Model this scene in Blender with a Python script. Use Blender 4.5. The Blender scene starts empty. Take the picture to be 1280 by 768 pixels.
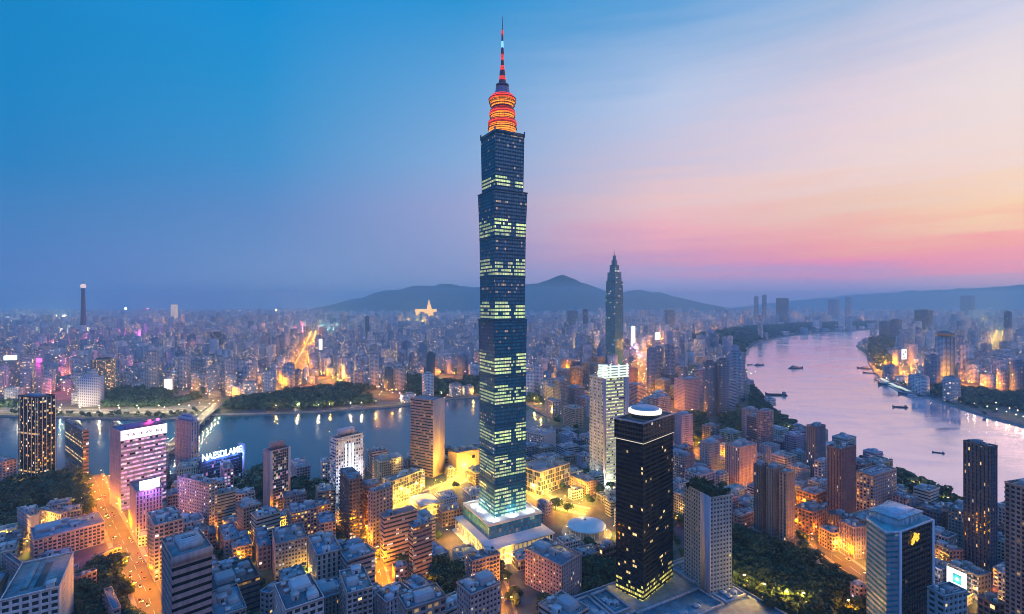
import bpy, bmesh, math, random
import numpy as np
from mathutils import Vector, geometry

rnd = random.Random(11)
npr = np.random.default_rng(5)
R = math.radians
SC = bpy.context.scene
COL = SC.collection

# ------------------------------------------------------------------ camera
CH, F, HY = 216.0, 620.0, 378.0          # camera height (m), focal length and horizon of the 1280 x 768 frame
cam_d = bpy.data.cameras.new('camera')
cam_d.sensor_width = 36.0
cam_d.lens = F / 1280.0 * 36.0
cam_d.shift_y = -(384.0 - HY) / 1280.0
cam_d.clip_start, cam_d.clip_end = 1.0, 60000.0
cam = bpy.data.objects.new('camera', cam_d)
COL.objects.link(cam)
cam.location = (0, 0, CH)
cam.rotation_euler = (R(90), 0, 0)
SC.camera = cam

# ------------------------------------------------------------------ render settings
SC.render.engine = 'CYCLES'
cy = SC.cycles
cy.max_bounces = 5
cy.diffuse_bounces = 2
cy.glossy_bounces = 2
cy.transmission_bounces = 1
cy.volume_bounces = 2
cy.transparent_max_bounces = 4
cy.caustics_reflective = False
cy.caustics_refractive = False
cy.sample_clamp_indirect = 4.0
cy.sample_clamp_direct = 0.0
cy.filter_width = 0.9
cy.use_denoising = True
cy.denoising_prefilter = 'ACCURATE'
cy.denoiser = 'OPENIMAGEDENOISE'
cy.use_adaptive_sampling = True
cy.adaptive_threshold = 0.012
cy.use_light_tree = True
SC.view_settings.view_transform = 'Standard'
SC.view_settings.look = 'None'
SC.view_settings.exposure = 0.0
SC.view_settings.gamma = 1.0
SC.view_settings.use_curve_mapping = False


def lin(r, g, b):
    return tuple(((c / 255) / 12.92 if c / 255 <= 0.04045 else ((c / 255 + 0.055) / 1.055) ** 2.4) for c in (r, g, b))


# ------------------------------------------------------------------ world: dusk sky, blue in the west of the frame, rose towards the sunset
SUN_AZ, SUN_EL = 52.0, 3.0
world = bpy.data.worlds.new('World')
SC.world = world
world.use_nodes = True
wt = world.node_tree
for n in list(wt.nodes):
    wt.nodes.remove(n)


def wn(kind, **kw):
    n = wt.nodes.new(kind)
    for k, v in kw.items():
        setattr(n, k, v)
    return n


def wmath(op, a, b=None):
    n = wn('ShaderNodeMath', operation=op)
    for i, v in enumerate((a, b)):
        if v is None:
            continue
        if isinstance(v, (int, float)):
            n.inputs[i].default_value = v
        else:
            wt.links.new(v, n.inputs[i])
    return n.outputs[0]


def wramp(fac, stops):
    n = wn('ShaderNodeValToRGB')
    e = n.color_ramp.elements
    while len(e) < len(stops):
        e.new(0.5)
    for k, (p, c) in enumerate(stops):
        e[k].position = p
        e[k].color = (*[q_ * (c[3] if len(c) > 3 else 1.0) for q_ in lin(*c[:3])], 1)
    wt.links.new(fac, n.inputs[0])
    return n.outputs[0]


def wmix(fac, a, b, mode='MIX'):
    n = wn('ShaderNodeMix', data_type='RGBA', blend_type=mode)
    if isinstance(fac, (int, float)):
        n.inputs[0].default_value = fac
    else:
        wt.links.new(fac, n.inputs[0])
    for i, v in ((6, a), (7, b)):
        if isinstance(v, tuple):
            n.inputs[i].default_value = v
        else:
            wt.links.new(v, n.inputs[i])
    return n.outputs[2]


tc = wn('ShaderNodeTexCoord')
sx = wn('ShaderNodeSeparateXYZ')
wt.links.new(tc.outputs['Generated'], sx.inputs[0])
az = wmath('ARCTAN2', sx.outputs[0], sx.outputs[1])
el = wmath('ARCSINE', sx.outputs[2])
el90 = wmath('MAXIMUM', wmath('DIVIDE', el, math.pi / 2), 0.0)
# thin streaks of cloud bend the height at which the colours change
mp = wn('ShaderNodeMapping')
mp.inputs['Scale'].default_value = (2.0, 2.0, 26.0)
wt.links.new(tc.outputs['Generated'], mp.inputs[0])
nz = wn('ShaderNodeTexNoise')
nz.inputs['Scale'].default_value = 1.6
nz.inputs['Detail'].default_value = 6.0
nz.inputs['Roughness'].default_value = 0.55
wt.links.new(mp.outputs[0], nz.inputs[0])
wob = wmath('MULTIPLY', wmath('SUBTRACT', nz.outputs[0], 0.5), 0.075)
elw = wmath('MAXIMUM', wmath('ADD', el90, wob), 0.0)


def deg(d):
    return d / 90.0


ZEN = [(deg(46), (46, 146, 232, 1.25)), (deg(90), (58, 146, 240, 1.7))]
SKIES = [   # azimuth in degrees from straight ahead, colours by height above the horizon
    (-45, [(0.0, (66, 120, 188)), (deg(3.1), (76, 127, 196)), (deg(7.6), (60, 131, 194)), (deg(11.5), (28, 131, 197)), (deg(17.5), (8, 135, 201)), (deg(23.2), (4, 135, 201))] + ZEN),
    (-27, [(0.0, (106, 150, 202)), (deg(2.3), (110, 150, 204)), (deg(8.8), (95, 142, 203)), (deg(14.3), (62, 148, 209)), (deg(21.7), (34, 148, 211)), (deg(28.4), (2, 145, 215))] + ZEN),
    (-6, [(0.0, (136, 160, 206)), (deg(3.5), (148, 162, 208)), (deg(10.7), (160, 168, 213)), (deg(16), (136, 176, 222)), (deg(24), (100, 166, 221)), (deg(31.2), (40, 150, 215))] + ZEN),
    (17, [(0.0, (160, 158, 208, 1.2)), (deg(1.6), (168, 160, 208, 1.15)), (deg(5.1), (230, 162, 196)), (deg(7.7), (255, 182, 192)), (deg(11.1), (248, 206, 203)), (deg(15.3), (214, 203, 223)), (deg(21.6), (190, 206, 236)), (deg(30), (100, 166, 221))] + ZEN),
    (34, [(0.0, (168, 150, 200, 1.25)), (deg(2.6), (190, 150, 195, 1.15)), (deg(4.2), (255, 142, 176, 1.06)), (deg(5.9), (255, 164, 156, 1.08)), (deg(8.9), (252, 206, 181)), (deg(12.6), (250, 221, 216)), (deg(17.6), (236, 216, 226)), (deg(26.7), (166, 191, 226))] + ZEN),
    (45, [(0.0, (164, 156, 204, 1.25)), (deg(1.8), (190, 158, 194, 1.2)), (deg(3.6), (255, 148, 174, 1.06)), (deg(5.7), (255, 164, 154, 1.08)), (deg(7.6), (255, 212, 166, 1.08)), (deg(11.5), (253, 226, 216)), (deg(17.5), (246, 230, 228)), (deg(23.2), (216, 216, 236)), (deg(36), (110, 160, 210))] + ZEN),
]


def wspan(v, lo, hi):
    n = wn('ShaderNodeMapRange')
    wt.links.new(v, n.inputs[0])
    n.inputs[1].default_value, n.inputs[2].default_value = lo, hi
    return n.outputs[0]


def wsmooth(v, lo, hi):
    n = wn('ShaderNodeMapRange', interpolation_type='SMOOTHSTEP')
    wt.links.new(v, n.inputs[0])
    n.inputs[1].default_value, n.inputs[2].default_value = lo, hi
    return n.outputs[0]


skyc = wramp(el90, SKIES[0][1])
for (a0, _), (a1, stops) in zip(SKIES, SKIES[1:]):
    skyc = wmix(wspan(az, R(a0), R(a1)), skyc, wramp(elw if a1 > 10 else el90, stops))
back = wsmooth(wmath('ABSOLUTE', az), R(75), R(150))
behind = wramp(el90, [(0.0, (104, 116, 172)), (deg(8), (190, 152, 184)), (deg(20), (164, 172, 230, 1.1)), (deg(36), (84, 154, 238, 1.4)), (deg(90), (58, 146, 240, 1.7))])
skyc = wmix(back, skyc, behind)
nish = wn('ShaderNodeTexSky', sky_type='NISHITA')
nish.sun_disc = False
nish.sun_elevation = R(SUN_EL)
nish.sun_rotation = R(SUN_AZ)
bg1 = wn('ShaderNodeBackground')
wt.links.new(skyc, bg1.inputs[0])
bg1.inputs[1].default_value = 0.96
bg2 = wn('ShaderNodeBackground')
wt.links.new(nish.outputs[0], bg2.inputs[0])
bg2.inputs[1].default_value = 0.006
add = wn('ShaderNodeAddShader')
wt.links.new(bg1.outputs[0], add.inputs[0])
wt.links.new(bg2.outputs[0], add.inputs[1])
wo = wn('ShaderNodeOutputWorld')
wt.links.new(add.outputs[0], wo.inputs[0])
world.cycles.sampling_method = 'MANUAL'
world.cycles.sample_map_resolution = 512

# ------------------------------------------------------------------ the last of the sun, low behind the right bank
sun_d = bpy.data.lights.new('sun', 'SUN')
sun_d.energy = 0.25
sun_d.angle = R(20)
sun_d.color = (1.0, 0.62, 0.55)
sun = bpy.data.objects.new('sun', sun_d)
COL.objects.link(sun)
sv = Vector((math.sin(R(SUN_AZ)) * math.cos(R(SUN_EL)), math.cos(R(SUN_AZ)) * math.cos(R(SUN_EL)), math.sin(R(SUN_EL))))
sun.rotation_euler = sv.to_track_quat('Z', 'Y').to_euler()


# ------------------------------------------------------------------ materials
def newmat(name):
    m = bpy.data.materials.new(name)
    m.use_nodes = True
    nt = m.node_tree
    b = nt.nodes['Principled BSDF']
    return m, nt, b


def nadd(nt, kind, **kw):
    n = nt.nodes.new(kind)
    for k, v in kw.items():
        setattr(n, k, v)
    return n


def mat_plain(name, col, rough=0.7, metal=0.0, noise=0.25, scale=0.2, emit=None, estr=0.0):
    m, nt, b = newmat(name)
    b.inputs['Roughness'].default_value = rough
    b.inputs['Metallic'].default_value = metal
    if noise:
        t = nadd(nt, 'ShaderNodeTexCoord')
        nzn = nadd(nt, 'ShaderNodeTexNoise')
        nzn.inputs['Scale'].default_value = scale
        nzn.inputs['Detail'].default_value = 5
        nt.links.new(t.outputs['Object'], nzn.inputs[0])
        r = nadd(nt, 'ShaderNodeValToRGB')
        r.color_ramp.elements[0].position, r.color_ramp.elements[1].position = 0.3, 0.7
        r.color_ramp.elements[0].color = tuple(c * (1 - noise) for c in col) + (1,)
        r.color_ramp.elements[1].color = tuple(min(1, c * (1 + noise)) for c in col) + (1,)
        nt.links.new(nzn.outputs[0], r.inputs[0])
        nt.links.new(r.outputs[0], b.inputs['Base Color'])
    else:
        b.inputs['Base Color'].default_value = (*col, 1)
    if emit:
        b.inputs['Emission Color'].default_value = (*emit, 1)
        b.inputs['Emission Strength'].default_value = estr
    return m


def mat_objcol(name, rough=0.75, streak=True, spec=0.35):
    """Painted or clad surface: the object's own colour, with dirt and rain streaks."""
    m, nt, b = newmat(name)
    b.inputs['Roughness'].default_value = rough
    b.inputs['Specular IOR Level'].default_value = spec
    oi = nadd(nt, 'ShaderNodeObjectInfo')
    t = nadd(nt, 'ShaderNodeTexCoord')
    mpn = nadd(nt, 'ShaderNodeMapping')
    mpn.inputs['Scale'].default_value = (0.5, 0.5, 0.05) if streak else (0.22, 0.22, 0.22)
    nt.links.new(t.outputs['Object'], mpn.inputs[0])
    n1 = nadd(nt, 'ShaderNodeTexNoise')
    n1.inputs['Scale'].default_value = 1.0
    n1.inputs['Detail'].default_value = 6
    n1.inputs['Roughness'].default_value = 0.65
    nt.links.new(mpn.outputs[0], n1.inputs[0])
    mr = nadd(nt, 'ShaderNodeMapRange')
    mr.inputs[1].default_value, mr.inputs[2].default_value = 0.3, 0.7
    mr.inputs[3].default_value, mr.inputs[4].default_value = (0.66, 1.18) if streak else (0.5, 1.35)
    nt.links.new(n1.outputs[0], mr.inputs[0])
    mx = nadd(nt, 'ShaderNodeMix', data_type='RGBA', blend_type='MULTIPLY')
    mx.inputs[0].default_value = 1.0
    nt.links.new(oi.outputs['Color'], mx.inputs[6])
    nt.links.new(mr.outputs[0], mx.inputs[7])
    nt.links.new(mx.outputs[2], b.inputs['Base Color'])
    return m


def mat_glazing(name, base=(0.03, 0.045, 0.06), rough=0.12, ior=1.5):
    """Window glass; a lit room behind it glows in the colour stored per pane."""
    m, nt, b = newmat(name)
    b.inputs['Roughness'].default_value = rough
    b.inputs['IOR'].default_value = ior
    ge = nadd(nt, 'ShaderNodeNewGeometry')          # every pane sits a hair out of true and differs a little in tint
    mr = nadd(nt, 'ShaderNodeMapRange')
    mr.inputs[3].default_value, mr.inputs[4].default_value = 0.7, 1.3
    nt.links.new(ge.outputs['Random Per Island'], mr.inputs[0])
    mx = nadd(nt, 'ShaderNodeMix', data_type='RGBA', blend_type='MULTIPLY')
    mx.inputs[0].default_value = 1.0
    mx.inputs[6].default_value = (*base, 1)
    nt.links.new(mr.outputs[0], mx.inputs[7])
    nt.links.new(mx.outputs[2], b.inputs['Base Color'])
    wz = nadd(nt, 'ShaderNodeTexWhiteNoise', noise_dimensions='1D')
    nt.links.new(ge.outputs['Random Per Island'], wz.inputs['W'])
    v1 = nadd(nt, 'ShaderNodeVectorMath', operation='MULTIPLY_ADD')
    nt.links.new(wz.outputs['Color'], v1.inputs[0])
    v1.inputs[1].default_value, v1.inputs[2].default_value = (.07, .07, .07), (-.035, -.035, -.035)
    v2 = nadd(nt, 'ShaderNodeVectorMath', operation='ADD')
    nt.links.new(v1.outputs[0], v2.inputs[0])
    nt.links.new(ge.outputs['Normal'], v2.inputs[1])
    v3 = nadd(nt, 'ShaderNodeVectorMath', operation='NORMALIZE')
    nt.links.new(v2.outputs[0], v3.inputs[0])
    nt.links.new(v3.outputs[0], b.inputs['Normal'])
    a = nadd(nt, 'ShaderNodeAttribute', attribute_name='lit')
    nt.links.new(a.outputs['Color'], b.inputs['Emission Color'])
    b.inputs['Emission Strength'].default_value = 1.0
    m.cycles.emission_sampling = 'NONE'
    return m


def mat_emit(name, col, strength, sample=False):
    m, nt, b = newmat(name)
    b.inputs['Base Color'].default_value = (*[c * 0.5 for c in col], 1)
    b.inputs['Emission Color'].default_value = (*col, 1)
    b.inputs['Emission Strength'].default_value = strength
    m.cycles.emission_sampling = 'AUTO' if sample else 'NONE'
    return m


def mat_far(name):
    """Far blocks: colour per block, rows of windows a pixel or less across, a few of them lit."""
    m, nt, b = newmat(name)
    L = nt.links.new
    b.inputs['Roughness'].default_value = 0.6
    uv = nadd(nt, 'ShaderNodeAttribute', attribute_name='facade')      # metres along, metres up, block number
    sp = nadd(nt, 'ShaderNodeSeparateXYZ')
    L(uv.outputs['Vector'], sp.inputs[0])

    def mth(op, a, b_=None):
        n = nadd(nt, 'ShaderNodeMath', operation=op)
        for i, v in enumerate((a, b_)):
            if v is None:
                continue
            if isinstance(v, (int, float)):
                n.inputs[i].default_value = v
            else:
                L(v, n.inputs[i])
        return n.outputs[0]
    u, v = mth('DIVIDE', sp.outputs[0], 3.4), mth('DIVIDE', sp.outputs[1], 3.3)
    fu, fv = mth('FRACT', u), mth('FRACT', v)
    inu = mth('MULTIPLY', mth('GREATER_THAN', fu, 0.22), mth('LESS_THAN', fu, 0.8))
    inv = mth('MULTIPLY', mth('GREATER_THAN', fv, 0.3), mth('LESS_THAN', fv, 0.82))
    isw = mth('MULTIPLY', mth('MULTIPLY', inu, inv), mth('GREATER_THAN', sp.outputs[0], 0.0))
    cb = nadd(nt, 'ShaderNodeCombineXYZ')
    L(mth('FLOOR', u), cb.inputs[0])
    L(mth('FLOOR', v), cb.inputs[1])
    L(sp.outputs[2], cb.inputs[2])
    wnz = nadd(nt, 'ShaderNodeTexWhiteNoise', noise_dimensions='3D')
    L(cb.outputs[0], wnz.inputs['Vector'])
    spn = nadd(nt, 'ShaderNodeSeparateColor')
    L(wnz.outputs['Color'], spn.inputs[0])
    ca = nadd(nt, 'ShaderNodeAttribute', attribute_name='tint')
    lit = mth('MULTIPLY', mth('LESS_THAN', wnz.outputs['Value'], ca.outputs['Alpha']), isw)
    mx = nadd(nt, 'ShaderNodeMix', data_type='RGBA')
    L(isw, mx.inputs[0])
    L(ca.outputs['Color'], mx.inputs[6])
    mx.inputs[7].default_value = (0.035, 0.045, 0.06, 1)
    L(mx.outputs[2], b.inputs['Base Color'])
    rp = nadd(nt, 'ShaderNodeValToRGB')
    rp.color_ramp.interpolation = 'CONSTANT'
    e = rp.color_ramp.elements
    e[0].color = (1.0, 0.55, 0.2, 1)
    e[1].position, e[1].color = 0.45, (1.0, 0.78, 0.45, 1)
    e2 = e.new(0.72)
    e2.color = (0.9, 0.95, 1.0, 1)
    e3 = e.new(0.93)
    e3.color = (1.0, 0.3, 0.5, 1)
    L(spn.outputs[0], rp.inputs[0])
    L(rp.outputs[0], b.inputs['Emission Color'])
    L(mth('MULTIPLY', lit, mth('ADD', mth('MULTIPLY', mth('POWER', spn.outputs[1], 3.0), 7.0), 0.8)), b.inputs['Emission Strength'])
    m.cycles.emission_sampling = 'NONE'
    return m


M = {}
M['wall'] = mat_objcol('painted_wall')
M['roof'] = mat_objcol('roof_felt', rough=0.6, streak=False, spec=0.5)
M['metal'] = mat_objcol('cladding_metal', rough=0.4, streak=True, spec=0.6)
M['glass'] = mat_glazing('window_glass')
M['dark_glass'] = mat_glazing('dark_curtain_glass', base=(0.008, 0.012, 0.018), rough=0.1, ior=1.6)
M['blue_glass'] = mat_glazing('blue_curtain_glass', base=(0.035, 0.24, 0.34), rough=0.12, ior=1.75)
M['far'] = mat_far('far_facades')
M['white_light'] = mat_emit('white_light', (1.0, 0.96, 0.88), 3.0)
M['pink_light'] = mat_emit('pink_light', (1.0, 0.5, 0.75), 0.8)
M['orange_light'] = mat_emit('orange_light', (1.0, 0.45, 0.1), 5.0)
M['lamp_glow'] = mat_emit('lamp_glow', (1.0, 0.62, 0.22), 9.0)
M['lamp_white'] = mat_emit('lamp_white', (1.0, 0.9, 0.62), 9.0)
M['red_light'] = mat_emit('red_light', (1.0, 0.05, 0.12), 5.0)
M['magenta_light'] = mat_emit('magenta_light', (1.0, 0.08, 0.5), 6.0)
M['steel'] = mat_plain('galvanised_steel', (0.25, 0.26, 0.27), rough=0.5, metal=0.6)
M['concrete'] = mat_plain('concrete', (0.3, 0.29, 0.28), rough=0.85, noise=0.3, scale=0.1)
M['white_stone'] = mat_plain('white_stone', (0.6, 0.6, 0.6), rough=0.7, noise=0.12, scale=0.1)
M['asphalt'] = mat_plain('asphalt', (0.06, 0.058, 0.056), rough=0.75, noise=0.4, scale=0.06)
M['paving'] = mat_plain('paving', (0.22, 0.2, 0.18), rough=0.85, noise=0.35, scale=0.12)
M['paint'] = mat_plain('road_paint', (0.75, 0.75, 0.72), rough=0.6, noise=0.2, scale=0.8)
M['bark'] = mat_plain('bark', (0.08, 0.06, 0.045), rough=0.9, noise=0.3, scale=1.5)
M['hull'] = mat_plain('boat_hull', (0.05, 0.06, 0.09), rough=0.5)


# ------------------------------------------------------------------ helpers
def G(px, py, z=0.0):
    """The point at height z seen at (px, py) of the 1280 x 768 photograph."""
    Y = F * (CH - z) / (py - HY)
    return ((px - 640.0) / F * Y, Y)


def pxof(X, Y, Z=0.0):
    return 640 + F * X / Y, HY + F * (CH - Z) / Y


def inside(x, y, poly):
    c = False
    j = len(poly) - 1
    for i in range(len(poly)):
        xi, yi = poly[i]
        xj, yj = poly[j]
        if (yi > y) != (yj > y) and x < (xj - xi) * (y - yi) / (yj - yi) + xi:
            c = not c
        j = i
    return c


def segdist(x, y, line):
    best = 1e9
    for (x0, y0), (x1, y1) in zip(line, line[1:]):
        dx, dy = x1 - x0, y1 - y0
        t = max(0, min(1, ((x - x0) * dx + (y - y0) * dy) / (dx * dx + dy * dy + 1e-9)))
        best = min(best, math.hypot(x - x0 - t * dx, y - y0 - t * dy))
    return best


class MB:
    """Collects quads (and their material, emitted colour, facade coordinate and tint) for ONE mesh object."""

    def __init__(self):
        self.v, self.f, self.m, self.lit, self.n = [], [], [], [], 0
        self.uv, self.tint = [], []

    def quads(self, verts, faces, mat=0, lit=None, uv=None, tint=None):
        verts = np.asarray(verts, float).reshape(-1, 3)
        faces = np.asarray(faces, int).reshape(-1, 4)
        self.v.append(verts)
        self.f.append(faces + self.n)
        self.n += len(verts)
        k = len(faces)
        self.m.append(np.full(k, mat, int))
        self.lit.append(np.zeros((k, 4)) if lit is None else np.asarray(lit, float).reshape(k, 4))
        if uv is not None:
            self.uv.append(np.asarray(uv, float).reshape(k * 4, 3))
        if tint is not None:
            self.tint.append(np.broadcast_to(np.asarray(tint, float), (k, 4)))

    def quad(self, a, b, c, d, mat=0):
        self.quads([a, b, c, d], [[0, 1, 2, 3]], mat)

    def box(self, x0, x1, y0, y1, z0, z1, mat=0, bottom=False):
        v = [(x0, y0, z0), (x1, y0, z0), (x1, y1, z0), (x0, y1, z0), (x0, y0, z1), (x1, y0, z1), (x1, y1, z1), (x0, y1, z1)]
        f = [(0, 1, 5, 4), (1, 2, 6, 5), (2, 3, 7, 6), (3, 0, 4, 7), (4, 5, 6, 7)]
        if bottom:
            f.append((3, 2, 1, 0))
        self.quads(v, f, mat)

    def prism(self, poly, z0, z1, mat=0, cap_mat=None):
        """Upright prism over a convex polygon."""
        n = len(poly)
        v = [(x, y, z0) for x, y in poly] + [(x, y, z1) for x, y in poly]
        self.quads(v, [(i, (i + 1) % n, n + (i + 1) % n, n + i) for i in range(n)], mat)
        cx, cyy = sum(p[0] for p in poly) / n, sum(p[1] for p in poly) / n
        vv = [(x, y, z1) for x, y in poly] + [(cx, cyy, z1)]
        for i in range(0, n - 1, 2):
            self.quads([vv[i], vv[i + 1], vv[(i + 2) % n], vv[n]], [[0, 1, 2, 3]], mat if cap_mat is None else cap_mat)
        if n % 2:
            a, b, c = vv[n - 1], vv[0], vv[n]
            mid = tuple((a[k] + b[k]) / 2 for k in range(3))
            self.quads([a, mid, b, c], [[0, 1, 2, 3]], mat if cap_mat is None else cap_mat)

    def lathe(self, prof, seg=20, cx=0.0, cy_=0.0, mats=None):
        """Surface of revolution of (radius, z) pairs about the upright axis."""
        a = np.arange(seg) * 2 * math.pi / seg
        rings = [np.stack([cx + max(r, 1e-3) * np.cos(a), cy_ + max(r, 1e-3) * np.sin(a), np.full(seg, z)], 1) for r, z in prof]
        v = np.concatenate(rings)
        for k in range(len(prof) - 1):
            i = np.arange(seg)
            j = (i + 1) % seg
            f = np.stack([k * seg + i, k * seg + j, (k + 1) * seg + j, (k + 1) * seg + i], 1)
            self.quads(v, f, mats[k] if mats else 0)

    def tube(self, pts, r, seg=6, mat=0):
        pts = [Vector(p) for p in pts]
        rs = r if isinstance(r, (list, tuple)) else [r] * len(pts)
        rings = []
        for i, p in enumerate(pts):
            d = (pts[min(i + 1, len(pts) - 1)] - pts[max(i - 1, 0)]).normalized()
            up = Vector((0, 0, 1)) if abs(d.z) < 0.9 else Vector((1, 0, 0))
            s = d.cross(up).normalized()
            t = s.cross(d)
            rings.append([tuple(p + (s * math.cos(k * 2 * math.pi / seg) + t * math.sin(k * 2 * math.pi / seg)) * rs[i]) for k in range(seg)])
        v = [q for ring in rings for q in ring]
        f = [(i * seg + k, i * seg + (k + 1) % seg, (i + 1) * seg + (k + 1) % seg, (i + 1) * seg + k) for i in range(len(pts) - 1) for k in range(seg)]
        self.quads(v, f, mat)

    def mesh(self, name, mats):
        me = bpy.data.meshes.new(name)
        v, f, m = np.concatenate(self.v), np.concatenate(self.f), np.concatenate(self.m)
        me.vertices.add(len(v))
        me.vertices.foreach_set('co', v.astype(np.float32).ravel())
        me.loops.add(len(f) * 4)
        me.loops.foreach_set('vertex_index', f.astype(np.int32).ravel())
        me.polygons.add(len(f))
        me.polygons.foreach_set('loop_start', (np.arange(len(f)) * 4).astype(np.int32))
        me.polygons.foreach_set('material_index', m.astype(np.int32))
        for mt in mats:
            me.materials.append(mt)
        lit = np.concatenate(self.lit)
        if lit.any() or any(mt.name.endswith('glass') for mt in mats):
            a = me.attributes.new('lit', 'FLOAT_COLOR', 'FACE')
            a.data.foreach_set('color', lit.astype(np.float32).ravel())
        if self.uv:
            a = me.attributes.new('facade', 'FLOAT_VECTOR', 'CORNER')
            a.data.foreach_set('vector', np.concatenate(self.uv).astype(np.float32).ravel())
            a = me.attributes.new('tint', 'FLOAT_COLOR', 'FACE')
            a.data.foreach_set('color', np.concatenate(self.tint).astype(np.float32).ravel())
        me.update(calc_edges=True)
        return me

    def build(self, name, mats, parent=None, color=None, loc=None):
        if not isinstance(mats, (list, tuple)):
            mats = [mats]
        o = bpy.data.objects.new(name, self.mesh(name, mats))
        COL.objects.link(o)
        if parent is not None:
            o.parent = parent
        if color is not None:
            o.color = (*color, 1)
        if loc is not None:
            o.location = loc
        return o


def tag(o, label=None, cat=None, group=None, kind=None):
    if label:
        o['label'] = label
    if cat:
        o['category'] = cat
    if group:
        o['group'] = group
    if kind:
        o['kind'] = kind
    return o


def thing(name, label, cat, loc=(0, 0, 0), rz=0.0, group=None):
    o = bpy.data.objects.new(name, None)
    o.empty_display_size = 0.1
    COL.objects.link(o)
    o.location = loc
    o.rotation_euler = (0, 0, rz)
    return tag(o, label, cat, group)


def copy_tree(o, parent=None):
    c = o.copy()
    COL.objects.link(c)
    c.parent = parent
    for ch in KIDS.get(o.name, ()):
        copy_tree(ch, c)
    return c


KIDS = {}


def note_kids(o):
    KIDS[o.name] = list(o.children)
    for ch in o.children:
        note_kids(ch)


# ------------------------------------------------------------------ facades
WARM, AMBER, WHITE, LIME, PINK = (1.0, 0.62, 0.25), (1.0, 0.5, 0.12), (1.0, 0.92, 0.78), (0.78, 0.92, 0.36), (1.0, 0.45, 0.7)
STYLES = {   # floor height, bay width, margins left right bottom top, depth of the reveal
    'punch': (3.3, 3.3, .22, .22, .30, .18, .35),
    'grid': (3.8, 3.8, .16, .16, .22, .16, .7),
    'band': (3.7, 2.6, .0, .0, .46, .10, .45),
    'pier': (3.5, 2.5, .28, .28, .10, .10, .6),
    'curtain': (3.7, 2.2, .04, .04, .10, .04, .12),
    'balcony': (3.1, 3.0, .16, .16, .26, .16, .35),
    'shop': (4.2, 3.6, .10, .10, .18, .16, .4),
}


def panel(w, g, p00, p10, p11, p01, style, lit=None, fh=None, bw=None):
    """One wall face: frame and reveals into w, panes into g. lit(rows, cols) gives a rows x cols x 3 array of glow."""
    sfh, sbw, l, r, b, t, dep = STYLES[style]
    fh, bw = fh or sfh, bw or sbw
    p00, p10, p11, p01 = (np.array(p, float) for p in (p00, p10, p11, p01))
    rows = max(1, int(round(np.linalg.norm(p01 - p00) / fh)))
    cols = max(1, int(round(np.linalg.norm(p10 - p00) / bw)))
    nrm = np.cross(p10 - p00, p01 - p00)
    nrm /= np.linalg.norm(nrm)

    def pt(u, v):
        u, v = u[..., None], v[..., None]
        return (1 - u) * (1 - v) * p00 + u * (1 - v) * p10 + u * v * p11 + (1 - u) * v * p01
    i, j = np.meshgrid(np.arange(rows), np.arange(cols), indexing='ij')
    i, j = i.ravel(), j.ravel()
    n = len(i)
    cells = lit(rows, cols).reshape(n, 3) if lit is not None else np.zeros((n, 3))
    gl = np.concatenate([cells, np.ones((n, 1))], 1)
    u0, u1 = (j + l) / cols, (j + 1 - r) / cols
    v0, v1 = (i + b) / rows, (i + 1 - t) / rows
    inn = [pt(u0, v0), pt(u1, v0), pt(u1, v1), pt(u0, v1)]
    rec = [q - nrm * dep for q in inn]
    g.quads(np.stack(rec, 1).reshape(-1, 3), np.arange(n * 4).reshape(n, 4), 0, gl)
    if l == 0 and r == 0:        # ribbons: spandrels run the whole width
        k = np.arange(rows)
        z, o = np.zeros(rows), np.ones(rows)
        a0, a1 = k / rows, (k + b) / rows
        c0, c1 = (k + 1 - t) / rows, (k + 1) / rows
        for va, vb in ((a0, a1), (c0, c1)):
            q = np.stack([pt(z, va), pt(o, va), pt(o, vb), pt(z, vb)], 1)
            w.quads(q.reshape(-1, 3), np.arange(rows * 4).reshape(rows, 4))
        for va in (a1, c0):
            q = np.stack([pt(z, va), pt(o, va), pt(o, va) - nrm * dep, pt(z, va) - nrm * dep], 1)
            w.quads(q.reshape(-1, 3), np.arange(rows * 4).reshape(rows, 4))
        return
    U0, U1, V0, V1 = j / cols, (j + 1) / cols, i / rows, (i + 1) / rows
    out = [pt(U0, V0), pt(U1, V0), pt(U1, V1), pt(U0, V1)]
    vs = np.stack(out + inn + rec, 1).reshape(-1, 3)
    base = (np.arange(n) * 12)[:, None]
    pat = np.array([(0, 1, 5, 4), (1, 2, 6, 5), (2, 3, 7, 6), (3, 0, 4, 7), (4, 5, 9, 8), (5, 6, 10, 9), (6, 7, 11, 10), (7, 4, 8, 11)])
    w.quads(vs, (base[:, None, :] + pat[None]).reshape(-1, 4))
    if style == 'balcony' and cols > 1:
        sel = ((j + rows) % 4 < 2) & (i > 0)
        k = int(sel.sum())
        if k:
            ua, ub = (j[sel] + .06) / cols, (j[sel] + .94) / cols
            va, vb = (i[sel] + .02) / rows, (i[sel] + .30) / rows
            a_, b_, c_, d_ = pt(ua, va), pt(ub, va), pt(ub, vb), pt(ua, vb)
            o_ = nrm * 1.15
            vs = np.stack([a_, b_, b_ + o_, a_ + o_, d_, c_, c_ + o_, d_ + o_], 1).reshape(-1, 3)
            base = (np.arange(k) * 8)[:, None]
            pat = np.array([(0, 1, 2, 3), (3, 2, 6, 7), (0, 3, 7, 4), (2, 1, 5, 6)])
            w.quads(vs, (base[:, None, :] + pat[None]).reshape(-1, 4))


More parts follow.
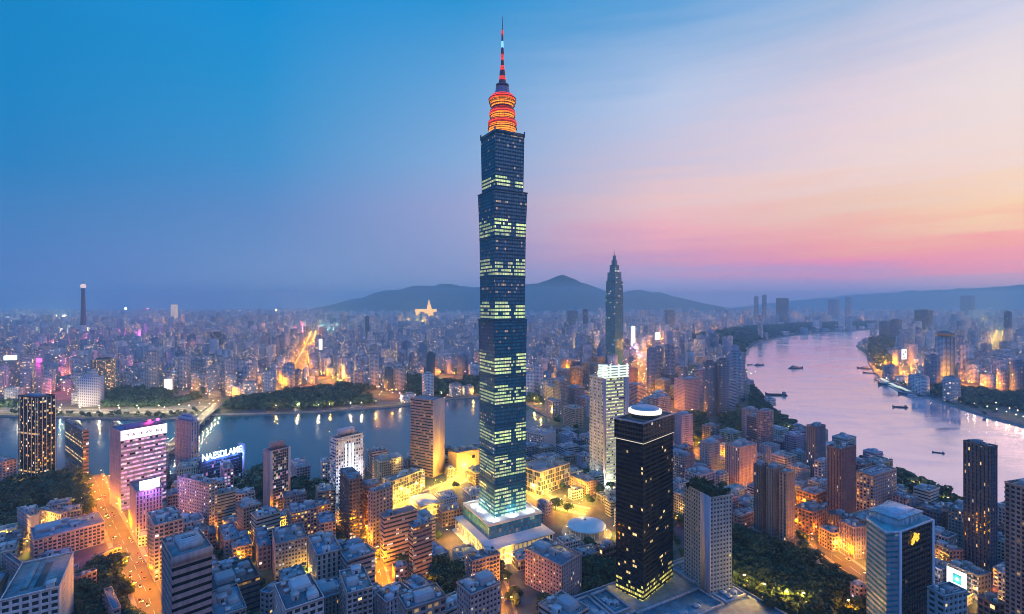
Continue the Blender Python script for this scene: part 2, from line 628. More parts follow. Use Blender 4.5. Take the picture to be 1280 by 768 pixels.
def litfn(p, cols_=((WARM, 3), (WHITE, 2)), k=(0.5, 2.2), floorp=0.0, rowp=None):
    """Random lit rooms: share p of the panes, whole floors now and then."""
    pal = [c for c, w_ in cols_ for _ in range(w_)]

    def f(rows, cols):
        pm = np.full((rows, cols), p)
        if rowp:
            pm = np.array([[rowp(i / rows, j / cols)] for i in range(rows) for j in range(cols)]).reshape(rows, cols)
        on = npr.random((rows, cols)) < pm
        if floorp:
            on |= (npr.random((rows, 1)) < floorp) & (npr.random((rows, cols)) < 0.75)
        c = np.array(pal)[npr.integers(0, len(pal), (rows, cols))]
        return c * (on * npr.uniform(k[0], k[1], (rows, cols)))[..., None]
    return f


def solve(L, C, Rr, by, th=None, cap=36.0):
    """Footprint of a block from three roof corners (left, near, right) and the foot of the near corner, all in photo pixels."""
    Yc = F * CH / (by - HY)
    H = CH - (C[1] - HY) * Yc / F
    P = ((C[0] - 640) / F * Yc, Yc)
    if th is None:
        est = []
        for Q, off in ((Rr, 0), (L, -90)):
            if abs(Q[1] - HY) < 25:
                continue
            Y = F * (CH - H) / (Q[1] - HY)
            dx, dy = (Q[0] - 640) / F * Y - P[0], Y - P[1]
            est.append((math.degrees(math.atan2(dy, dx)) + off, abs(Q[0] - C[0])))
        s = c = 0
        for a, wt_ in est:
            s += wt_ * math.sin(R(a))
            c += wt_ * math.cos(R(a))
        th = math.degrees(math.atan2(s, c))
    t = R(th)
    tr, tl = (Rr[0] - 640) / F, (L[0] - 640) / F
    w = (tr * P[1] - P[0]) / (math.cos(t) - tr * math.sin(t))
    d = (tl * P[1] - P[0]) / (-math.sin(t) - tl * math.cos(t))
    for _ in range(60):                       # a wall seen nearly edge-on gives no depth: turn the block until both walls are believable
        if d > cap or d < 0:
            th += 1.0
        elif w > cap * 1.8 or w < 0:
            th -= 1.0
        else:
            break
        t = R(th)
        w = (tr * P[1] - P[0]) / (math.cos(t) - tr * math.sin(t))
        d = (tl * P[1] - P[0]) / (-math.sin(t) - tl * math.cos(t))
    return P, th, w, d, H


# ------------------------------------------------------------------ the land, the two rivers, the hills
LEFT_NEAR = [(-420, 610), (-150, 596), (0, 592), (80, 594), (140, 594), (240, 592), (310, 592), (335, 600), (400, 600), (440, 590), (490, 575), (540, 572), (575, 568), (600, 560), (640, 546), (668, 536), (686, 527)]
LEFT_FAR = [(682, 519), (668, 511), (655, 504), (640, 499), (600, 495), (560, 498), (500, 507), (400, 514), (340, 516), (280, 517), (200, 523), (100, 522), (0, 519), (-150, 516), (-420, 512)]
RIGHT_NEAR = [(1130, 413), (1099, 411), (1060, 414), (1022, 416), (975, 422), (950, 428), (934, 437), (931, 450), (932, 467), (940, 480), (952, 490), (968, 512), (1000, 536), (1040, 556), (1072, 572), (1120, 590), (1160, 606), (1200, 624), (1257, 654), (1340, 700), (1500, 790)]
RIGHT_FAR = [(1800, 660), (1500, 594), (1380, 563), (1280, 532), (1220, 516), (1160, 496), (1135, 486), (1105, 476), (1092, 464), (1085, 452), (1082, 442), (1070, 432), (1085, 425), (1110, 420)]
river_w = [G(*p) for p in LEFT_NEAR + LEFT_FAR]
river_e = [G(*p) for p in RIGHT_NEAR + RIGHT_FAR]
WATER_Z = -3.0
X0, X1, Y0, Y1 = -19000, 19000, -1500, 16500


def smooth_loop(poly, step):
    out = []
    n = len(poly)
    for i in range(n):
        p0, p1, p2, p3 = (Vector(poly[(i + k) % n]) for k in (-1, 0, 1, 2))
        m = max(1, int((p2 - p1).length / step))
        for k in range(m):
            t = k / m
            q = 0.5 * ((2 * p1) + (p2 - p0) * t + (2 * p0 - 5 * p1 + 4 * p2 - p3) * t * t + (3 * p1 - p0 - 3 * p2 + p3) * t ** 3)
            w_ = 0.35
            out.append(tuple(q * w_ + p1.lerp(p2, t) * (1 - w_)))
    return out


river_w, river_e = smooth_loop(river_w, 40), smooth_loop(river_e, 60)


def ground_mat():
    m, nt, b = newmat('city_ground')
    L = nt.links.new
    t = nadd(nt, 'ShaderNodeTexCoord')
    v = nadd(nt, 'ShaderNodeTexVoronoi')
    v.inputs['Scale'].default_value = 0.022
    L(t.outputs['Object'], v.inputs['Vector'])
    n1 = nadd(nt, 'ShaderNodeTexNoise')
    n1.inputs['Scale'].default_value = 0.06
    n1.inputs['Detail'].default_value = 8
    L(t.outputs['Object'], n1.inputs[0])
    r = nadd(nt, 'ShaderNodeValToRGB')
    e = r.color_ramp.elements
    e[0].position, e[0].color = 0.3, (0.05, 0.05, 0.05, 1)
    e[1].position, e[1].color = 0.7, (0.2, 0.18, 0.16, 1)
    L(n1.outputs[0], r.inputs[0])
    mx = nadd(nt, 'ShaderNodeMix', data_type='RGBA', blend_type='MULTIPLY')
    mx.inputs[0].default_value = 0.5
    L(r.outputs[0], mx.inputs[6])
    L(v.outputs['Color'], mx.inputs[7])
    L(mx.outputs[2], b.inputs['Base Color'])
    b.inputs['Roughness'].default_value = 0.9
    return m


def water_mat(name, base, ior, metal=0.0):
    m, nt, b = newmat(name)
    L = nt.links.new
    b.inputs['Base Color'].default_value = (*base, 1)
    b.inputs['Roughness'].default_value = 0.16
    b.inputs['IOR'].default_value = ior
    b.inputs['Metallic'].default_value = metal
    t = nadd(nt, 'ShaderNodeTexCoord')
    mpn = nadd(nt, 'ShaderNodeMapping')
    mpn.inputs['Scale'].default_value = (0.05, 0.11, 0.05)
    mpn.inputs['Rotation'].default_value = (0, 0, R(20))
    L(t.outputs['Object'], mpn.inputs[0])
    n1 = nadd(nt, 'ShaderNodeTexNoise')
    n1.inputs['Scale'].default_value = 1.0
    n1.inputs['Detail'].default_value = 4
    L(mpn.outputs[0], n1.inputs[0])
    n2 = nadd(nt, 'ShaderNodeTexNoise')
    n2.inputs['Scale'].default_value = 0.12
    n2.inputs['Detail'].default_value = 3
    n2.inputs['Distortion'].default_value = 1.2
    L(mpn.outputs[0], n2.inputs[0])
    bp = nadd(nt, 'ShaderNodeBump')
    bp.inputs['Strength'].default_value = 0.2
    bp.inputs['Distance'].default_value = 0.6
    L(n1.outputs[0], bp.inputs['Height'])
    L(bp.outputs[0], b.inputs['Normal'])
    mr = nadd(nt, 'ShaderNodeMapRange')
    mr.inputs[1].default_value, mr.inputs[2].default_value = 0.35, 0.65
    mr.inputs[3].default_value, mr.inputs[4].default_value = (0.12, 0.22) if metal == 0 else (0.07, 0.26)
    L(n2.outputs[0], mr.inputs[0])
    L(mr.outputs[0], b.inputs['Roughness'])
    return m


def sheet(name, loops, z, mat, kind='structure', holes=()):
    bm = bmesh.new()
    edges = []
    for lp in [loops] + list(holes):
        vs = [bm.verts.new((x, y, z)) for x, y in lp]
        edges += [bm.edges.new((vs[i], vs[(i + 1) % len(vs)])) for i in range(len(vs))]
    bmesh.ops.triangle_fill(bm, use_beauty=True, use_dissolve=False, edges=edges, normal=(0, 0, 1))
    for f in bm.faces:
        if f.normal.z < 0:
            f.normal_flip()
    me = bpy.data.meshes.new(name)
    bm.to_mesh(me)
    bm.free()
    me.materials.append(mat)
    o = bpy.data.objects.new(name, me)
    COL.objects.link(o)
    if kind:
        o['kind'] = kind
    return o


outer = [(X0, Y0), (0, Y0), (X1, Y0), (X1, 4000), (X1, Y1), (0, Y1), (X0, Y1), (X0, 4000)]
sheet('ground', outer, 0.0, ground_mat(), holes=(river_w, river_e))
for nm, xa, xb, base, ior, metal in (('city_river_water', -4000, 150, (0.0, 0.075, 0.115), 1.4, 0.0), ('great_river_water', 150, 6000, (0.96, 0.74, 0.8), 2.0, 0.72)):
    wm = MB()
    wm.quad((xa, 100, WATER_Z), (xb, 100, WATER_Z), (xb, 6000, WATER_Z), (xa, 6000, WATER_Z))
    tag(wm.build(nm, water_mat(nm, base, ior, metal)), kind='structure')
for loop_, nm in ((river_w, 'city_river_embankment'), (river_e, 'great_river_embankment')):
    q = MB()
    for i in range(len(loop_)):
        a, b_ = loop_[i], loop_[(i + 1) % len(loop_)]
        q.quad((*a, WATER_Z - 0.5), (*b_, WATER_Z - 0.5), (*b_, 0.0), (*a, 0.0))
    tag(q.build('embankment_wall', M['concrete']), 'stone embankment wall lining the ' + ('blue city river' if loop_ is river_w else 'wide pink river'), 'embankment', kind='structure')


# hills on the horizon: one sheet of terrain per range, ridge heights read along the skyline
def hills(name, ridge, dist, depth, col):
    xs = np.linspace(ridge[0][0], ridge[-1][0], 220)
    hy = np.interp(xs, [p[0] for p in ridge], [p[1] for p in ridge])
    rows = 26
    V = np.zeros((rows, len(xs), 3))
    rg = np.random.default_rng(3)
    ph = rg.uniform(0, 6.28, 14)
    for k in range(rows):
        t = k / (rows - 1)
        Y = dist + (t - 0.5) * depth
        prof = math.sin(math.pi * t) ** 0.8 if 0 < t < 1 else 0
        X = (xs - 640) / F * dist
        H = CH - (hy - HY) * dist / F
        rough = sum(math.cos(p) * np.sin(X / (90 + 60 * i) + p + k * (0.5 + 0.17 * i)) for i, p in enumerate(ph)) * 7.0 + 34 * np.abs(np.sin(X / 310 + k * .3)) * np.sin(X / 133 + .5 * k) * (hy < 372)
        V[k, :, 0], V[k, :, 1], V[k, :, 2] = X, Y, np.maximum(H * prof + rough * prof * np.clip(H / 200, 0, 1), -0.5)
    n = len(xs)
    i, j = np.meshgrid(np.arange(rows - 1), np.arange(n - 1), indexing='ij')
    f = np.stack([i * n + j, i * n + j + 1, (i + 1) * n + j + 1, (i + 1) * n + j], -1).reshape(-1, 4)
    q = MB()
    q.quads(V.reshape(-1, 3), f)
    o = q.build(name, mat_plain(name + '_woodland', col, rough=0.95, noise=0.5, scale=0.012))
    for p in o.data.polygons:
        p.use_smooth = True
    tag(o, kind='structure')


hills('hills', [(360, 393), (400, 386), (440, 376), (480, 364), (520, 358.5), (548, 356), (580, 358), (610, 361), (645, 360), (672, 354), (690, 348.5), (703, 345), (716, 348.5), (735, 357), (755, 365), (772, 366.5), (795, 363), (825, 368), (855, 375), (885, 382), (910, 389), (940, 394)], 11500, 3000, (0.05, 0.075, 0.045))
hills('far_hills', [(880, 392), (960, 380), (1040, 372), (1100, 368), (1150, 365), (1220, 361), (1280, 357), (1400, 352), (1600, 372), (1800, 395)], 14900, 2600, (0.05, 0.075, 0.045))


# ------------------------------------------------------------------ roofs, masts and other small kit
def proto(name, mb, mats, parent=None, color=None):
    return mb.mesh(name, mats)


kit = {}
q = MB()
q.box(-.5, .5, -.5, .5, 0, .86, 0)
q.box(-.56, .56, -.56, .56, .86, 1.0, 0)
q.box(-.15, .15, -.52, -.5, 0, .6, 1)
kit['stair_hut'] = q.mesh('stair_hut', [M['wall'], M['dark_glass']])
q = MB()
q.lathe([(0.001, 1.0), (.42, .93), (.46, .9), (.46, .25), (.4, .22)], 12)
for sx_ in (-.3, .3):
    for sy_ in (-.3, .3):
        q.box(sx_ - .04, sx_ + .04, sy_ - .04, sy_ + .04, 0, .25)
kit['water_tank'] = q.mesh('water_tank', [M['metal']])
q = MB()
q.box(-.5, .5, -.5, .5, .12, .9, 0, True)
q.lathe([(.36, .9), (.36, 1.0), (.3, 1.0), (.28, .93), (.001, .93)], 10)
for sx_ in (-.4, .4):
    q.box(sx_ - .05, sx_ + .05, -.45, .45, 0, .12)
kit['air_conditioner'] = q.mesh('air_conditioner', [M['metal']])
q = MB()
q.box(-.5, .5, -.5, .5, 0, .35, 0)
q.box(-.46, .46, -.46, .46, .35, .5, 1)
for i in range(1, 4):
    q.box(-.48, .48, -.5 + i * .25 - .02, -.5 + i * .25 + .02, .35, .55, 0)
kit['skylight'] = q.mesh('skylight', [M['metal'], M['glass']])
q = MB()
q.tube([(0, 0, 0), (0, 0, .55), (0, 0, 1.0)], [.035, .025, .01], 5)
for z_ in (.4, .55, .7):
    q.tube([(-.12, 0, z_), (.12, 0, z_)], .01, 4)
kit['aerial'] = q.mesh('aerial', [M['steel']])
q = MB()
q.box(-.5, .5, -.5, .5, 0, .8, 0)
for i in range(5):
    q.box(-.53, .53, -.53, .53, .1 + i * .14, .15 + i * .14, 0)
q.box(-.5, .5, -.5, .5, .8, 1, 1)
kit['plant_room'] = q.mesh('plant_room', [M['wall'], M['roof']])


def kit_put(kind, parent, x, y, z, sx_, sy_, sz_, color, rz=0.0):
    o = bpy.data.objects.new(kind, kit[kind])
    COL.objects.link(o)
    o.parent = parent
    o.location, o.scale, o.rotation_euler = (x, y, z), (sx_, sy_, sz_), (0, 0, rz)
    o.color = (*color, 1)
    return o


FOOT = []                      # footprints already taken: (polygon, centre, radius)
PROT = []                      # what nearer filler must not hide: (left, right, top, foot, distance)
LAND = []                      # landmarks: (phrase, px, py, Y)


def reserve(P, th, w, d, m=0.0):
    t = R(th)
    ux, uy = (math.cos(t), math.sin(t)), (-math.sin(t), math.cos(t))
    pts = [(P[0] + ux[0] * a + uy[0] * b, P[1] + ux[1] * a + uy[1] * b) for a, b in ((-m, -m), (w + m, -m), (w + m, d + m), (-m, d + m))]
    c = (sum(p[0] for p in pts) / 4, sum(p[1] for p in pts) / 4)
    FOOT.append((pts, c, max(math.hypot(p[0] - c[0], p[1] - c[1]) for p in pts)))
    return pts, c


def overlaps(pts, c, r):
    for q_, c2, r2 in FOOT:
        if (c[0] - c2[0]) ** 2 + (c[1] - c2[1]) ** 2 > (r + r2) ** 2:
            continue
        ok = False
        for A, B in ((pts, q_), (q_, pts)):
            for i in range(len(A)):
                ex, ey = A[i][0] - A[i - 1][0], A[i][1] - A[i - 1][1]
                nx, ny = -ey, ex
                a_ = [nx * p[0] + ny * p[1] for p in A]
                b_ = [nx * p[0] + ny * p[1] for p in B]
                if max(a_) < min(b_) or max(b_) < min(a_):
                    ok = True
                    break
            if ok:
                break
        if not ok:
            return True
    return False


def toward(P, th, w, d):
    """Which of the four walls of a block the camera can see."""
    t = R(th)
    ux, uy = Vector((math.cos(t), math.sin(t))), Vector((-math.sin(t), math.cos(t)))
    c = Vector(P) + ux * w / 2 + uy * d / 2
    out = {}
    for k, n, dist in (('A', -uy, d / 2), ('B', -ux, w / 2), ('C', uy, d / 2), ('D', ux, w / 2)):
        m = c + n * dist
        out[k] = (-m).normalized().dot(n) > -0.06
    return out, c


def shell(w_mb, g_mb, x0, x1, y0, y1, z0, z1, style, seen, lits=None, fh=None, bw=None, taper=0.0):
    """Four walls of a block with windows on those that show."""
    tx, ty = (x1 - x0) * taper / 2, (y1 - y0) * taper / 2
    b = [(x0, y0, z0), (x1, y0, z0), (x1, y1, z0), (x0, y1, z0)]
    tp = [(x0 - tx, y0 - ty, z1), (x1 + tx, y0 - ty, z1), (x1 + tx, y1 + ty, z1), (x0 - tx, y1 + ty, z1)]
    for k, i, j in (('A', 0, 1), ('D', 1, 2), ('C', 2, 3), ('B', 3, 0)):
        st = style.get(k) if isinstance(style, dict) else style
        if seen[k] and st:
            panel(w_mb, g_mb, b[i], b[j], tp[j], tp[i], st, (lits.get(k) if isinstance(lits, dict) else lits), fh, bw)
        else:
            w_mb.quads([b[i], b[j], tp[j], tp[i]], [[0, 1, 2, 3]])


def ring(mb, x0, x1, y0, y1, z0, z1, t=0.35, out=0.15, mat=0):
    """A parapet: four walls butted end to end."""
    x0, x1, y0, y1 = x0 - out, x1 + out, y0 - out, y1 + out
    mb.box(x0, x1, y0, y0 + t, z0, z1, mat, True)
    mb.box(x0, x1, y1 - t, y1, z0, z1, mat, True)
    mb.box(x0, x0 + t, y0 + t, y1 - t, z0, z1, mat, True)
    mb.box(x1 - t, x1, y0 + t, y1 - t, z0, z1, mat, True)


def roof_kit(roof, x0, x1, y0, y1, z, col, rs, big):
    """Huts, tanks and machines on a flat roof, kept apart from each other."""
    w, d = x1 - x0, y1 - y0
    taken = []

    def spot(a, b):
        for _ in range(14):
            x, y = rs.uniform(x0 + a / 2 + .9, x1 - a / 2 - .9), rs.uniform(y0 + b / 2 + .9, y1 - b / 2 - .9)
            if x0 + a / 2 + .9 > x1 - a / 2 - .9 or y0 + b / 2 + .9 > y1 - b / 2 - .9:
                return None
            if all(abs(x - p) > (a + u) / 2 + .5 or abs(y - s) > (b + v_) / 2 + .5 for p, s, u, v_ in taken):
                taken.append((x, y, a, b))
                return x, y
    lst = []
    if big:
        lst.append(('plant_room', min(w * rs.uniform(.35, .55), 16), min(d * rs.uniform(.3, .5), 14), rs.uniform(3, 4.5)))
    lst.append(('stair_hut', rs.uniform(3.5, 5.5), rs.uniform(3.5, 6), rs.uniform(2.6, 3.6)))
    n = int(w * d / 60) + 2
    for _ in range(min(n, 8)):
        k = rs.choice(('stair_hut', 'air_conditioner', 'water_tank', 'skylight', 'air_conditioner', 'plant_room'))
        s = {'stair_hut': (4, 4.5, 2.8), 'air_conditioner': (2.4, 1.9, 1.7), 'water_tank': (2.8, 2.8, 3.0), 'skylight': (5, 3.4, 1.4), 'plant_room': (6, 5, 3)}[k]
        f = rs.uniform(.8, 1.25)
        lst.append((k, s[0] * f, s[1] * f, s[2] * f))
    names = []
    for k, a, b, h in lst:
        p = spot(a, b)
        if p:
            g_ = rs.uniform(.75, 1.3)
            cc_ = {'stair_hut': [c * g_ for c in col], 'plant_room': [c * g_ for c in col], 'water_tank': (.42, .47, .5), 'air_conditioner': (.45, .47, .48), 'skylight': (.4, .45, .5)}[k]
            kit_put(k, roof, p[0], p[1], z, a, b, h, cc_)
            names.append(k)
    if rs.random() < .5:
        kit_put('aerial', roof, rs.uniform(x0 + 1, x1 - 1), y0 + .9, z, 5, 5, rs.uniform(4, 7), (.3, .3, .3))
    return names


def block(name, label, cat, P, th, w, d, H, style='punch', wall=(.35, .3, .28), roof=(.16, .2, .22), glass='glass', lit=None, fh=None, bw=None, group=None, seed=0, parapet=1.1, kit_=True, big=False, base=0.0, tower=None, storeys=None, z0=0.0, pod=None):
    """A building: walls, glazing, roof (> parapet, huts, tanks). Its origin is the centre of its foot."""
    seen, c = toward(P, th, w, d)
    rs = random.Random(seed * 7919 + int(P[0] * 13) + int(P[1]))
    root = thing(name, label, cat, (c.x, c.y, z0), R(th), group)
    x0, x1, y0, y1 = -w / 2, w / 2, -d / 2, d / 2
    wm_, gm_ = MB(), MB()
    zb = base
    if base:
        wm_.box(x0, x1, y0, y1, 0, base)
        wm_.f.pop(); wm_.m.pop(); wm_.lit.pop(); wm_.f.append(np.array([(0, 1, 5, 4), (1, 2, 6, 5), (2, 3, 7, 6), (3, 0, 4, 7)]) + wm_.n - 8); wm_.m.append(np.zeros(4, int)); wm_.lit.append(np.zeros((4, 4)))
    shell(wm_, gm_, x0, x1, y0, y1, zb, H, style, seen, lit, fh, bw)
    wm_.build('wall', M['wall'], root, wall)
    if gm_.n:
        tag(gm_.build('glazing', M[glass], root), kind='stuff')
    rm = MB()
    rm.box(x0 - .02, x1 + .02, y0 - .02, y1 + .02, H - .02, H + .22, 0, True)
    ro = rm.build('roof', M['roof'], root, roof)
    if parapet:
        pm = MB()
        ring(pm, x0, x1, y0, y1, H + .22, H + .22 + parapet)
        pm.build('parapet', M['wall'], ro, [min(1, k * 1.1) for k in wall])
    names = roof_kit(ro, x0, x1, y0, y1, H + .22, [min(.6, .5 * a + .5 * b) for a, b in zip(wall, (.3, .36, .42))], rs, big) if kit_ else []
    return root, ro, (x0, x1, y0, y1, H, seen), names


def HB(name, label, cat, L, C, Rr, by, th=None, land=None, **kw):
    """A block set out from the photograph: roof corners and foot as in solve()."""
    P, th, w, d, H = solve(L, C, Rr, by, th, kw.pop('cap', 36.0))
    if not (2.5 < w < 140 and 2.5 < d < 140 and H > 2):
        print('ODD', name, label, [round(v, 1) for v in (th, w, d, H)])
        w, d = min(max(w, 6), 60), min(max(d, 6), 60)
    reserve(P, th, w, d, 0.6)
    PROT.append((min(L[0], C[0]), max(Rr[0], C[0]), min(L[1], C[1], Rr[1]), by, P[1]))
    LAND.append((land or label, (L[0] + Rr[0]) / 2, (C[1] + by) / 2, P[1]))
    return block(name, label, cat, P, th, w, d, H, **kw)


PINKISH, GREY, BROWN, PALE, DARK, MAROON, BRICK = (.42, .35, .35), (.32, .33, .35), (.22, .18, .17), (.52, .5, .5), (.05, .06, .07), (.18, .11, .13), (.3, .17, .13)
TEAL, SLATE, FELT, BLUEROOF = (.09, .2, .24), (.14, .17, .2), (.24, .26, .28), (.1, .22, .33)


# ------------------------------------------------------------------ the supertall tower in the middle
def great_tower():
    P = G(618, 650, 0)
    Y = 440.0
    P = ((618 - 640) / F * Y, Y)
    th = 30.0
    t = R(th)
    ux, uy = Vector((math.cos(t), math.sin(t))), Vector((-math.sin(t), math.cos(t)))
    W0, D0 = 33.0, 30.5
    c = Vector(P) + ux * W0 / 2 + uy * D0 / 2
    root = thing('supertall_tower', 'tallest tower, dark blue glass with lime lit bands and a red spire', 'skyscraper', (c.x, c.y, 0), t)
    LAND.append(('tallest blue glass tower', 628, 500, Y))

    def z(py):
        return CH - (py - HY) * Y / F
    # (top row, foot row, half width factor at foot, at top)
    mods = [(608, 650, 1.0, 1.0), (570, 608, .985, 1.0), (532, 570, .985, 1.0), (508, 532, .985, .99), (470, 508, .985, 1.0), (400, 470, .99, 1.035), (345, 400, .955, .965), (295, 345, .965, .985), (236, 295, .985, 1.055), (163, 236, .885, .93)]
    bands = [(219, 233), (272, 297), (323, 346), (378, 401), (445, 469), (483, 509), (534, 558), (572, 598), (612, 648)]

    def lit(side, zlo, zhi):
        def f(rows, cols):
            a = np.zeros((rows, cols, 3))
            sx_ = (np.arange(cols) + .5) / cols
            for i in range(rows):
                zz = zlo + (i + .5) / rows * (zhi - zlo)
                py = HY + (CH - zz) * F / Y
                band = [(b0, b1) for b0, b1 in bands if b0 - 1 <= py <= b1]
                if band:
                    u = (band[0][1] - py) / (band[0][1] - band[0][0])
                    on = np.ones(cols, bool)
                    if side == 'A':
                        on &= ~((sx_ > .5) & (sx_ < .68) & (npr.random(cols) < (.85 if u > .15 else .35)))
                        if u > .8:
                            on &= (sx_ < .42) if npr.random() < .7 else (sx_ > .7)
                    elif u > .7:
                        on &= sx_ < npr.uniform(.3, .8)
                    for _ in range(npr.integers(0, 3)):            # a few dark rooms in a row
                        c0 = npr.integers(0, cols)
                        on[c0:c0 + npr.integers(1, 4)] = False
                    k = npr.uniform(.5, 1.15, cols) * npr.uniform(.55, 1.15) * (1.15 if side == 'A' else .8)
                    tone = np.where(npr.random((cols, 1)) < .8, np.array([(.72, .88, .3)]), np.array([(1, .86, .45)]))
                    a[i] = tone * (on * k)[:, None]
                else:
                    on = npr.random(cols) < (.30 if npr.random() < .07 else .025)
                    a[i] = np.array(WARM) * (on * npr.uniform(.06, .5, cols))[:, None]
            return a
        return f
    for k, (pt_, pb, f0, f1) in enumerate(mods):
        z0_, z1_ = z(pb), z(pt_)
        w_, g_ = MB(), MB()
        hx, hy = W0 / 2 * f0, D0 / 2 * f0
        b = [(-hx, -hy, z0_), (hx, -hy, z0_), (hx, hy, z0_), (-hx, hy, z0_)]
        s = f1 / f0
        tp = [(p[0] * s, p[1] * s, z1_) for p in b]
        for side, i, j in (('A', 0, 1), ('D', 1, 2), ('C', 2, 3), ('B', 3, 0)):
            panel(w_, g_, b[i], b[j], tp[j], tp[i], 'tower', lit(side, z0_, z1_) if side in 'AB' else None)
        hx1, hy1 = hx * s, hy * s
        w_.box(-hx1 - .35, hx1 + .35, -hy1 - .35, hy1 + .35, z1_ - .9, z1_ - .02, 0, True)
        o = w_.build('shaft_module', M['wall'], root, (.015, .115, .165))
        tag(g_.build('glazing', M['blue_glass'], o), kind='stuff')
    top = z(163)
    # corner fins of the crown and the little masts on its rim
    q_ = MB()
    hx, hy = W0 / 2 * .93, D0 / 2 * .93
    ring(q_, -hx, hx, -hy, hy, top, top + 2.2, .5, .1)
    for sx_, sy_ in ((-1, -1), (1, -1), (1, 1), (-1, 1)):
        q_.box(sx_ * hx - .5, sx_ * hx + .5, sy_ * hy - .5, sy_ * hy + .5, top, top + 4.2, 0)
    q_.build('crown_parapet', M['metal'], root, (.06, .12, .14))
    # the lit lantern and the spire, turned profiles
    Ys = c.y

    def zs(py):
        return CH - (py - HY) * Ys / F

    def rr(px_w):
        return px_w / 2 / F * Ys

    def lathe_part(name, prof, mat, color=None, seg=28):
        m = MB()
        m.lathe([(rr(w_), zs(y_)) for y_, w_ in prof], seg)
        o = m.build(name, mat, root, color)
        for p in o.data.polygons:
            p.use_smooth = True
        return o
    fire = mat_lantern('lantern_amber', (1.0, .25, .02), 1.5)
    red = mat_lantern('lantern_red', (1.0, .05, .02), .95)
    dull = M['metal']
    lathe_part('lantern_base', [(168, 32), (163.5, 34), (158, 33)], fire)
    lathe_part('lantern_rim', [(158, 35.2), (155.5, 36.4), (153, 35.6), (152.6, 31)], red)
    lathe_part('lantern_drum', [(152.6, 31), (148, 28), (144.5, 31)], fire)
    lathe_part('lantern_rim', [(144.5, 33), (142, 32.8), (140, 31), (137, 25)], red)
    lathe_part('lantern_neck', [(137, 25), (134.5, 26)], dull, (.3, .06, .08))
    lathe_part('lantern_bowl', [(134.5, 26), (131, 30), (126.5, 32)], fire)
    lathe_part('lantern_rim', [(126.5, 33), (123.5, 32), (120.6, 28), (119.5, 22)], red)
    lathe_part('spire_collar', [(119.5, 20), (117.5, 19.4), (113, 17), (110, 16.6), (109.5, 12)], dull, (.25, .2, .33))
    lathe_part('spire_gallery', [(109.5, 13), (108, 16.6), (106.5, 16.4), (105.6, 10)], dull, (.1, .12, .2))
    for (a, b_, wa, wb, lit_) in ((105.6, 101, 9.6, 8.6, 0), (101, 95.5, 9, 7.4, 1), (95.5, 89, 7.4, 6.6, 0), (89, 82.5, 5.8, 4.8, 1), (82.5, 76, 4.2, 3.8, 0), (76, 68, 3.6, 3.2, 1), (68, 60, 4.2, 3.0, 0), (60, 52, 3.2, 2.6, 2), (52, 44, 2.6, 2.4, 0), (44, 38, 2.9, 2.4, 1), (38, 21, 1.1, .5, 0)):
        lathe_part('spire_section', [(a, wa), (b_, wb), (b_ - .2, .2)], red if lit_ == 1 else (M['blue_beacon'] if lit_ == 2 else dull), (.2, .05, .1), 14)
    ribs = MB()
    prof = [(164, 34.6), (158, 34), (152.6, 31.6), (148, 28.8), (144.5, 31.6), (137, 25.6), (134.5, 26.6), (131, 30.6), (126.5, 32.6), (119.5, 22.4)]
    for i in range(30):
        a = i * math.pi / 15
        ribs.tube([(math.cos(a) * rr(w_), math.sin(a) * rr(w_), zs(y_)) for y_, w_ in prof], .16, 4)
    for y_, w_ in ((161.5, 34.6), (157.4, 34), (151, 30.4), (146.4, 30.2), (139.4, 29.4), (132.5, 29.4), (129, 31.8), (125, 33)):
        ribs.lathe([(rr(w_), zs(y_) - .25), (rr(w_) + .7, zs(y_) - .2), (rr(w_) + .7, zs(y_) + .2), (rr(w_), zs(y_) + .25)], 28)
    ribs.build('lantern_frame', M['metal'], root, (.12, .03, .03))
    # plinth: lit white terrace, dark glass base, pale outer terrace with lit edge, all square to the shaft
    zt, zg, zo = 25.0, 23.5, 12.5
    pl = MB(); gl = MB()
    ex = (-W0 / 2 - 11, W0 / 2 + 9.5, -D0 / 2 - 11, D0 / 2 + 12)

    def gbox(x0, x1, y0, y1, z0_, z1_):
        seen = {'A': True, 'B': True, 'C': False, 'D': False}
        shell(pl, gl, x0, x1, y0, y1, z0_, z1_, 'curtain', seen, litfn(.10, ((LIME, 1), (WARM, 1)), (.05, .3)), 3.6, 2.4)
    gbox(ex[0], ex[1], ex[2], ex[3], zo, zg)
    o = pl.build('podium_wall', M['metal'], root, (.07, .12, .12))
    tag(gl.build('glazing', M['blue_glass'], o), kind='stuff')
    m = MB()
    m.box(ex[0] - .3, ex[1] + .3, ex[2] - .3, ex[3] + .3, zg, zt - .35, 0, True)
    ring(m, ex[0], ex[1], ex[2], ex[3], zt - .35, zt + .7, .6, .3)
    m.build('upper_terrace', M['white_stone'], root)
    m = MB()
    lt = MB()
    ox = (ex[0] - 8, ex[1] + 3, ex[2] - 17, ex[3] + 3)
    m.box(ox[0], ox[1], ox[2], ox[3], zo - 1.4, zo, 0, True)
    m.box(ox[0] + 1.2, ox[1] - 1.2, ox[2] + 1.2, ox[3] - 1.2, 4.6, 5.6, 0, True)
    m.box(ox[0] - 2, ox[1] + 2, ox[2] - 5, ox[3] + 1, .02, 1.2, 0)
    n = 14
    for i in range(n + 1):
        u = ox[0] + 1.5 + (ox[1] - ox[0] - 3) * i / n
        m.box(u - .4, u + .4, ox[2] + .8, ox[2] + 1.6, 1.2, zo - 1.4, 0)
        v = ox[2] + 1.5 + (ox[3] - ox[2] - 3) * i / n
        if i:
            m.box(ox[0] + .8, ox[0] + 1.6, v - .4, v + .4, 1.2, zo - 1.4, 0)
    m.build('lower_terrace', M['white_stone'], root)
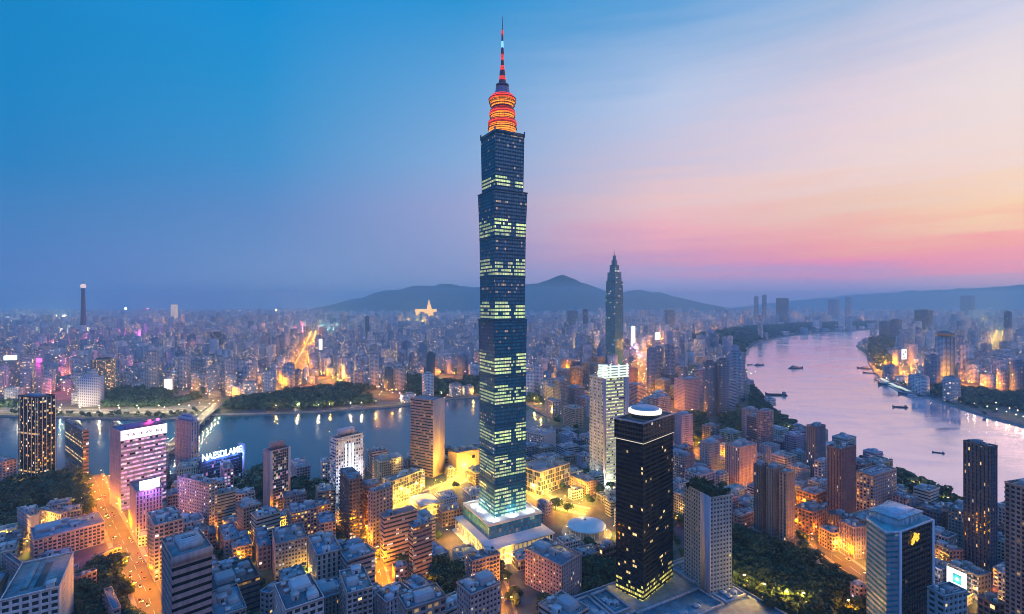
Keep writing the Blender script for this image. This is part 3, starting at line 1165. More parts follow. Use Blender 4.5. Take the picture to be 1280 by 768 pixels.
    lt.box(ox[0] + 3, ox[1] - 3, ox[2] + 3, ox[3] - 3, 5.6, zo - 1.4, 0)
    lt.box(ox[0] + 3, ox[1] - 3, ox[2] + 3, ox[3] - 3, 1.2, 4.6, 0)
    lt.build('lit_colonnade', mat_emit('colonnade_light', (1.0, .66, .24), 0.5), root)
    # uplights on the white terrace
    for x_, y_ in ((-W0 / 2 - 5, -D0 / 2 - 5), (0, -D0 / 2 - 5.5), (W0 / 2 + 4, -D0 / 2 - 5), (-W0 / 2 - 5.5, 4), (-W0 / 2 - 5, D0 / 2 + 4), (W0 / 2 + 4.5, 4)):
        fl = MB()
        fl.box(-.5, .5, -.4, .4, 0, .9, 0)
        f_ = fl.build('floodlight', M['lamp_white'], root, loc=(x_, y_, zt - .35))
        lamp(f_, (0, 0, 2.6), 5200, (.95, 1.0, .78), .5)
    reserve((P[0] - 30, P[1] - 10), th, 62, 66, 2)
    pts, cc_ = [tuple(c + ux * a + uy * b) for a, b in ((ox[0], ox[2]), (ox[1], ox[2]), (ox[1], ox[3]), (ox[0], ox[3]))], tuple(c)
    FOOT.append((pts, cc_, 50))


def mat_lantern(name, col, strength):
    """Lit translucent cladding in thin vertical and horizontal strips."""
    m, nt, b = newmat(name)
    t = nadd(nt, 'ShaderNodeTexCoord')
    w1 = nadd(nt, 'ShaderNodeTexWave', wave_type='BANDS', bands_direction='Z')
    w1.inputs['Scale'].default_value = .16
    w1.inputs['Distortion'].default_value = 1.5
    nt.links.new(t.outputs['Object'], w1.inputs[0])
    n1 = nadd(nt, 'ShaderNodeTexNoise')
    n1.inputs['Scale'].default_value = .35
    nt.links.new(t.outputs['Object'], n1.inputs[0])
    mu = nadd(nt, 'ShaderNodeMath', operation='MULTIPLY')
    nt.links.new(w1.outputs[1], mu.inputs[0])
    nt.links.new(n1.outputs[0], mu.inputs[1])
    mr = nadd(nt, 'ShaderNodeMapRange')
    mr.inputs[2].default_value = .6
    mr.inputs[3].default_value, mr.inputs[4].default_value = .16 * strength, 1.9 * strength
    nt.links.new(mu.outputs[0], mr.inputs[0])
    b.inputs['Base Color'].default_value = (*[k * .4 for k in col], 1)
    b.inputs['Emission Color'].default_value = (*col, 1)
    nt.links.new(mr.outputs[0], b.inputs['Emission Strength'])
    m.cycles.emission_sampling = 'NONE'
    return m


N_LAMPS = [0]


def lamp(parent, loc, watts, col, radius=.4):
    d = bpy.data.lights.new('lamp_light', 'POINT')
    d.energy = watts
    d.color = col
    d.shadow_soft_size = radius
    o = bpy.data.objects.new('lamp_light', d)
    COL.objects.link(o)
    o.parent = parent
    o.location = loc
    N_LAMPS[0] += 1
    return o


STYLES['tower'] = (3.15, 1.7, .02, .02, .34, .06, .28)
M['blue_beacon'] = mat_emit('blue_beacon', (.2, .5, 1.0), 1.6)
great_tower()


# ------------------------------------------------------------------ black tower with the lit oval crown
def black_tower():
    P, th, w, d, H = solve((770, 520), (804, 531), (841, 522), 762, 45)
    reserve(P, th, w, d, 1)
    LAND.append(('black tower with white crown', 805, 640, P[1]))

    def rowp(v, u):
        return .0 if v > .93 else (.85 if v < .06 else (.7 if v < .09 else (.4 if v < .12 else (.022 + .06 * (abs(v - .2) < .03 or abs(v - .47) < .02)))))
    base = litfn(0, ((LIME, 3), (WARM, 3)), (.5, 1.4), rowp=lambda v, u: 0)

    def lit(rows, cols):
        a = np.zeros((rows, cols, 3))
        for i in range(rows):
            v = i / rows
            for j in range(cols):
                if npr.random() < rowp(v, j / cols):
                    a[i, j] = np.array((.95, .85, .2) if v < .13 else (1, .7, .3)) * npr.uniform(.35, 1.3)
        for _ in range(5):
            i, j = npr.integers(3, rows - 2), npr.integers(0, max(1, cols - 2))
            a[i, j:j + npr.integers(1, 4)] = np.array((1, .72, .3)) * npr.uniform(.7, 1.6)
        return a
    sec = H - (556 - 531) * P[1] / F
    root, ro, (x0, x1, y0, y1, _, seen), _ = block('black_tower', 'black glass tower with glowing white oval crown and yellow lit lowest floors', 'skyscraper', P, th, w, d, sec, 'tower', (.012, .014, .018), (.03, .035, .04), 'dark_glass', lit, 3.2, 1.7, kit_=False, parapet=0)
    w_, g_ = MB(), MB()
    o_ = .9
    shell(w_, g_, x0 - o_, x1 + o_, y0 - o_, y1 + o_, sec + 1.0, H, 'tower', seen, litfn(.03, k=(.3, .9)), 3.6, 2.2)
    u = w_.build('upper_storeys', M['metal'], root, (.012, .014, .018))
    tag(g_.build('glazing', M['dark_glass'], u), kind='stuff')
    m = MB()
    ring(m, x0, x1, y0, y1, sec + .3, sec + 1.0, .3, .5)
    m.build('light_band', mat_emit('band_light', (1, .85, .66), 0.75), root)
    m = MB()
    m.box(x0 - o_, x1 + o_, y0 - o_, y1 + o_, H, H + .3, 0, True)
    r2 = m.build('roof', M['roof'], root, (.03, .04, .05))
    m = MB()
    ring(m, x0 - o_, x1 + o_, y0 - o_, y1 + o_, H + .3, H + 1.5, .4, .1)
    m.build('parapet', M['metal'], r2, (.4, .4, .46))
    # oval crown: dark drum, lit fringe of fins, pale blue cap
    rx = 22.5 / F * P[1]
    m = MB()
    m.lathe([(.92, 0), (.92, 3.2)], 36)
    k_ = m.build('crown_drum', M['metal'], root, (.02, .03, .035), loc=(0, 0, H + .3))
    k_.scale = (rx * .9, rx * .9, 1)
    m = MB()
    for i in range(44):
        a = i * 2 * math.pi / 44
        c_, s_ = math.cos(a), math.sin(a)
        for r0, r1, z0_, z1_ in ((.9, 1.02, 3.0, 6.4),):
            tx, ty = -s_ * .045, c_ * .045
            v = [(c_ * r0 + tx, s_ * r0 + ty, z0_), (c_ * r0 - tx, s_ * r0 - ty, z0_), (c_ * r1 - tx, s_ * r1 - ty, z0_ + .3), (c_ * r1 + tx, s_ * r1 + ty, z0_ + .3)]
            v += [(a_, b_, z1_ - .8 if q_ > 1 else z1_) for q_, (a_, b_, _) in enumerate(v)]
            m.quads(v, [(0, 1, 5, 4), (1, 2, 6, 5), (2, 3, 7, 6), (3, 0, 4, 7), (4, 5, 6, 7)])
    m.lathe([(.9, 3.2), (.9, 6.3)], 44)
    k_ = m.build('crown_fringe', mat_emit('crown_light', (1, .95, .8), 0.95), root, loc=(0, 0, H + .3))
    k_.scale = (rx * .95, rx * .95, 1)
    m = MB()
    m.lathe([(.9, 6.3), (.84, 7.2), (.6, 7.9), (.01, 8.1)], 36)
    k_ = m.build('crown_cap', M['metal'], root, (.32, .4, .5), loc=(0, 0, H + .3))
    k_.scale = (rx * .9, rx * .9, 1)
    for p in k_.data.polygons:
        p.use_smooth = True


black_tower()


# ------------------------------------------------------------------ teal office with the yellow emblem
def teal_office():
    by = 824
    Y = F * CH / (by - HY)
    H = CH - (667 - HY) * Y / F
    C = ((1125 - 640) / F * Y, Y)

    def at(px, py):
        return G(px, py, H)
    A0, A1, B1 = at(1083, 650), at(1108, 668), at(1166, 652)
    back = (B1[0] + A0[0] - C[0] + 2, B1[1] + A0[1] - C[1] + 12)
    poly = [A0, A1, C, B1, back]
    cx, cyy = sum(p[0] for p in poly) / 5, sum(p[1] for p in poly) / 5
    LAND.append(('teal office with yellow emblem', 1125, 720, Y))
    root = thing('emblem_office', 'teal banded office with dark end wall carrying a glowing yellow emblem', 'office tower', (cx, cyy, 0))
    pl = [(x - cx, y - cyy) for x, y in poly]
    FOOT.append((poly, (cx, cyy), 45))
    w_, g_, wd, gd = MB(), MB(), MB(), MB()
    for i in range(5):
        a, b = pl[i], pl[(i + 1) % 5]
        args = ((*a, 0), (*b, 0), (*b, H), (*a, H))
        if i in (0, 1):
            panel(w_, g_, *args, 'band', litfn(.03, ((WHITE, 1),), (.05, .3)), 3.3)
        elif i == 2:
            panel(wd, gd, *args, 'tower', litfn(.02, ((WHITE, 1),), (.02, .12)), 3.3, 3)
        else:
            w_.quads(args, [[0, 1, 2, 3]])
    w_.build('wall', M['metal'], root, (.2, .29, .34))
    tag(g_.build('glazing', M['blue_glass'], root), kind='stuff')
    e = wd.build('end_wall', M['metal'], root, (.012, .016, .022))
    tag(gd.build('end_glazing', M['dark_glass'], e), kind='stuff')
    m = MB()
    for p in (2, 3):
        x, y = pl[p]
        m.box(x - .7, x + .7, y - .7, y + .7, 0, H + 1.2, 0)
    m.build('corner_pillar', M['metal'], root, (.5, .54, .62))
    m = MB()
    m.prism([(x * 1.005, y * 1.005) for x, y in pl], H, H + .5, 0)
    ro = m.build('roof', M['roof'], root, (.1, .3, .33))
    m = MB()
    for i in range(5):
        a, b = Vector(pl[i]), Vector(pl[(i + 1) % 5])
        dn = (b - a).normalized()
        nn = Vector((dn.y, -dn.x)) * .25
        v = [a + nn, b + nn, b - nn, a - nn]
        m.quads([(p.x, p.y, H + .5) for p in v] + [(p.x, p.y, H + 1.5) for p in v], [(0, 1, 5, 4), (1, 2, 6, 5), (2, 3, 7, 6), (3, 0, 4, 7), (4, 5, 6, 7)])
    m.build('parapet', M['metal'], ro, (.5, .54, .62))
    ax = Vector(pl[3]) - Vector(pl[2])
    tz = math.atan2(ax.y, ax.x)
    mid = (Vector(pl[0]) + Vector(pl[3]) + Vector(pl[4])) / 3 * .5 + Vector(pl[2]) * .1
    pw, pd = ax.length * .72, 17
    m = MB()
    for hz_, s_ in ((4.2, 1.0),):
        m.box(-pw / 2, pw / 2, -pd / 2, pd / 2, .5, 5.2, 0)
        m.box(-pw / 2 - .5, pw / 2 + .5, -pd / 2 - .5, pd / 2 + .5, 5.2, 5.9, 1, True)
    for i in range(5):
        m.box(-pw / 2 + 1 + i * pw / 5.2, -pw / 2 + 2.6 + i * pw / 5.2, -pd / 2 - .12, -pd / 2 - .02, 1, 4.6, 2)
    ph = m.build('penthouse', [M['metal'], M['roof'], M['blue_glass']], ro, (.24, .42, .5), loc=(mid.x, mid.y, H))
    ph.rotation_euler.z = tz
    m = MB()
    m.box(-pw / 3.2, pw / 2.6, -pd / 3, pd / 3, 5.9, 7.2, 0)
    p2 = m.build('penthouse_roof', M['metal'], ro, (.45, .52, .6), loc=(mid.x, mid.y, H))
    p2.rotation_euler.z = tz
    # emblem: two swooping strokes under a dot, the lower ones like joined letters
    mid = Vector(pl[2]).lerp(Vector(pl[3]), .43)
    nrm = Vector((math.sin(tz), -math.cos(tz))) * .55
    S = 1.3
    strokes = [[(-5.2, -3.4), (-4.8, -.8), (-2.6, 1.0), (.6, 1.2), (4.6, 2.6), (4.4, -.9), (1.6, -2.6)], [(-5.0, -4.0), (-2.4, -3.0), (-1.2, -.6), (1.0, .2), (3.4, .6)], [(-2.2, 1.4), (-1.0, 2.8), (.6, 2.9)], [(.9, .2), (1.1, -1.2), (1.4, -2.4)], [(-3.6, -1.2), (-2.2, -1.6), (-3.6, -2.8)]]
    m = MB()
    for s_ in strokes:
        pts = [(x * S * .62, 0, y * S * .62) for x, y in s_]
        m.tube(pts, .42, 6)
    m.lathe([(.001, 1.9), (.7, 2.15), (.9, 2.7), (.7, 3.2), (.001, 3.4)], 10, -.3, 0)
    em = m.build('emblem', mat_emit('emblem_light', (1, .58, .05), 1.25), e, loc=(mid.x + nrm.x, mid.y + nrm.y, H - 6.0))
    em.rotation_euler.z = tz


teal_office()


# ------------------------------------------------------------------ pale tower with the lit crown, and the far spired skyscraper
def crown_tower():
    P, th, w, d, H = solve((737, 468), (754, 474), (786, 468), 607, 27)
    reserve(P, th, w, d, 1)
    LAND.append(('pale tower with lit crown', 762, 540, P[1]))

    def litA(rows, cols):
        a = np.zeros((rows, cols, 3))
        for i in range(rows):
            v = i / rows
            for j in range(cols):
                if .06 < (j + .5) / cols < .82 and npr.random() < .86:
                    a[i, j] = np.array(LIME if npr.random() < .7 else (1, .95, .6)) * npr.uniform(.5, 1.15) * (1.9 if v < .09 else (.8 + .35 * v))
        return a
    root, ro, (x0, x1, y0, y1, _, seen), _ = block('crowned_tower', 'pale tower with lime lit floors and floodlit white crown of beams', 'skyscraper', P, th, w, d, H, {'A': 'band', 'B': 'punch'}, (.5, .5, .52), FELT, 'glass', {'A': litA, 'B': litfn(.3, ((WHITE, 2), (LIME, 1)), (.2, .8))}, 3.9, 2.6, kit_=False)
    t = M['white_light']
    m = MB()
    m.box(x1 - w * .17, x1 + .25, y0 - .5, y0 - .1, 0, H, 0, True)
    m.box(x0 - .5, x0 + w * .10, y0 - .5, y0 - .1, 0, H, 0, True)
    m.build('corner_pier', M['wall'], root, (.42, .4, .44))
    s = P[1] / F
    glow = mat_emit('crown_beam_light', (.93, 1, .86), 0.95)
    zc = H + .3
    for k in range(5):
        m = MB()
        m.box(x0 + w * .02, x1, y0 - .3, y0 + 1.2, zc + k * 3.4 * s, zc + k * 3.4 * s + 1.7 * s, 0, True)
        m.build('crown_beam', glow, root)
    for u in (.02, .3, .62, .96):
        m = MB()
        m.box(x0 + w * u, x0 + w * u + 1.4, y0 + 1.2, y0 + 2.6, zc, zc + 17 * s, 0, True)
        m.build('crown_post', glow, root)
    m = MB()
    m.lathe([(.1, 0), (6.5 * s, .1), (7 * s, 6 * s), (5.5 * s, 12 * s), (6 * s, 16 * s), (.1, 17 * s)], 16)
    m.build('crown_drum', mat_lantern('crown_drum_light', (.85, 1, .85), .9), root, loc=(x0 + 7 * s, y0 + 10 * s, zc))
    m = MB()
    m.box(x0 + w * .3, x1 - 1, y0 + 3, y1 - 1, zc, zc + 13 * s, 0)
    m.build('plant_room', M['metal'], root, (.2, .3, .36))
    fl = MB()
    fl.box(-.6, .6, -.6, .6, 0, 1, 0)
    for x_, y_ in ((x1 - 6, y0 - 7), (x0 + 2, y0 - 7), (x0 - 7, y0 + 8)):
        f_ = fl.build('floodlight', M['lamp_white'], root, loc=(x_, y_, .02))
        lamp(f_, (0, 0, 2.5), 26000, (1, .92, .62), .6)


crown_tower()


def spired_tower():
    Y = 1500.0
    X = (768 - 640) / F * Y
    root = thing('spired_skyscraper', 'slim teal skyscraper with stepped top and twin masts', 'skyscraper', (X, Y, 0), R(38))
    LAND.append(('slim teal skyscraper with masts', 768, 400, Y))
    s = Y / F

    def z(py):
        return CH - (py - HY) * s
    tiers = [(470, 372, 10.6, 10.6), (372, 352, 10.4, 10.0), (352, 341, 8.6, 8.2), (341, 332, 6.0, 5.4), (332, 326, 3.6, 3.2), (326, 320, 2.2, 1.8)]
    for k, (pb, pt_, w0, w1) in enumerate(tiers):
        w_, g_ = MB(), MB()
        h = w0 / 1.38 * s
        f = w1 / w0
        z0_, z1_ = z(pb) if k else 0, z(pt_)
        shell(w_, g_, -h, h, -h, h, z0_, z1_, 'tower', {'A': True, 'B': True, 'C': False, 'D': False}, litfn(.03, ((WHITE, 2), (LIME, 1)), (.15, .7), floorp=.03), 6.5, 5.5, f - 1)
        w_.box(-h * f - .8, h * f + .8, -h * f - .8, h * f + .8, z1_ - 1.5, z1_ + .5, 0, True)
        o = w_.build('tier', M['metal'], root, (.03, .12, .15))
        tag(g_.build('glazing', M['blue_glass'], o), kind='stuff')
    for sx_ in (-1.6, 1.8):
        m = MB()
        m.tube([(sx_, 0, z(322)), (sx_, 0, z(312 + sx_))], [.9, .35], 5)
        m.build('mast', M['steel'], root)
    FOOT.append(([(X - 35, Y - 35), (X + 35, Y - 35), (X + 35, Y + 35), (X - 35, Y + 35)], (X, Y), 50))


spired_tower()


def mast_tower():
    Y = 2900.0
    X = (104 - 640) / F * Y
    s = Y / F
    root = thing('television_tower', 'thin dark television tower with a lit pod near its top', 'tower', (X, Y, 0))
    LAND.append(('thin television tower', 104, 400, Y))

    def z(py):
        return CH - (py - HY) * s
    m = MB()
    m.lathe([(4.0 * s, 0), (2.6 * s, z(400)), (1.9 * s, z(364)), (1.8 * s, z(360))], 12)
    m.build('shaft', M['wall'], root, (.06, .07, .1))
    m = MB()
    m.lathe([(2.0 * s, z(360.4)), (2.9 * s, z(359.2)), (3.0 * s, z(357.2)), (2.2 * s, z(355.8)), (1.0 * s, z(355))], 16)
    m.build('pod', mat_emit('pod_light', (1, .72, .62), .9), root)
    m = MB()
    m.tube([(0, 0, z(355.2)), (0, 0, z(350))], [.8 * s, .2 * s], 6)
    m.build('mast', M['steel'], root)


mast_tower()


# ------------------------------------------------------------------ lit letters and lamps on fronts
def letters(parent, text, width, height, loc, rz, mat, depth=.35):
    cu = bpy.data.curves.new('sign_letters', 'FONT')
    cu.body = text
    cu.align_x, cu.align_y = 'CENTER', 'CENTER'
    cu.extrude = depth
    cu.size = 1.0
    cu.offset = .012
    o = bpy.data.objects.new('sign_letters', cu)
    COL.objects.link(o)
    bpy.context.view_layer.update()
    dx, dy = max(o.dimensions.x, .01), max(o.dimensions.y, .01)
    o.parent = parent
    o.scale = (width / dx, height / dy, 1)
    o.rotation_euler = (R(90), 0, rz)
    o.location = loc
    me = bpy.data.meshes.new_from_object(o)
    me.materials.clear()
    me.materials.append(mat)
    q_ = bpy.data.objects.new('sign_letters', me)
    COL.objects.link(q_)
    q_.parent, q_.scale, q_.rotation_euler, q_.location = parent, o.scale, o.rotation_euler, o.location
    bpy.data.objects.remove(o)
    return q_


def box_part(name, parent, x0, x1, y0, y1, z0, z1, mat, color=None):
    m = MB()
    m.box(x0, x1, y0, y1, z0, z1, 0, True)
    return m.build(name, mat, parent, color)


# ------------------------------------------------------------------ the west side of the near city, front to back
r, ro, (x0, x1, y0, y1, H, _), _ = HB('white_office', 'white gridded office block with teal sunken roof court', 'office block', (0, 752), (74, 735), (92, 692), 817, th=124, cap=90, style='grid', wall=(.62, .6, .6), roof=TEAL, lit=litfn(.02, k=(.2, .8)), fh=4.2, bw=4.0, kit_=False, land='white gridded office')
box_part('light_well', ro, x0 + 8, x1 - 8, y0 + 9, y0 + 13, H + .24, H + .5, M['roof'], (.02, .05, .06))
box_part('roof_ridge', ro, x0 + 8, x1 - 8, y0 + 16, y0 + 19, H + .24, H + 1.7, M['roof'], (.1, .24, .28))
kit_put('stair_hut', ro, x0 + 5, y0 + 4.5, H + .24, 5, 4, 3, (.5, .5, .5))

r, ro, (x0, x1, y0, y1, H, _), _ = HB('banded_tower', 'mauve banded tower with dark teal roof beside the orange avenue', 'office tower', (202, 671), (215, 700), (265, 683), 874, th=44, style='band', wall=(.36, .26, .26), roof=TEAL, lit=None, fh=4.4, kit_=False, land='mauve banded tower', glass='dark_glass')
box_part('top_fascia', r, x0 - .5, x1 + .5, y0 - .5, y0 - .12, H - 3.4, H + 1.2, M['wall'], (.4, .33, .34))
w_ = x1 - x0
p_ = box_part('penthouse', ro, x0 + w_ * .25, x1 - w_ * .16, y0 + 6, y1 - 8, H + .24, H + 3.8, M['wall'], (.34, .38, .42))
kit_put('skylight', ro, x0 + w_ * .55, (y0 + y1) / 2, H + 3.82, 8, 4, 1.6, (.45, .5, .55))
kit_put('water_tank', ro, x1 - 2.4, y1 - 4, H + .24, 2.6, 2.6, 3.2, (.4, .46, .5))
kit_put('air_conditioner', ro, x0 + 3, y1 - 4, H + .24, 2.4, 2, 1.7, (.45, .47, .5))

HB('slate_block', 'beige block with blue-grey roof standing behind the mauve banded tower', 'apartment block', (184, 646), (193, 659), (229, 648), 728, th=44, style='balcony', wall=PINKISH, roof=SLATE, lit=litfn(.05))
r, ro, (x0, x1, y0, y1, H, _), _ = HB('purple_block', 'purple lit block with blazing white roof sign in front of the pink tower', 'office tower', (162, 612), (170, 617), (203, 611), 675, th=30, style='pier', wall=(.3, .22, .34), roof=SLATE, lit=litfn(.12, ((PINK, 2), (WHITE, 1)), (.1, .5)), kit_=False, land='purple block with white roof sign')
sg = MB()
sg.box(x0 + 3, x1 - 2, y0 + 1, y0 + 2.4, H + 1.5, H + 9.5, 0, True)
sg.build('roof_sign', mat_emit('roof_sign_light', (.95, .86, 1), 3.2), ro)
lamp(ro, (0, y0 - 4, H + 5), 40000, (.55, .3, 1), 1.5)

r, ro, (x0, x1, y0, y1, H, _), _ = HB('pink_tower', 'broad pink lit tower with red roof beacon and white lettered top band', 'office tower', (137, 537), (151, 541), (208, 532), 640, th=None, style={'A': 'band', 'B': 'pier'}, wall=(.5, .36, .4), roof=(.2, .16, .3), lit={'A': litfn(.86, ((PINK, 3), ((1, .7, .85), 2), ((.8, .4, .75), 1)), (.55, 1.35)), 'B': litfn(.1, k=(.2, .7))}, fh=4.6, bw=2.6, kit_=False, land='broad pink tower')
PT = (r, x0, x1, y0, y1, H)
hb = (H + 1.3) - 11
bd = box_part('sign_band', r, x0 - .2, x1 + .3, y0 - 1.1, y0 - .1, H - 8.5, H + 1.6, mat_emit('sign_band_light', (1, .86, .92), 1.5))
letters(bd, 'T A  IE ZV  B )', (x1 - x0) * .78, 3.4, ((x0 + x1) / 2, y0 - 1.22, H - 4.0), 0, mat_plain('dark_letters', (.12, .06, .12), noise=0), .1)
box_part('plant_room', ro, x0 + 6, x1 - 3, y0 + 5, y0 + 10, H + .24, H + 5, M['wall'], (.3, .2, .45))
q = MB(); q.lathe([(.01, 2.6), (1.4, 2.2), (1.7, 1), (1.2, 0)], 10)
rb = q.build('roof_beacon', M['red_light'], ro, loc=(x0 + (x1 - x0) * .66, y0 + 6, H + 5.0))
lamp(rb, (0, -2.5, 1.5), 5000, (1, .05, .2), 1)
q = MB(); q.lathe([(.01, 2.6), (1.2, 2.2), (1.5, 1), (1.0, 0)], 10)
q.build('roof_beacon', M['magenta_light'], ro, loc=(x1 - 6, y0 + 6, H + 5.0))
kit_put('aerial', ro, x0 + 2, y1 - 4, H + .24, 14, 14, 12, (.5, .5, .5))

DT = HB('dark_riverside_tower', 'dark glass tower with golden lit window columns at the river edge', 'office tower', (23, 496), (47, 498), (69, 486), 602, th=18, style='tower', wall=(.03, .04, .055), roof=(.2, .24, .32), glass='dark_glass', lit=litfn(.2, ((WARM, 3), (AMBER, 1), (WHITE, 1)), (.3, 1.5), floorp=.08), fh=3.8, bw=2.2, kit_=False, land='dark riverside tower')
r, ro, (x0, x1, y0, y1, H, _), _ = DT
m = MB()
for i in range(5):
    m.box(x0 + (x1 - x0) * i / 4 - .25, x0 + (x1 - x0) * i / 4 + .25, y0 - .7, y0 - .1, 0, H, 0, True)
    m.box(x0 - .7, x0 - .1, y0 + (y1 - y0) * (i + .5) / 5 - .25, y0 + (y1 - y0) * (i + .5) / 5 + .25, 0, H, 0, True)
m.build('light_column', mat_emit('column_light', (.75, .66, .5), .10), r)
box_part('penthouse', ro, x0 + 4, x1 - 6, y0 + 6, y1 - 8, H + .24, H + 3, M['wall'], (.25, .32, .42))
HB('brown_waterside_block', 'small brown banded block with two yellow lit floors by the water', 'office block', (81, 538), (104, 540), (111, 536), 592, th=-8, style='band', wall=(.26, .18, .17), roof=FELT, lit={'A': litfn(.08), 'B': litfn(.0, ((AMBER, 1), ((1, .8, .3), 1)), (.5, 1.4), rowp=lambda v, u: .85 if (.1 < v < .32 or .52 < v < .64) else .02)}, fh=4.6, bw=3, land='brown waterside block')
HB('orange_edge_block', 'mauve riverside block glowing orange along one side', 'apartment block', (-16, 579), (3, 579), (21, 569), 610, th=25, style='punch', wall=(.4, .3, .3), roof=SLATE, lit=litfn(.08), land='mauve riverside block')
r, ro, (x0, x1, y0, y1, H, _), _ = HB('domed_tower', 'slim lilac ribbed tower with stepped blue roof beside the bridge', 'office tower', (219, 527), (239, 529), (249, 525), 597, th=16, style='pier', wall=(.46, .36, .42), roof=(.2, .26, .4), lit={'A': litfn(.3, ((AMBER, 2), (PINK, 1)), (.1, .55)), 'B': litfn(.08, ((PINK, 1),), (.1, .4))}, fh=4, bw=3.2, kit_=False, land='slim lilac tower')
w_ = x1 - x0; d_ = y1 - y0
box_part('stepped_roof', ro, x0 + 2, x1 - 2, y0 + 2, y1 - 2, H + .24, H + 5, M['wall'], (.3, .34, .5))
box_part('stepped_roof', ro, x0 + 5, x1 - 5, y0 + 5, y1 - 5, H + 5, H + 9, M['wall'], (.3, .36, .55))
# slab with the white roof letters
r, ro, (x0, x1, y0, y1, H, _), _ = HB('lettered_slab', 'dark blue slab with glowing white letters along its roof edge', 'office block', (247, 577), (252, 580), (303, 567), 618, th=None, style='curtain', wall=(.03, .06, .16), roof=SLATE, glass='dark_glass', lit=litfn(.05, (((.3, .5, 1), 2), (PINK, 1)), (.1, .6)), fh=3.6, kit_=False, land='slab with white roof letters')
LS = (r, x0, x1, y0, y1, H)
LW = (x1 - x0)
lt = letters(ro, 'NAESDLAME', LW * .97, 7.6, ((x0 + x1) / 2, y0 + .4, H + 5.6), 0, mat_emit('roof_letter_light', (.86, .93, 1), 3.2), .25)
m = MB()
for i in range(10):
    m.box(x0 + LW * i / 9 - .12, x0 + LW * i / 9 + .12, y0 + .9, y0 + 1.2, H + .24, H + 9, 0)
m.build('sign_frame', M['steel'], ro)
box_part('end_fin', r, x1 + .1, x1 + 3.4, y0 - .4, y1, 0, H + 11, M['wall'], (.42, .46, .68))
for i in range(3):
    lamp(ro, (x0 + LW * (i + .5) / 3, y0 - 4.5, H + 3), 22000, (.25, .4, 1), 1.5)
HB('pink_lit_block', 'narrow block studded with bright pink and white windows in front of the lettered slab', 'apartment block', (275, 585), (280, 588), (292, 583), 628, th=30, style='balcony', wall=(.4, .28, .36), roof=SLATE, lit=litfn(.6, ((PINK, 3), ((.9, .85, 1), 2), ((.6, .5, 1), 1)), (.4, 1.6)), fh=3.6, bw=2.8, land='block with pink windows')
HB('gridded_block', 'wide beige block with close window grid and an orange lit end wall', 'apartment block', (222, 601), (261, 606), (272, 599), 670, th=5, style='punch', wall=(.36, .3, .28), roof=SLATE, lit=litfn(.10), fh=3.0, bw=2.6, land='beige gridded block')
r, ro, (x0, x1, y0, y1, H, _), _ = HB('penthouse_tower', 'beige framed tower with brick penthouse and dark window field', 'apartment tower', (329, 557), (337, 566), (363, 559), 645, th=None, style={'A': 'curtain', 'B': 'pier'}, wall=(.42, .34, .36), roof=(.08, .1, .14), lit={'A': litfn(.25, ((WHITE, 2), (WARM, 2), (PINK, 1)), (.2, .9)), 'B': litfn(.05)}, fh=2.9, bw=2.2, kit_=False, land='beige tower with penthouse')
box_part('penthouse', ro, x0 + (x1 - x0) * .18, x1 - (x1 - x0) * .15, y0 + 5, y1 - 5, H + .24, H + 7.5, M['wall'], (.34, .22, .22))
m = MB()
for u in (0, .87):
    m.box(x0 + (x1 - x0) * u, x0 + (x1 - x0) * (u + .13), y0 - .6, y0 - .12, 0, H + 1.3, 0, True)
m.build('corner_pier', M['wall'], r, (.55, .46, .44))
# white floodlit tower
r, ro, (x0, x1, y0, y1, H, _), _ = HB('white_lit_tower', 'white tower with blazing lit centre strip and flat penthouse', 'office tower', (412, 543), (420, 550), (454, 542), 634, th=None, style={'A': 'grid', 'B': 'band'}, wall=(.6, .56, .62), roof=(.06, .08, .12), lit={'A': litfn(.5, ((WHITE, 2), ((.85, .92, 1), 2)), (.25, .9)), 'B': litfn(.5, (((.8, .75, 1), 2), (WHITE, 1)), (.15, .55))}, fh=3.6, bw=2.8, kit_=False, land='white floodlit tower')
w_ = x1 - x0
box_part('penthouse', ro, x0 + w_ * .22, x1 - w_ * .25, y0 + 4, y1 - 4, H + 2.5, H + 8.5, M['wall'], (.5, .46, .54))
box_part('penthouse_neck', ro, x0 + w_ * .3, x1 - w_ * .32, y0 + 5, y1 - 5, H + .24, H + 2.5, M['wall'], (.1, .1, .14))
for u in (.33, .46, .59):
    box_part('light_strip', r, x0 + w_ * u, x0 + w_ * (u + .04), y0 - 1.2, y0 - .1, H * .2, H * .9, mat_emit('strip_light', (.9, .97, 1), 1.1))
for u in (.4, .55):
    lamp(r, (x0 + w_ * u, y0 - 9, H * .45), 14000, (.85, .93, 1), 2)
box_part('cornice', r, x0 - .8, x1 + .8, y0 - .8, y0 - .1, H - 3, H - 1.6, M['wall'], (.6, .55, .6))
HB('curved_top_block', 'dark narrow tower with rounded teal roof before the white floodlit tower', 'apartment tower', (425, 597), (437, 601), (453, 596), 680, th=28, style='balcony', wall=(.13, .13, .16), roof=(.12, .26, .34), lit=litfn(.10, ((WHITE, 2), (WARM, 1)), (.3, 1.1)), fh=3.3, bw=2.6, land='dark narrow tower')
HB('pale_waterside_block', 'small pale block at the water beside the white floodlit tower', 'apartment block', (400, 576), (403, 579), (413, 575), 608, th=30, style='punch', wall=PALE, roof=FELT, lit=litfn(.12))
HB('lilac_waterside_block', 'low lilac block among dark trees at the water', 'apartment block', (364, 583), (371, 586), (388, 579), 606, th=30, style='balcony', wall=(.44, .36, .42), roof=FELT, lit=litfn(.15))
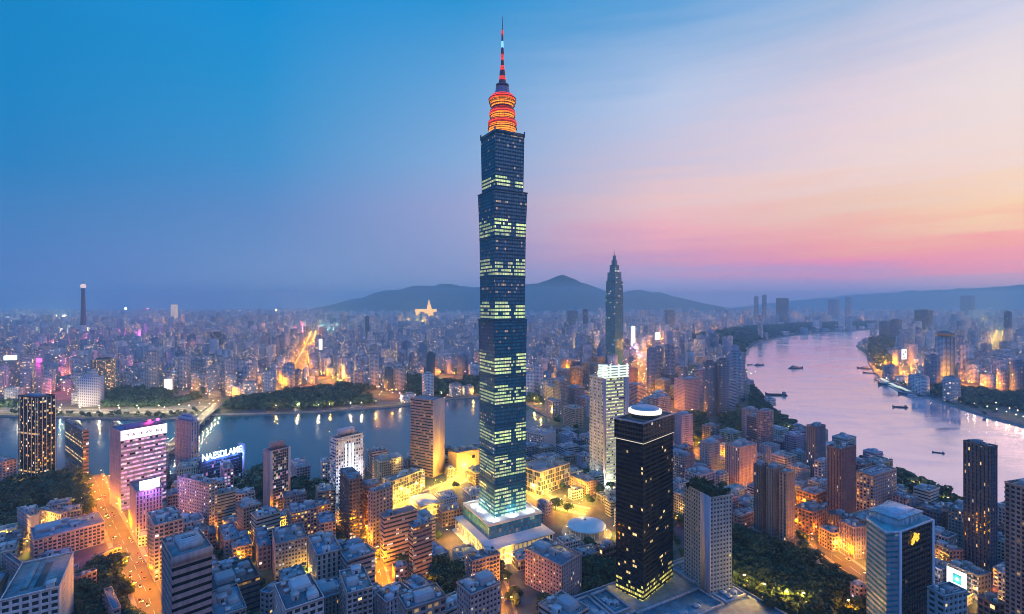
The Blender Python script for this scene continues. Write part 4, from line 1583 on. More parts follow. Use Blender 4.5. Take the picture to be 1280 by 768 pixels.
# big slab on the river
r, ro, (x0, x1, y0, y1, H, _), _ = HB('river_slab', 'tall brown slab with pale rounded end standing alone on the river bank', 'office tower', (513, 488), (541, 502), (555, 500), 598, th=38, style={'A': 'pier', 'B': 'band'}, wall=(.34, .24, .23), roof=(.12, .18, .24), lit={'A': litfn(.25, ((AMBER, 2), (WARM, 2)), (.15, .6)), 'B': litfn(.17, ((AMBER, 3), (WARM, 2)), (.1, .7))}, fh=3.6, bw=3, kit_=False, land='tall brown river slab')
box_part('end_panel', r, x0 - .05, x1 + .4, y0 - .9, y0 - .1, H * .02, H + 1.4, M['wall'], (.5, .38, .34))
for i in range(3):
    box_part('roof_rail', ro, x0 + 2 + i * (x1 - x0 - 4) / 3, x0 + 3 + i * (x1 - x0 - 4) / 3, y0 + 3, y1 - 3, H + .24, H + 1.8, M['metal'], (.3, .38, .46))
HB('yellow_lit_hall', 'low block with front wall floodlit bright yellow and flat dark roof', 'office block', (478, 588), (490, 603), (527, 586), 633, th=None, style='curtain', wall=(.5, .42, .3), roof=(.08, .13, .17), lit=litfn(.3, ((AMBER, 2), ((1, .75, .25), 2)), (.2, .9)), land='yellow floodlit block')
HB('slate_tower', 'grey blue tower with twin roof boxes in front of the yellow floodlit block', 'apartment tower', (460, 613), (466, 617), (491, 608), 684, th=None, style='punch', wall=(.24, .22, .25), roof=BLUEROOF, lit=litfn(.08), land='grey blue tower')
HB('balconied_tower', 'broad balconied tower with two bright blue roof boxes', 'apartment tower', (475, 639), (480, 649), (521, 638), 708, th=35, style='band', wall=(.3, .25, .26), roof=SLATE, lit=litfn(.08, k=(.2, .9)), fh=3.4, land='broad balconied tower', big=True)
HB('brown_corner_tower', 'brown tower with pale roof rim and scattered lit rooms, right before the balconied tower', 'apartment tower', (511, 651), (517, 661), (540, 653), 732, th=None, style='band', wall=(.27, .2, .19), roof=BLUEROOF, lit=litfn(.15, ((WARM, 2), (WHITE, 1)), (.2, 1.0)), fh=3.3, land='brown corner tower')
HB('lit_flats', 'block sprinkled with yellow lit flats and twin blue roofs', 'apartment block', (359, 637), (364, 643), (396, 632), 683, th=35, style='balcony', wall=(.28, .25, .27), roof=BLUEROOF, lit=litfn(.34, ((WARM, 3), ((1, .85, .3), 2)), (.3, 1.3)), fh=3.0, bw=2.6, land='block of yellow lit flats')
HB('hatched_block', 'block with arched lit window field and cluttered blue roof', 'apartment block', (340, 677), (344, 682), (384, 675), 730, th=28, style='punch', wall=(.3, .27, .29), roof=SLATE, lit=litfn(.2, ((WHITE, 3), (WARM, 1)), (.15, .7)), fh=3.0, bw=2.4, land='block with cluttered blue roof')
HB('pale_pier_block', 'pale block of tall window bays with curved blue roof', 'apartment block', (385, 686), (396, 696), (427, 683), 752, th=25, style='pier', wall=(.42, .37, .36), roof=BLUEROOF, lit=litfn(.04), bw=3.4, land='pale bay windowed block')
HB('wedge_block', 'wide block with teal skylit roof beside the glowing alley', 'apartment block', (424, 689), (434, 703), (469, 692), 756, th=None, style='band', wall=(.33, .29, .3), roof=TEAL, lit=litfn(.14, k=(.15, .7)), big=True, land='block beside the glowing alley')
HB('frame_roof_block', 'beige block with railed teal roof near the bottom edge', 'apartment block', (424, 729), (434, 744), (466, 736), 836, th=None, style='balcony', wall=(.4, .36, .36), roof=TEAL, lit=litfn(.06), land='beige block with railed teal roof')
HB('colonnade_block', 'white fronted block with row of round-headed top windows', 'apartment block', (343, 738), (357, 765), (405, 749), 860, th=None, style='grid', wall=(.5, .46, .46), roof=(.06, .12, .16), lit=litfn(.05), big=True, land='white fronted block')
HB('vault_roof_block', 'wide brown block with white skylight on a long rounded roof', 'apartment block', (497, 748), (508, 764), (558, 746), 860, th=30, style='grid', wall=(.34, .26, .25), roof=(.1, .15, .2), lit=litfn(.14, ((WARM, 1),), (.1, .4)), big=True, land='wide brown block')
HB('lattice_block', 'mauve lattice fronted block with four blue roof boxes', 'apartment block', (571, 719), (588, 746), (626, 728), 862, th=None, style='punch', wall=(.4, .3, .3), roof=SLATE, lit=litfn(.12, ((WHITE, 2), (WARM, 2)), (.15, .7)), fh=3.0, bw=2.6, big=True, land='mauve lattice block')
HB('long_slab_block', 'long pinkish slab with pale ribbed end and tiered blue roofs', 'apartment block', (656, 681), (702, 709), (727, 703), 755, th=None, style={'A': 'pier', 'B': 'punch'}, wall=(.44, .33, .32), roof=(.1, .16, .22), lit=litfn(.09), fh=3.0, bw=2.8, big=True, land='long pinkish slab')
HB('arched_low_block', 'low mauve block with dark roof in front of the tower terrace', 'apartment block', (582, 693), (590, 703), (625, 694), 738, th=28, style='balcony', wall=(.34, .3, .33), roof=(.05, .08, .12), lit=litfn(.06), land='low block before the tower terrace')
HB('columned_hall', 'low grey hall with tall columns and a flat roof', 'hall', (716, 690), (728, 697), (752, 686), 712, th=28, style='pier', wall=(.34, .33, .35), roof=(.14, .2, .25), lit=litfn(.02), land='grey columned hall')
HB('brick_low_block', 'low red brick block beside the black tower', 'low block', (745, 680), (753, 688), (771, 680), 709, th=30, style='shop', wall=(.28, .15, .13), roof=(.12, .2, .27), lit=litfn(.04))
HB('dark_lit_roof_block', 'dark block with gold lights strung under its sunken roof', 'office block', (254, 722), (264, 741), (325, 724), 785, th=None, style='band', wall=(.14, .12, .12), roof=(.03, .05, .07), lit=litfn(.12, ((AMBER, 2), (WARM, 1)), (.1, .6), rowp=lambda v, u: .55 if v > .8 else .12), land='dark block with gold lights', big=True)
HB('navy_block', 'plain navy block with pale blue roof', 'apartment block', (318, 680), (323, 686), (339, 680), 714, th=30, style='punch', wall=(.16, .18, .24), roof=BLUEROOF, lit=litfn(.03))
HB('blue_roof_flats', 'small block under a bright blue roof with a pale hut', 'apartment block', (286, 681), (291, 687), (315, 681), 709, th=28, style='balcony', wall=(.26, .24, .27), roof=BLUEROOF, lit=litfn(.04))
HB('tarp_roof_flats', 'small block under a sloping sky blue cover', 'apartment block', (273, 669), (281, 678), (301, 669), 702, th=28, style='punch', wall=(.28, .25, .27), roof=(.14, .3, .42), lit=litfn(.05))
HB('teal_tank_block', 'teal roofed block with round blue tank at the bottom edge', 'apartment block', (259, 762), (268, 775), (308, 765), 850, th=28, style='balcony', wall=(.3, .27, .27), roof=(.12, .27, .36), lit=litfn(.05))
HB('stepped_flats', 'stepped block with two blue roofs behind the white fronted block', 'apartment block', (325, 730), (336, 744), (354, 728), 790, th=None, style='punch', wall=(.36, .33, .35), roof=BLUEROOF, lit=litfn(.05))
HB('blue_hat_block', 'plain block with blue rounded roof between two lit towers', 'apartment block', (396, 647), (401, 656), (420, 649), 695, th=30, style='balcony', wall=(.26, .25, .3), roof=(.12, .26, .4), lit=litfn(.04))
HB('hip_block', 'small pinkish block tucked behind the brown corner tower', 'apartment block', (490, 704), (494, 713), (510, 707), 730, th=30, style='punch', wall=(.34, .27, .28), roof=BLUEROOF, lit=litfn(.07))
HB('dark_low_flats', 'low dark flats west of the tower terrace', 'low block', (547, 633), (553, 642), (578, 632), 660, th=29, style='balcony', wall=(.3, .2, .19), roof=(.1, .13, .16), lit=litfn(.05))
HB('white_roof_hall', 'yellow lit hall under a flat white roof', 'hall', (511, 623), (526, 635), (553, 623), 648, th=32, style='shop', wall=(.45, .38, .25), roof=(.5, .5, .52), lit=litfn(.5, ((AMBER, 3), ((1, .75, .25), 3)), (.4, 1.3)), kit_=False, land='hall with flat white roof')
r, ro, (x0, x1, y0, y1, H, _), _ = HB('orange_box_hall', 'plain box glowing orange with one round dark opening', 'hall', (560, 562), (571, 568), (604, 560), 592, th=None, style=None, wall=(.55, .38, .18), roof=(.12, .12, .14), land='orange glowing box')
q = MB(); q.lathe([(.01, 0), (2.4, 0), (2.4, .3)], 16)
o = q.build('round_opening', M['dark_glass'], r, loc=(x0 + (x1 - x0) * .62, y0 - .32, H * .68)); o.rotation_euler = (R(-90), 0, 0)
HB('tan_lit_hall', 'broad tan hall with floodlit patterned walls beside the tallest tower', 'hall', (648, 586), (675, 592), (712, 586), 620, th=26, style='curtain', wall=(.5, .4, .3), roof=(.2, .21, .25), lit=litfn(.42, ((AMBER, 2), ((1, .8, .45), 3)), (.12, .6)), fh=5, bw=3, land='broad tan hall')
HB('white_slab_flats', 'white gridded flats with a blank pink end wall', 'apartment block', (655, 545), (680, 545), (695, 535), 565, th=18, style={'A': None, 'B': 'punch'}, wall=(.5, .44, .46), roof=(.26, .28, .34), lit=litfn(.08), land='white gridded flats')
HB('canal_flats', 'cream tower block beside the lit end of the blue river', 'apartment block', (681, 500), (691, 503), (702, 500), 524, th=25, style='punch', wall=(.46, .38, .36), roof=FELT, lit=litfn(.1))
HB('cream_double_block', 'cream double block with an amber lit side', 'apartment block', (704, 508), (716, 512), (730, 508), 537, th=28, style='balcony', wall=(.48, .4, .34), roof=FELT, lit=litfn(.2, ((AMBER, 1), (WARM, 2)), (.1, .5)))
HB('brick_hall', 'low brick block with blue roof below the pale crowned tower', 'low block', (712, 591), (733, 604), (747, 597), 621, th=None, style='punch', wall=(.32, .2, .17), roof=(.16, .2, .28), lit=litfn(.03))
HB('long_white_row', 'long mauve row of joined flats with patchwork blue roofs', 'apartment block', (38, 670), (42, 677), (131, 660), 704, th=None, style='balcony', wall=(.42, .33, .36), roof=(.2, .24, .32), lit=litfn(.12, ((WARM, 2), (AMBER, 1)), (.15, .7)), fh=3.0, bw=2.8, big=True, land='long mauve row of flats')
HB('pale_end_flats', 'narrow flats with a blank pink gable among the park trees', 'apartment block', (21, 645), (38, 647), (49, 637), 676, th=20, style={'A': None, 'B': 'punch'}, wall=(.46, .36, .38), roof=(.2, .26, .34), lit=litfn(.03), land='narrow flats with pink gable')
HB('orange_low_wing', 'low wing glowing orange from lamps in the park', 'low block', (47, 642), (76, 644), (84, 637), 662, th=10, style='punch', wall=(.44, .33, .3), roof=(.2, .2, .28), lit=litfn(.06))
HB('park_edge_flats', 'small reddish flats with dark blue roof at the dark park', 'low block', (92, 717), (96, 724), (121, 714), 746, th=None, style='balcony', wall=(.32, .22, .22), roof=(.08, .15, .2), lit=litfn(.02))
HB('avenue_canopy_block', 'flat roofed market hall beside the orange avenue', 'hall', (116, 690), (119, 698), (152, 683), 708, th=None, style='shop', wall=(.34, .28, .28), roof=(.1, .14, .2), lit=litfn(.1, ((AMBER, 1),), (.2, .6)))
HB('corner_villa', 'low mauve block with teal roof at the west edge', 'low block', (4, 702), (27, 711), (34, 697), 730, th=0, style='punch', wall=(.36, .28, .3), roof=(.06, .12, .16), lit=litfn(.02))
HB('park_hut', 'little pink gabled house under the park trees at the bottom edge', 'house', (130, 757), (141, 764), (151, 758), 792, th=40, style='balcony', wall=(.4, .3, .32), roof=(.1, .18, .26), lit=None)

HB('raised_roof_hall', 'hall with raised teal roof in front of the podium at the bottom edge', 'hall', (673, 757), (707, 779), (736, 762), 832, th=None, style='band', wall=(.34, .36, .4), roof=(.09, .22, .27), lit=litfn(.04), big=True, land='hall with raised teal roof')

# ------------------------------------------------------------------ the east side
r, ro, (x0, x1, y0, y1, H, _), _ = HB('fin_tower', 'grey teal textured tower with a broad pale corner fin and planted roof', 'apartment tower', (855, 599), (888, 624), (915, 615), 754, th=None, style='punch', wall=(.3, .38, .4), roof=(.06, .1, .09), lit=litfn(.012, k=(.2, .6)), fh=3.0, bw=2.6, kit_=False, land='grey teal tower with pale fin')
box_part('corner_fin', r, x0 - .9, x0 - .12, y0 - .5, y0 + (y1 - y0) * .33, 0, H + 1.6, M['wall'], (.5, .48, .55))
FIN = (ro, x0, x1, y0, y1, H)
HB('far_right_tower', 'brown tower with small arched roof house at the east edge', 'apartment tower', (1256, 603), (1305, 618), (1330, 606), 820, th=None, style='balcony', wall=(.36, .27, .25), roof=(.12, .17, .2), lit=litfn(.1, ((AMBER, 2), (WARM, 1)), (.08, .5)), fh=3.0, bw=2.6, big=True, land='brown tower at the east edge')
HB('navy_riverside_tower', 'navy tower with scattered gold windows standing on the great river bank', 'apartment tower', (1204, 552), (1238, 560), (1247, 556), 722, th=18, style='pier', wall=(.05, .075, .12), roof=(.08, .13, .2), glass='dark_glass', lit=litfn(.07, ((WARM, 3), (WHITE, 1)), (.3, 1.4), floorp=.02), fh=3.2, bw=2.6, land='navy riverside tower')
HB('maroon_tower', 'maroon tower with a round green roof', 'apartment tower', (1034, 556), (1052, 563), (1070, 557), 662, th=30, style='pier', wall=MAROON, roof=(.05, .12, .13), lit=litfn(.06, ((WARM, 1), (WHITE, 1)), (.2, .9)), fh=3.1, bw=2.6, land='maroon tower')
HB('blue_spike_tower', 'dark blue tower with a turreted top near the great river', 'apartment tower', (1008, 531), (1020, 535), (1032, 532), 603, th=30, style='pier', wall=(.13, .16, .22), roof=(.08, .12, .18), lit=litfn(.03), land='dark blue turreted tower')
HB('copper_lit_flats', 'long flats with an amber lit gable behind the maroon tower', 'apartment block', (1070, 584), (1092, 596), (1121, 590), 654, th=28, style='punch', wall=(.36, .28, .28), roof=(.2, .24, .3), lit={'B': litfn(.4, ((AMBER, 3), (WARM, 1)), (.2, 1.0)), 'A': litfn(.06)}, land='long flats with amber gable')
for k, (L, C, Rr, by, col, nm, lb) in enumerate(((( 942, 581), (951, 584), (960, 581), 676, (.1, .12, .15), 'dark_wing_tower', 'darkest wing of the three joined towers above the wood'), ((958, 584), (967, 588), (977, 585), 681, (.2, .2, .22), 'middle_wing_tower', 'middle wing of the three joined towers above the wood'), ((974, 589), (983, 593), (994, 589), 686, (.3, .24, .23), 'brown_wing_tower', 'brown wing of the three joined towers above the wood'))):
    HB(nm, lb, 'apartment tower', L, C, Rr, by, th=32, style='pier', wall=col, roof=(.08, .12, .14), lit=litfn(.015), fh=3.1, bw=2.6, land='three joined towers' if k == 1 else lb)
HB('rosy_twin_block', 'rosy block with ribbed front facing the wooded hill', 'apartment block', (906, 554), (924, 561), (946, 555), 612, th=30, style='pier', wall=(.4, .31, .33), roof=FELT, lit=litfn(.05), land='rosy ribbed block')
HB('spotted_tower', 'slender tower with rosy lit top floors near the river wood', 'apartment tower', (946, 513), (955, 516), (967, 512), 577, th=30, style='balcony', wall=(.34, .27, .32), roof=FELT, lit=litfn(.12, ((PINK, 1), (AMBER, 2)), (.15, .8)), land='slender rosy tower')
HB('copper_low_block', 'low brick court glowing copper red beside the avenue', 'low block', (993, 632), (1016, 642), (1036, 634), 670, th=30, style='punch', wall=BRICK, roof=(.2, .22, .28), lit=litfn(.2, ((AMBER, 1),), (.1, .5)))
HB('copper_back_block', 'low brick court behind the copper one with pale blue roof', 'low block', (996, 611), (1018, 620), (1036, 613), 640, th=30, style='balcony', wall=(.28, .16, .13), roof=(.24, .27, .34), lit=litfn(.1, ((AMBER, 1),), (.1, .5)))
HB('pale_roof_brick', 'brick block under a pale corrugated roof at the wood edge', 'low block', (913, 641), (926, 647), (949, 641), 664, th=30, style='punch', wall=(.3, .2, .2), roof=(.36, .42, .52), lit=litfn(.02))
HB('teal_flat_hall', 'flat teal roofed hall at the foot of the joined towers', 'hall', (937, 657), (950, 666), (969, 659), 676, th=30, style='shop', wall=(.2, .24, .26), roof=(.2, .34, .4), lit=None, kit_=False)
HB('yellow_end_flats', 'small flats lit golden by the avenue lamps', 'apartment block', (1024, 657), (1040, 668), (1052, 664), 690, th=None, style='balcony', wall=(.4, .3, .24), roof=(.22, .25, .32), lit=litfn(.2, ((AMBER, 1), (WARM, 1)), (.2, .8)))
HB('mauve_step_flats', 'stepped mauve flats with pale roof between avenue and emblem office', 'apartment block', (1049, 648), (1067, 661), (1083, 655), 700, th=None, style='pier', wall=(.34, .25, .27), roof=(.26, .3, .38), lit=litfn(.03))
HB('garden_flats', 'small mauve flats at the foot of the emblem office', 'low block', (1063, 724), (1074, 737), (1086, 730), 765, th=None, style='punch', wall=(.38, .3, .33), roof=(.22, .28, .38), lit=litfn(.05))
HB('teal_corner_block', 'small teal block with grid windows at the bottom edge', 'apartment block', (1159, 734), (1181, 747), (1209, 736), 850, th=None, style='grid', wall=(.22, .34, .4), roof=(.07, .2, .24), lit=litfn(.01), fh=3.4, land='small teal block')
HB('brown_court_block', 'brown block with blue flat roof behind the emblem office', 'low block', (1165, 674), (1187, 690), (1204, 681), 714, th=None, style='balcony', wall=(.3, .22, .2), roof=(.14, .22, .3), lit=litfn(.03))
r, ro, (x0, x1, y0, y1, H, _), _ = HB('screen_block', 'brown block with a dazzling white and teal screen on its flank', 'office block', (1184, 704), (1223, 722), (1239, 714), 752, th=None, style={'A': 'punch', 'B': 'grid'}, wall=(.36, .28, .25), roof=(.26, .3, .36), lit=litfn(.05), land='block with the white screen')
d_ = y1 - y0
sc_ = box_part('screen', r, x0 - 1.1, x0 - .75, y0 + d_ * .34, y1 - .3, H * .18, H * .93, mat_emit('screen_light', (1, .98, .9), 1.8))
box_part('screen_picture', sc_, x0 - 1.22, x0 - 1.12, y0 + d_ * .5, y0 + d_ * .78, H * .36, H * .76, mat_emit('screen_teal', (.06, .5, .48), .6))
q = MB(); q.lathe([(.01, .16), (.9, .12), (1.2, 0)], 12)
o = q.build('screen_spot', mat_emit('screen_spot_light', (.5, 1, 1), 1.6), sc_, loc=(x0 - 1.24, y0 + d_ * .63, H * .55)); o.rotation_euler = (0, R(-90), 0)
box_part('screen_frame', sc_, x0 - .74, x0 - .1, y0 + d_ * .4, y1 - 1, H * .25, H * .86, M['steel'])
lamp(sc_, (x0 - 6, y0 + d_ * .65, H * .5), 9000, (1, .96, .85), 2)
HB('east_brick_shed', 'low brick shed with teal roof under the brown east tower', 'low block', (1222, 744), (1244, 757), (1256, 750), 780, th=None, style='shop', wall=(.32, .2, .16), roof=(.14, .24, .28), lit=litfn(.05))
HB('bright_white_flats', 'white flats with one lit row beside the maroon tower', 'apartment block', (1018, 573), (1027, 579), (1037, 573), 614, th=30, style='punch', wall=(.46, .42, .46), roof=FELT, lit=litfn(.06))


# podium round the foot of the black tower, and the two raised roofs in front
def podium():
    y = 768 + 62
    P = G(742, 846)
    th = 29
    P, w, d, H = (81.0, 269.0), 122, 92, 5.0
    c = None
    t = R(th)
    ux, uy = Vector((math.cos(t), math.sin(t))), Vector((-math.sin(t), math.cos(t)))
    c0 = Vector(P)
    root = thing('podium_hall', 'broad podium of grey roofs and sunken courts round the black tower foot', 'hall', (c0.x, c0.y, 0), t)
    tower = [Vector(p) for p in FOOT_BLACK]
    pts = [((p - c0).dot(ux), (p - c0).dot(uy)) for p in tower]
    m = MB()
    m.box(0, w, 0, d, 0, H, 0)
    wl = m.build('wall', M['wall'], root, (.28, .3, .33))
    m = MB()
    m.box(-.3, w + .3, -.3, d + .3, H + .02, H + .3, 0, True)
    ro = m.build('roof', M['roof'], root, (.16, .22, .27))
    m = MB()
    ring(m, 0, w, 0, d, H + .3, H + 1.5, .5, .3)
    m.build('parapet', M['wall'], ro, (.42, .44, .48))
    rs = random.Random(4)
    x_a, x_b = min(p[0] for p in pts) - 3, max(p[0] for p in pts) + 3
    y_a, y_b = min(p[1] for p in pts) - 3, max(p[1] for p in pts) + 3
    for (a, b, e, f_) in ((4, x_a - 3, 34, 58), (4, (x_a - 3) / 2, 62, 88), ((x_a - 3) / 2 + 3, x_a - 3, 62, 88), (x_a - 2, x_b, 34, y_a - 4), (x_b + 3, w - 4, 34, 58), (x_b + 3, w - 4, 63, 88)):
        if b - a < 5 or f_ - e < 5:
            continue
        m = MB()
        ring(m, a, b, e, f_, H + .3, H + 2.1, .8, 0)
        k_ = m.build('court_wall', M['wall'], ro, (.4, .43, .48))
        box_part('court_floor', k_, a + .8, b - .8, e + .8, f_ - .8, H + .32, H + .55, M['roof'], rs.choice(((.04, .07, .1), (.08, .2, .26), (.12, .26, .34))))
        for _ in range(6):
            kit_put(rs.choice(('air_conditioner', 'skylight', 'stair_hut')), ro, rs.uniform(a + 4, b - 4), rs.uniform(e + 4, f_ - 4), H + .56, 4, 3.4, 2.2, (.34, .4, .46))
    FOOT.append(([tuple(c0), tuple(c0 + ux * w), tuple(c0 + ux * w + uy * d), tuple(c0 + uy * d)], tuple(c0 + ux * w / 2 + uy * d / 2), 80))
    LAND.append(('podium of the black tower', 760, 762, 300))


FOOT_BLACK = None


# white disc roof on its paved court
def disc_hall():
    P = G(733, 666, 0)
    root = thing('disc_hall', 'low round hall with a smooth white disc roof', 'hall', (P[0], P[1], 0))
    s = P[1] / F
    rx = 23.5 * s
    H = (666 - 655) * s * .93
    m = MB()
    m.lathe([(rx * .86, .4), (rx * .86, H - 1.2)], 48)
    w_ = m.build('wall', M['metal'], root, (.3, .3, .3))
    m = MB()
    for i in range(40):
        a = i * math.pi / 20
        m.tube([(math.cos(a) * rx * .93, math.sin(a) * rx * .93, .4), (math.cos(a) * rx * .93, math.sin(a) * rx * .93, H - 1)], .25, 5)
    m.build('colonnade', M['white_stone'], root)
    m = MB()
    m.lathe([(rx * .8, H - 1.2), (rx, H - 1), (rx * 1.02, H - .2), (rx * .97, H + .25), (rx * .6, H + .8), (.01, H + 1.1)], 56)
    d_ = m.build('disc_roof', M['white_stone'], root)
    for p in d_.data.polygons:
        p.use_smooth = True
    m = MB()
    m.lathe([(1.0, H + 1.05), (.9, H + 2.2), (.01, H + 2.6)], 10)
    m.build('finial', M['metal'], root, (.1, .12, .14), loc=(0, rx * .4, 0))
    m = MB()
    m.lathe([(rx * 1.32, .03), (rx * 1.32, .4), (.01, .42)], 48)
    m.build('plinth', M['paving'], root)
    FOOT.append(([(P[0] - rx * 1.3, P[1] - rx * 1.3), (P[0] + rx * 1.3, P[1] - rx * 1.3), (P[0] + rx * 1.3, P[1] + rx * 1.3), (P[0] - rx * 1.3, P[1] + rx * 1.3)], P, rx * 1.8))
    LAND.append(('white disc roof', 734, 656, P[1]))
    for i in range(8):
        a = i * math.pi / 4 + .2
        fm = MB()
        fm.box(-.25, .25, -.25, .25, 0, .5, 0)
        f_ = fm.build('uplight', M['lamp_white'], root, loc=(math.cos(a) * rx * 1.15, math.sin(a) * rx * 1.15, .42))
        if i % 2 == 0 or math.sin(a) < 0:
            lamp(f_, (0, 0, 1.4), 220, (1, .85, .55), .3)


disc_hall()
FOOT_BLACK = FOOT[1][0] if False else None
for pts_, c_, r_ in FOOT:
    px_, py_ = pxof(c_[0], c_[1])
    if 795 < px_ < 815 and 690 < py_ < 765 and r_ < 40:
        FOOT_BLACK = pts_
podium()


# ------------------------------------------------------------------ streets
def pxline(pts):
    return [G(*p) for p in pts]


ROADS = {   # name: (centre line, carriageway width, pavement width)
    'west_avenue': (pxline([(116, 594), (124, 612), (133, 636), (146, 662), (160, 690), (173, 718), (186, 748), (202, 790)]), 15, 3.5),
    'east_avenue': (pxline([(806, 478), (815, 495), (828, 510), (840, 530), (852, 547), (868, 561), (895, 577), (930, 592), (968, 617), (992, 645), (1004, 662), (1032, 686), (1062, 708), (1092, 731), (1140, 768)]), 16, 3.0),
    'river_road': (pxline([(806, 478), (806, 450), (815, 437), (838, 424), (866, 417), (900, 411), (926, 407), (960, 404.5), (1010, 403), (1100, 402)]), 34, 6.0),
    'alley': (pxline([(450, 664), (464, 690), (474, 712), (480, 738)]), 8, 2.0),
    'south_alley': (pxline([(622, 728), (631, 752), (638, 790)]), 9, 2.5),
    'far_bank_road': (pxline([(-260, 511), (0, 512), (100, 514), (200, 514), (275, 508)]), 20, 5.0),
    'plaza_street': (pxline([(492, 640), (540, 615), (575, 600), (590, 588)]), 12, 5.0),
    'plaza_lane': (pxline([(664, 612), (690, 628), (716, 636), (735, 640)]), 12, 5.0),
    'north_street': (pxline([(366, 474), (374, 458), (381, 444), (389, 424), (392, 415)]), 26, 6.0),
    'east_far_street': (pxline([(1236, 450), (1246, 430), (1250, 414)]), 30, 6.0),
    'quay_road': (pxline([(1098, 452), (1112, 466), (1135, 476), (1180, 482), (1240, 490)]), 20, 5.0),
}


def smooth_line(pts, step=9.0):
    out = []
    P_ = [Vector(pts[0]) * 2 - Vector(pts[1])] + [Vector(p) for p in pts] + [Vector(pts[-1]) * 2 - Vector(pts[-2])]
    for i in range(1, len(P_) - 2):
        p0, p1, p2, p3 = P_[i - 1:i + 3]
        m = max(2, int((p2 - p1).length / step))
        for k in range(m):
            t = k / m
            out.append(0.5 * ((2 * p1) + (p2 - p0) * t + (2 * p0 - 5 * p1 + 4 * p2 - p3) * t * t + (3 * p1 - p0 - 3 * p2 + p3) * t ** 3))
    out.append(P_[-2])
    return out


def strip(mb, line, a, b, z, mat=0, skip=None):
    """A ribbon from offset a to offset b (metres to the left of the line)."""
    prev = None
    for i, p in enumerate(line):
        d = (line[min(i + 1, len(line) - 1)] - line[max(i - 1, 0)]).normalized()
        n = Vector((-d.y, d.x))
        cur = ((p + n * a), (p + n * b))
        if prev is not None and not (skip and i % skip[0] >= skip[1]):
            mb.quads([(*prev[0], z), (*prev[1], z), (*cur[1], z), (*cur[0], z)], [[0, 1, 2, 3]])
        prev = cur


ROADL = {}
zr = .02
for nm, (pts, w_, pv) in ROADS.items():
    ln = smooth_line(pts)
    ROADL[nm] = (ln, w_, pv)
    m = MB()
    strip(m, ln, -w_ / 2, w_ / 2, zr)
    tag(m.build('road', M['asphalt']), kind='structure')
    for s_ in (-1, 1):
        m = MB()
        strip(m, ln, s_ * w_ / 2, s_ * (w_ / 2 + pv), zr + .13)
        strip_k = MB()
        for i in range(len(ln) - 1):
            d = (ln[i + 1] - ln[i]).normalized()
            n = Vector((-d.y, d.x)) * s_ * w_ / 2
            a, b = ln[i] + n, ln[i + 1] + n
            m.quads([(*a, zr - .1), (*b, zr - .1), (*b, zr + .13), (*a, zr + .13)], [[0, 1, 2, 3]])
        tag(m.build('pavement', M['paving']), kind='structure')
    m = MB()
    for o_ in ((-.09, .09),):
        strip(m, ln, o_[0], o_[1], zr + .03, skip=(2, 1))
    tag(m.build('road_markings', M['paint']), kind='structure')
    zr += .012

PARKS = {
    'west': [(-60, 640), (0, 610), (40, 602), (80, 596), (112, 600), (120, 622), (128, 645), (105, 642), (88, 632), (50, 632), (20, 648), (14, 668), (-60, 690)],
    'south_west': [(118, 712), (150, 706), (164, 735), (176, 768), (184, 792), (92, 792), (95, 742)],
    'centre_a': [(308, 598), (330, 590), (329, 625), (310, 622)],
    'centre_b': [(364, 608), (409, 608), (411, 632), (366, 642)],
    'hill': [(919, 668), (968, 668), (990, 690), (1024, 708), (1056, 728), (1082, 752), (1096, 840), (900, 840), (917, 750)],
    'court': [(722, 708), (768, 712), (770, 738), (728, 742)],
    'strip': [(543, 705), (570, 725), (568, 770), (546, 775)],
    'terrace': [(688, 628), (714, 634), (708, 643), (690, 638)],
    'river_a': [(940, 484), (968, 516), (1000, 540), (990, 552), (958, 540), (938, 512)],
    'river_b': [(1120, 592), (1200, 627), (1204, 645), (1160, 634), (1118, 606)],
    'mid_hill': [(850, 522), (880, 520), (884, 560), (868, 556), (852, 540)],
    'mid_wood': [(900, 522), (926, 520), (930, 545), (905, 548)],
}
WOODS = [
    [(345, 490), (400, 481), (470, 487), (474, 505), (400, 512), (345, 513)],
    [(507, 472), (560, 470), (600, 476), (640, 480), (640, 496), (600, 492), (555, 495), (505, 503)],
    [(120, 490), (180, 487), (250, 494), (252, 503), (130, 506)],
    [(282, 500), (345, 497), (345, 513), (284, 514)],
    [(842, 434), (870, 421), (930, 411.5), (1000, 406.5), (1095, 404), (1100, 409), (1060, 412), (1022, 414), (975, 420), (950, 426), (934, 434), (926, 450), (900, 445), (870, 442)],
    [(1085, 429), (1105, 422), (1135, 425), (1112, 452), (1102, 466), (1090, 450), (1088, 440)],
    [(1145, 486), (1200, 484), (1280, 492), (1420, 506), (1420, 560), (1280, 526), (1220, 510), (1160, 492)],
    [(-60, 506), (60, 506.5), (60, 510), (-60, 509.5)], [(130, 505), (250, 503), (250, 508.5), (130, 510.5)],
    [(640, 500), (668, 498), (690, 512), (700, 526), (690, 522)],
]
park_w = {k: [G(*p) for p in v] for k, v in PARKS.items()}
woods_w = [[G(*p) for p in v] for v in WOODS]


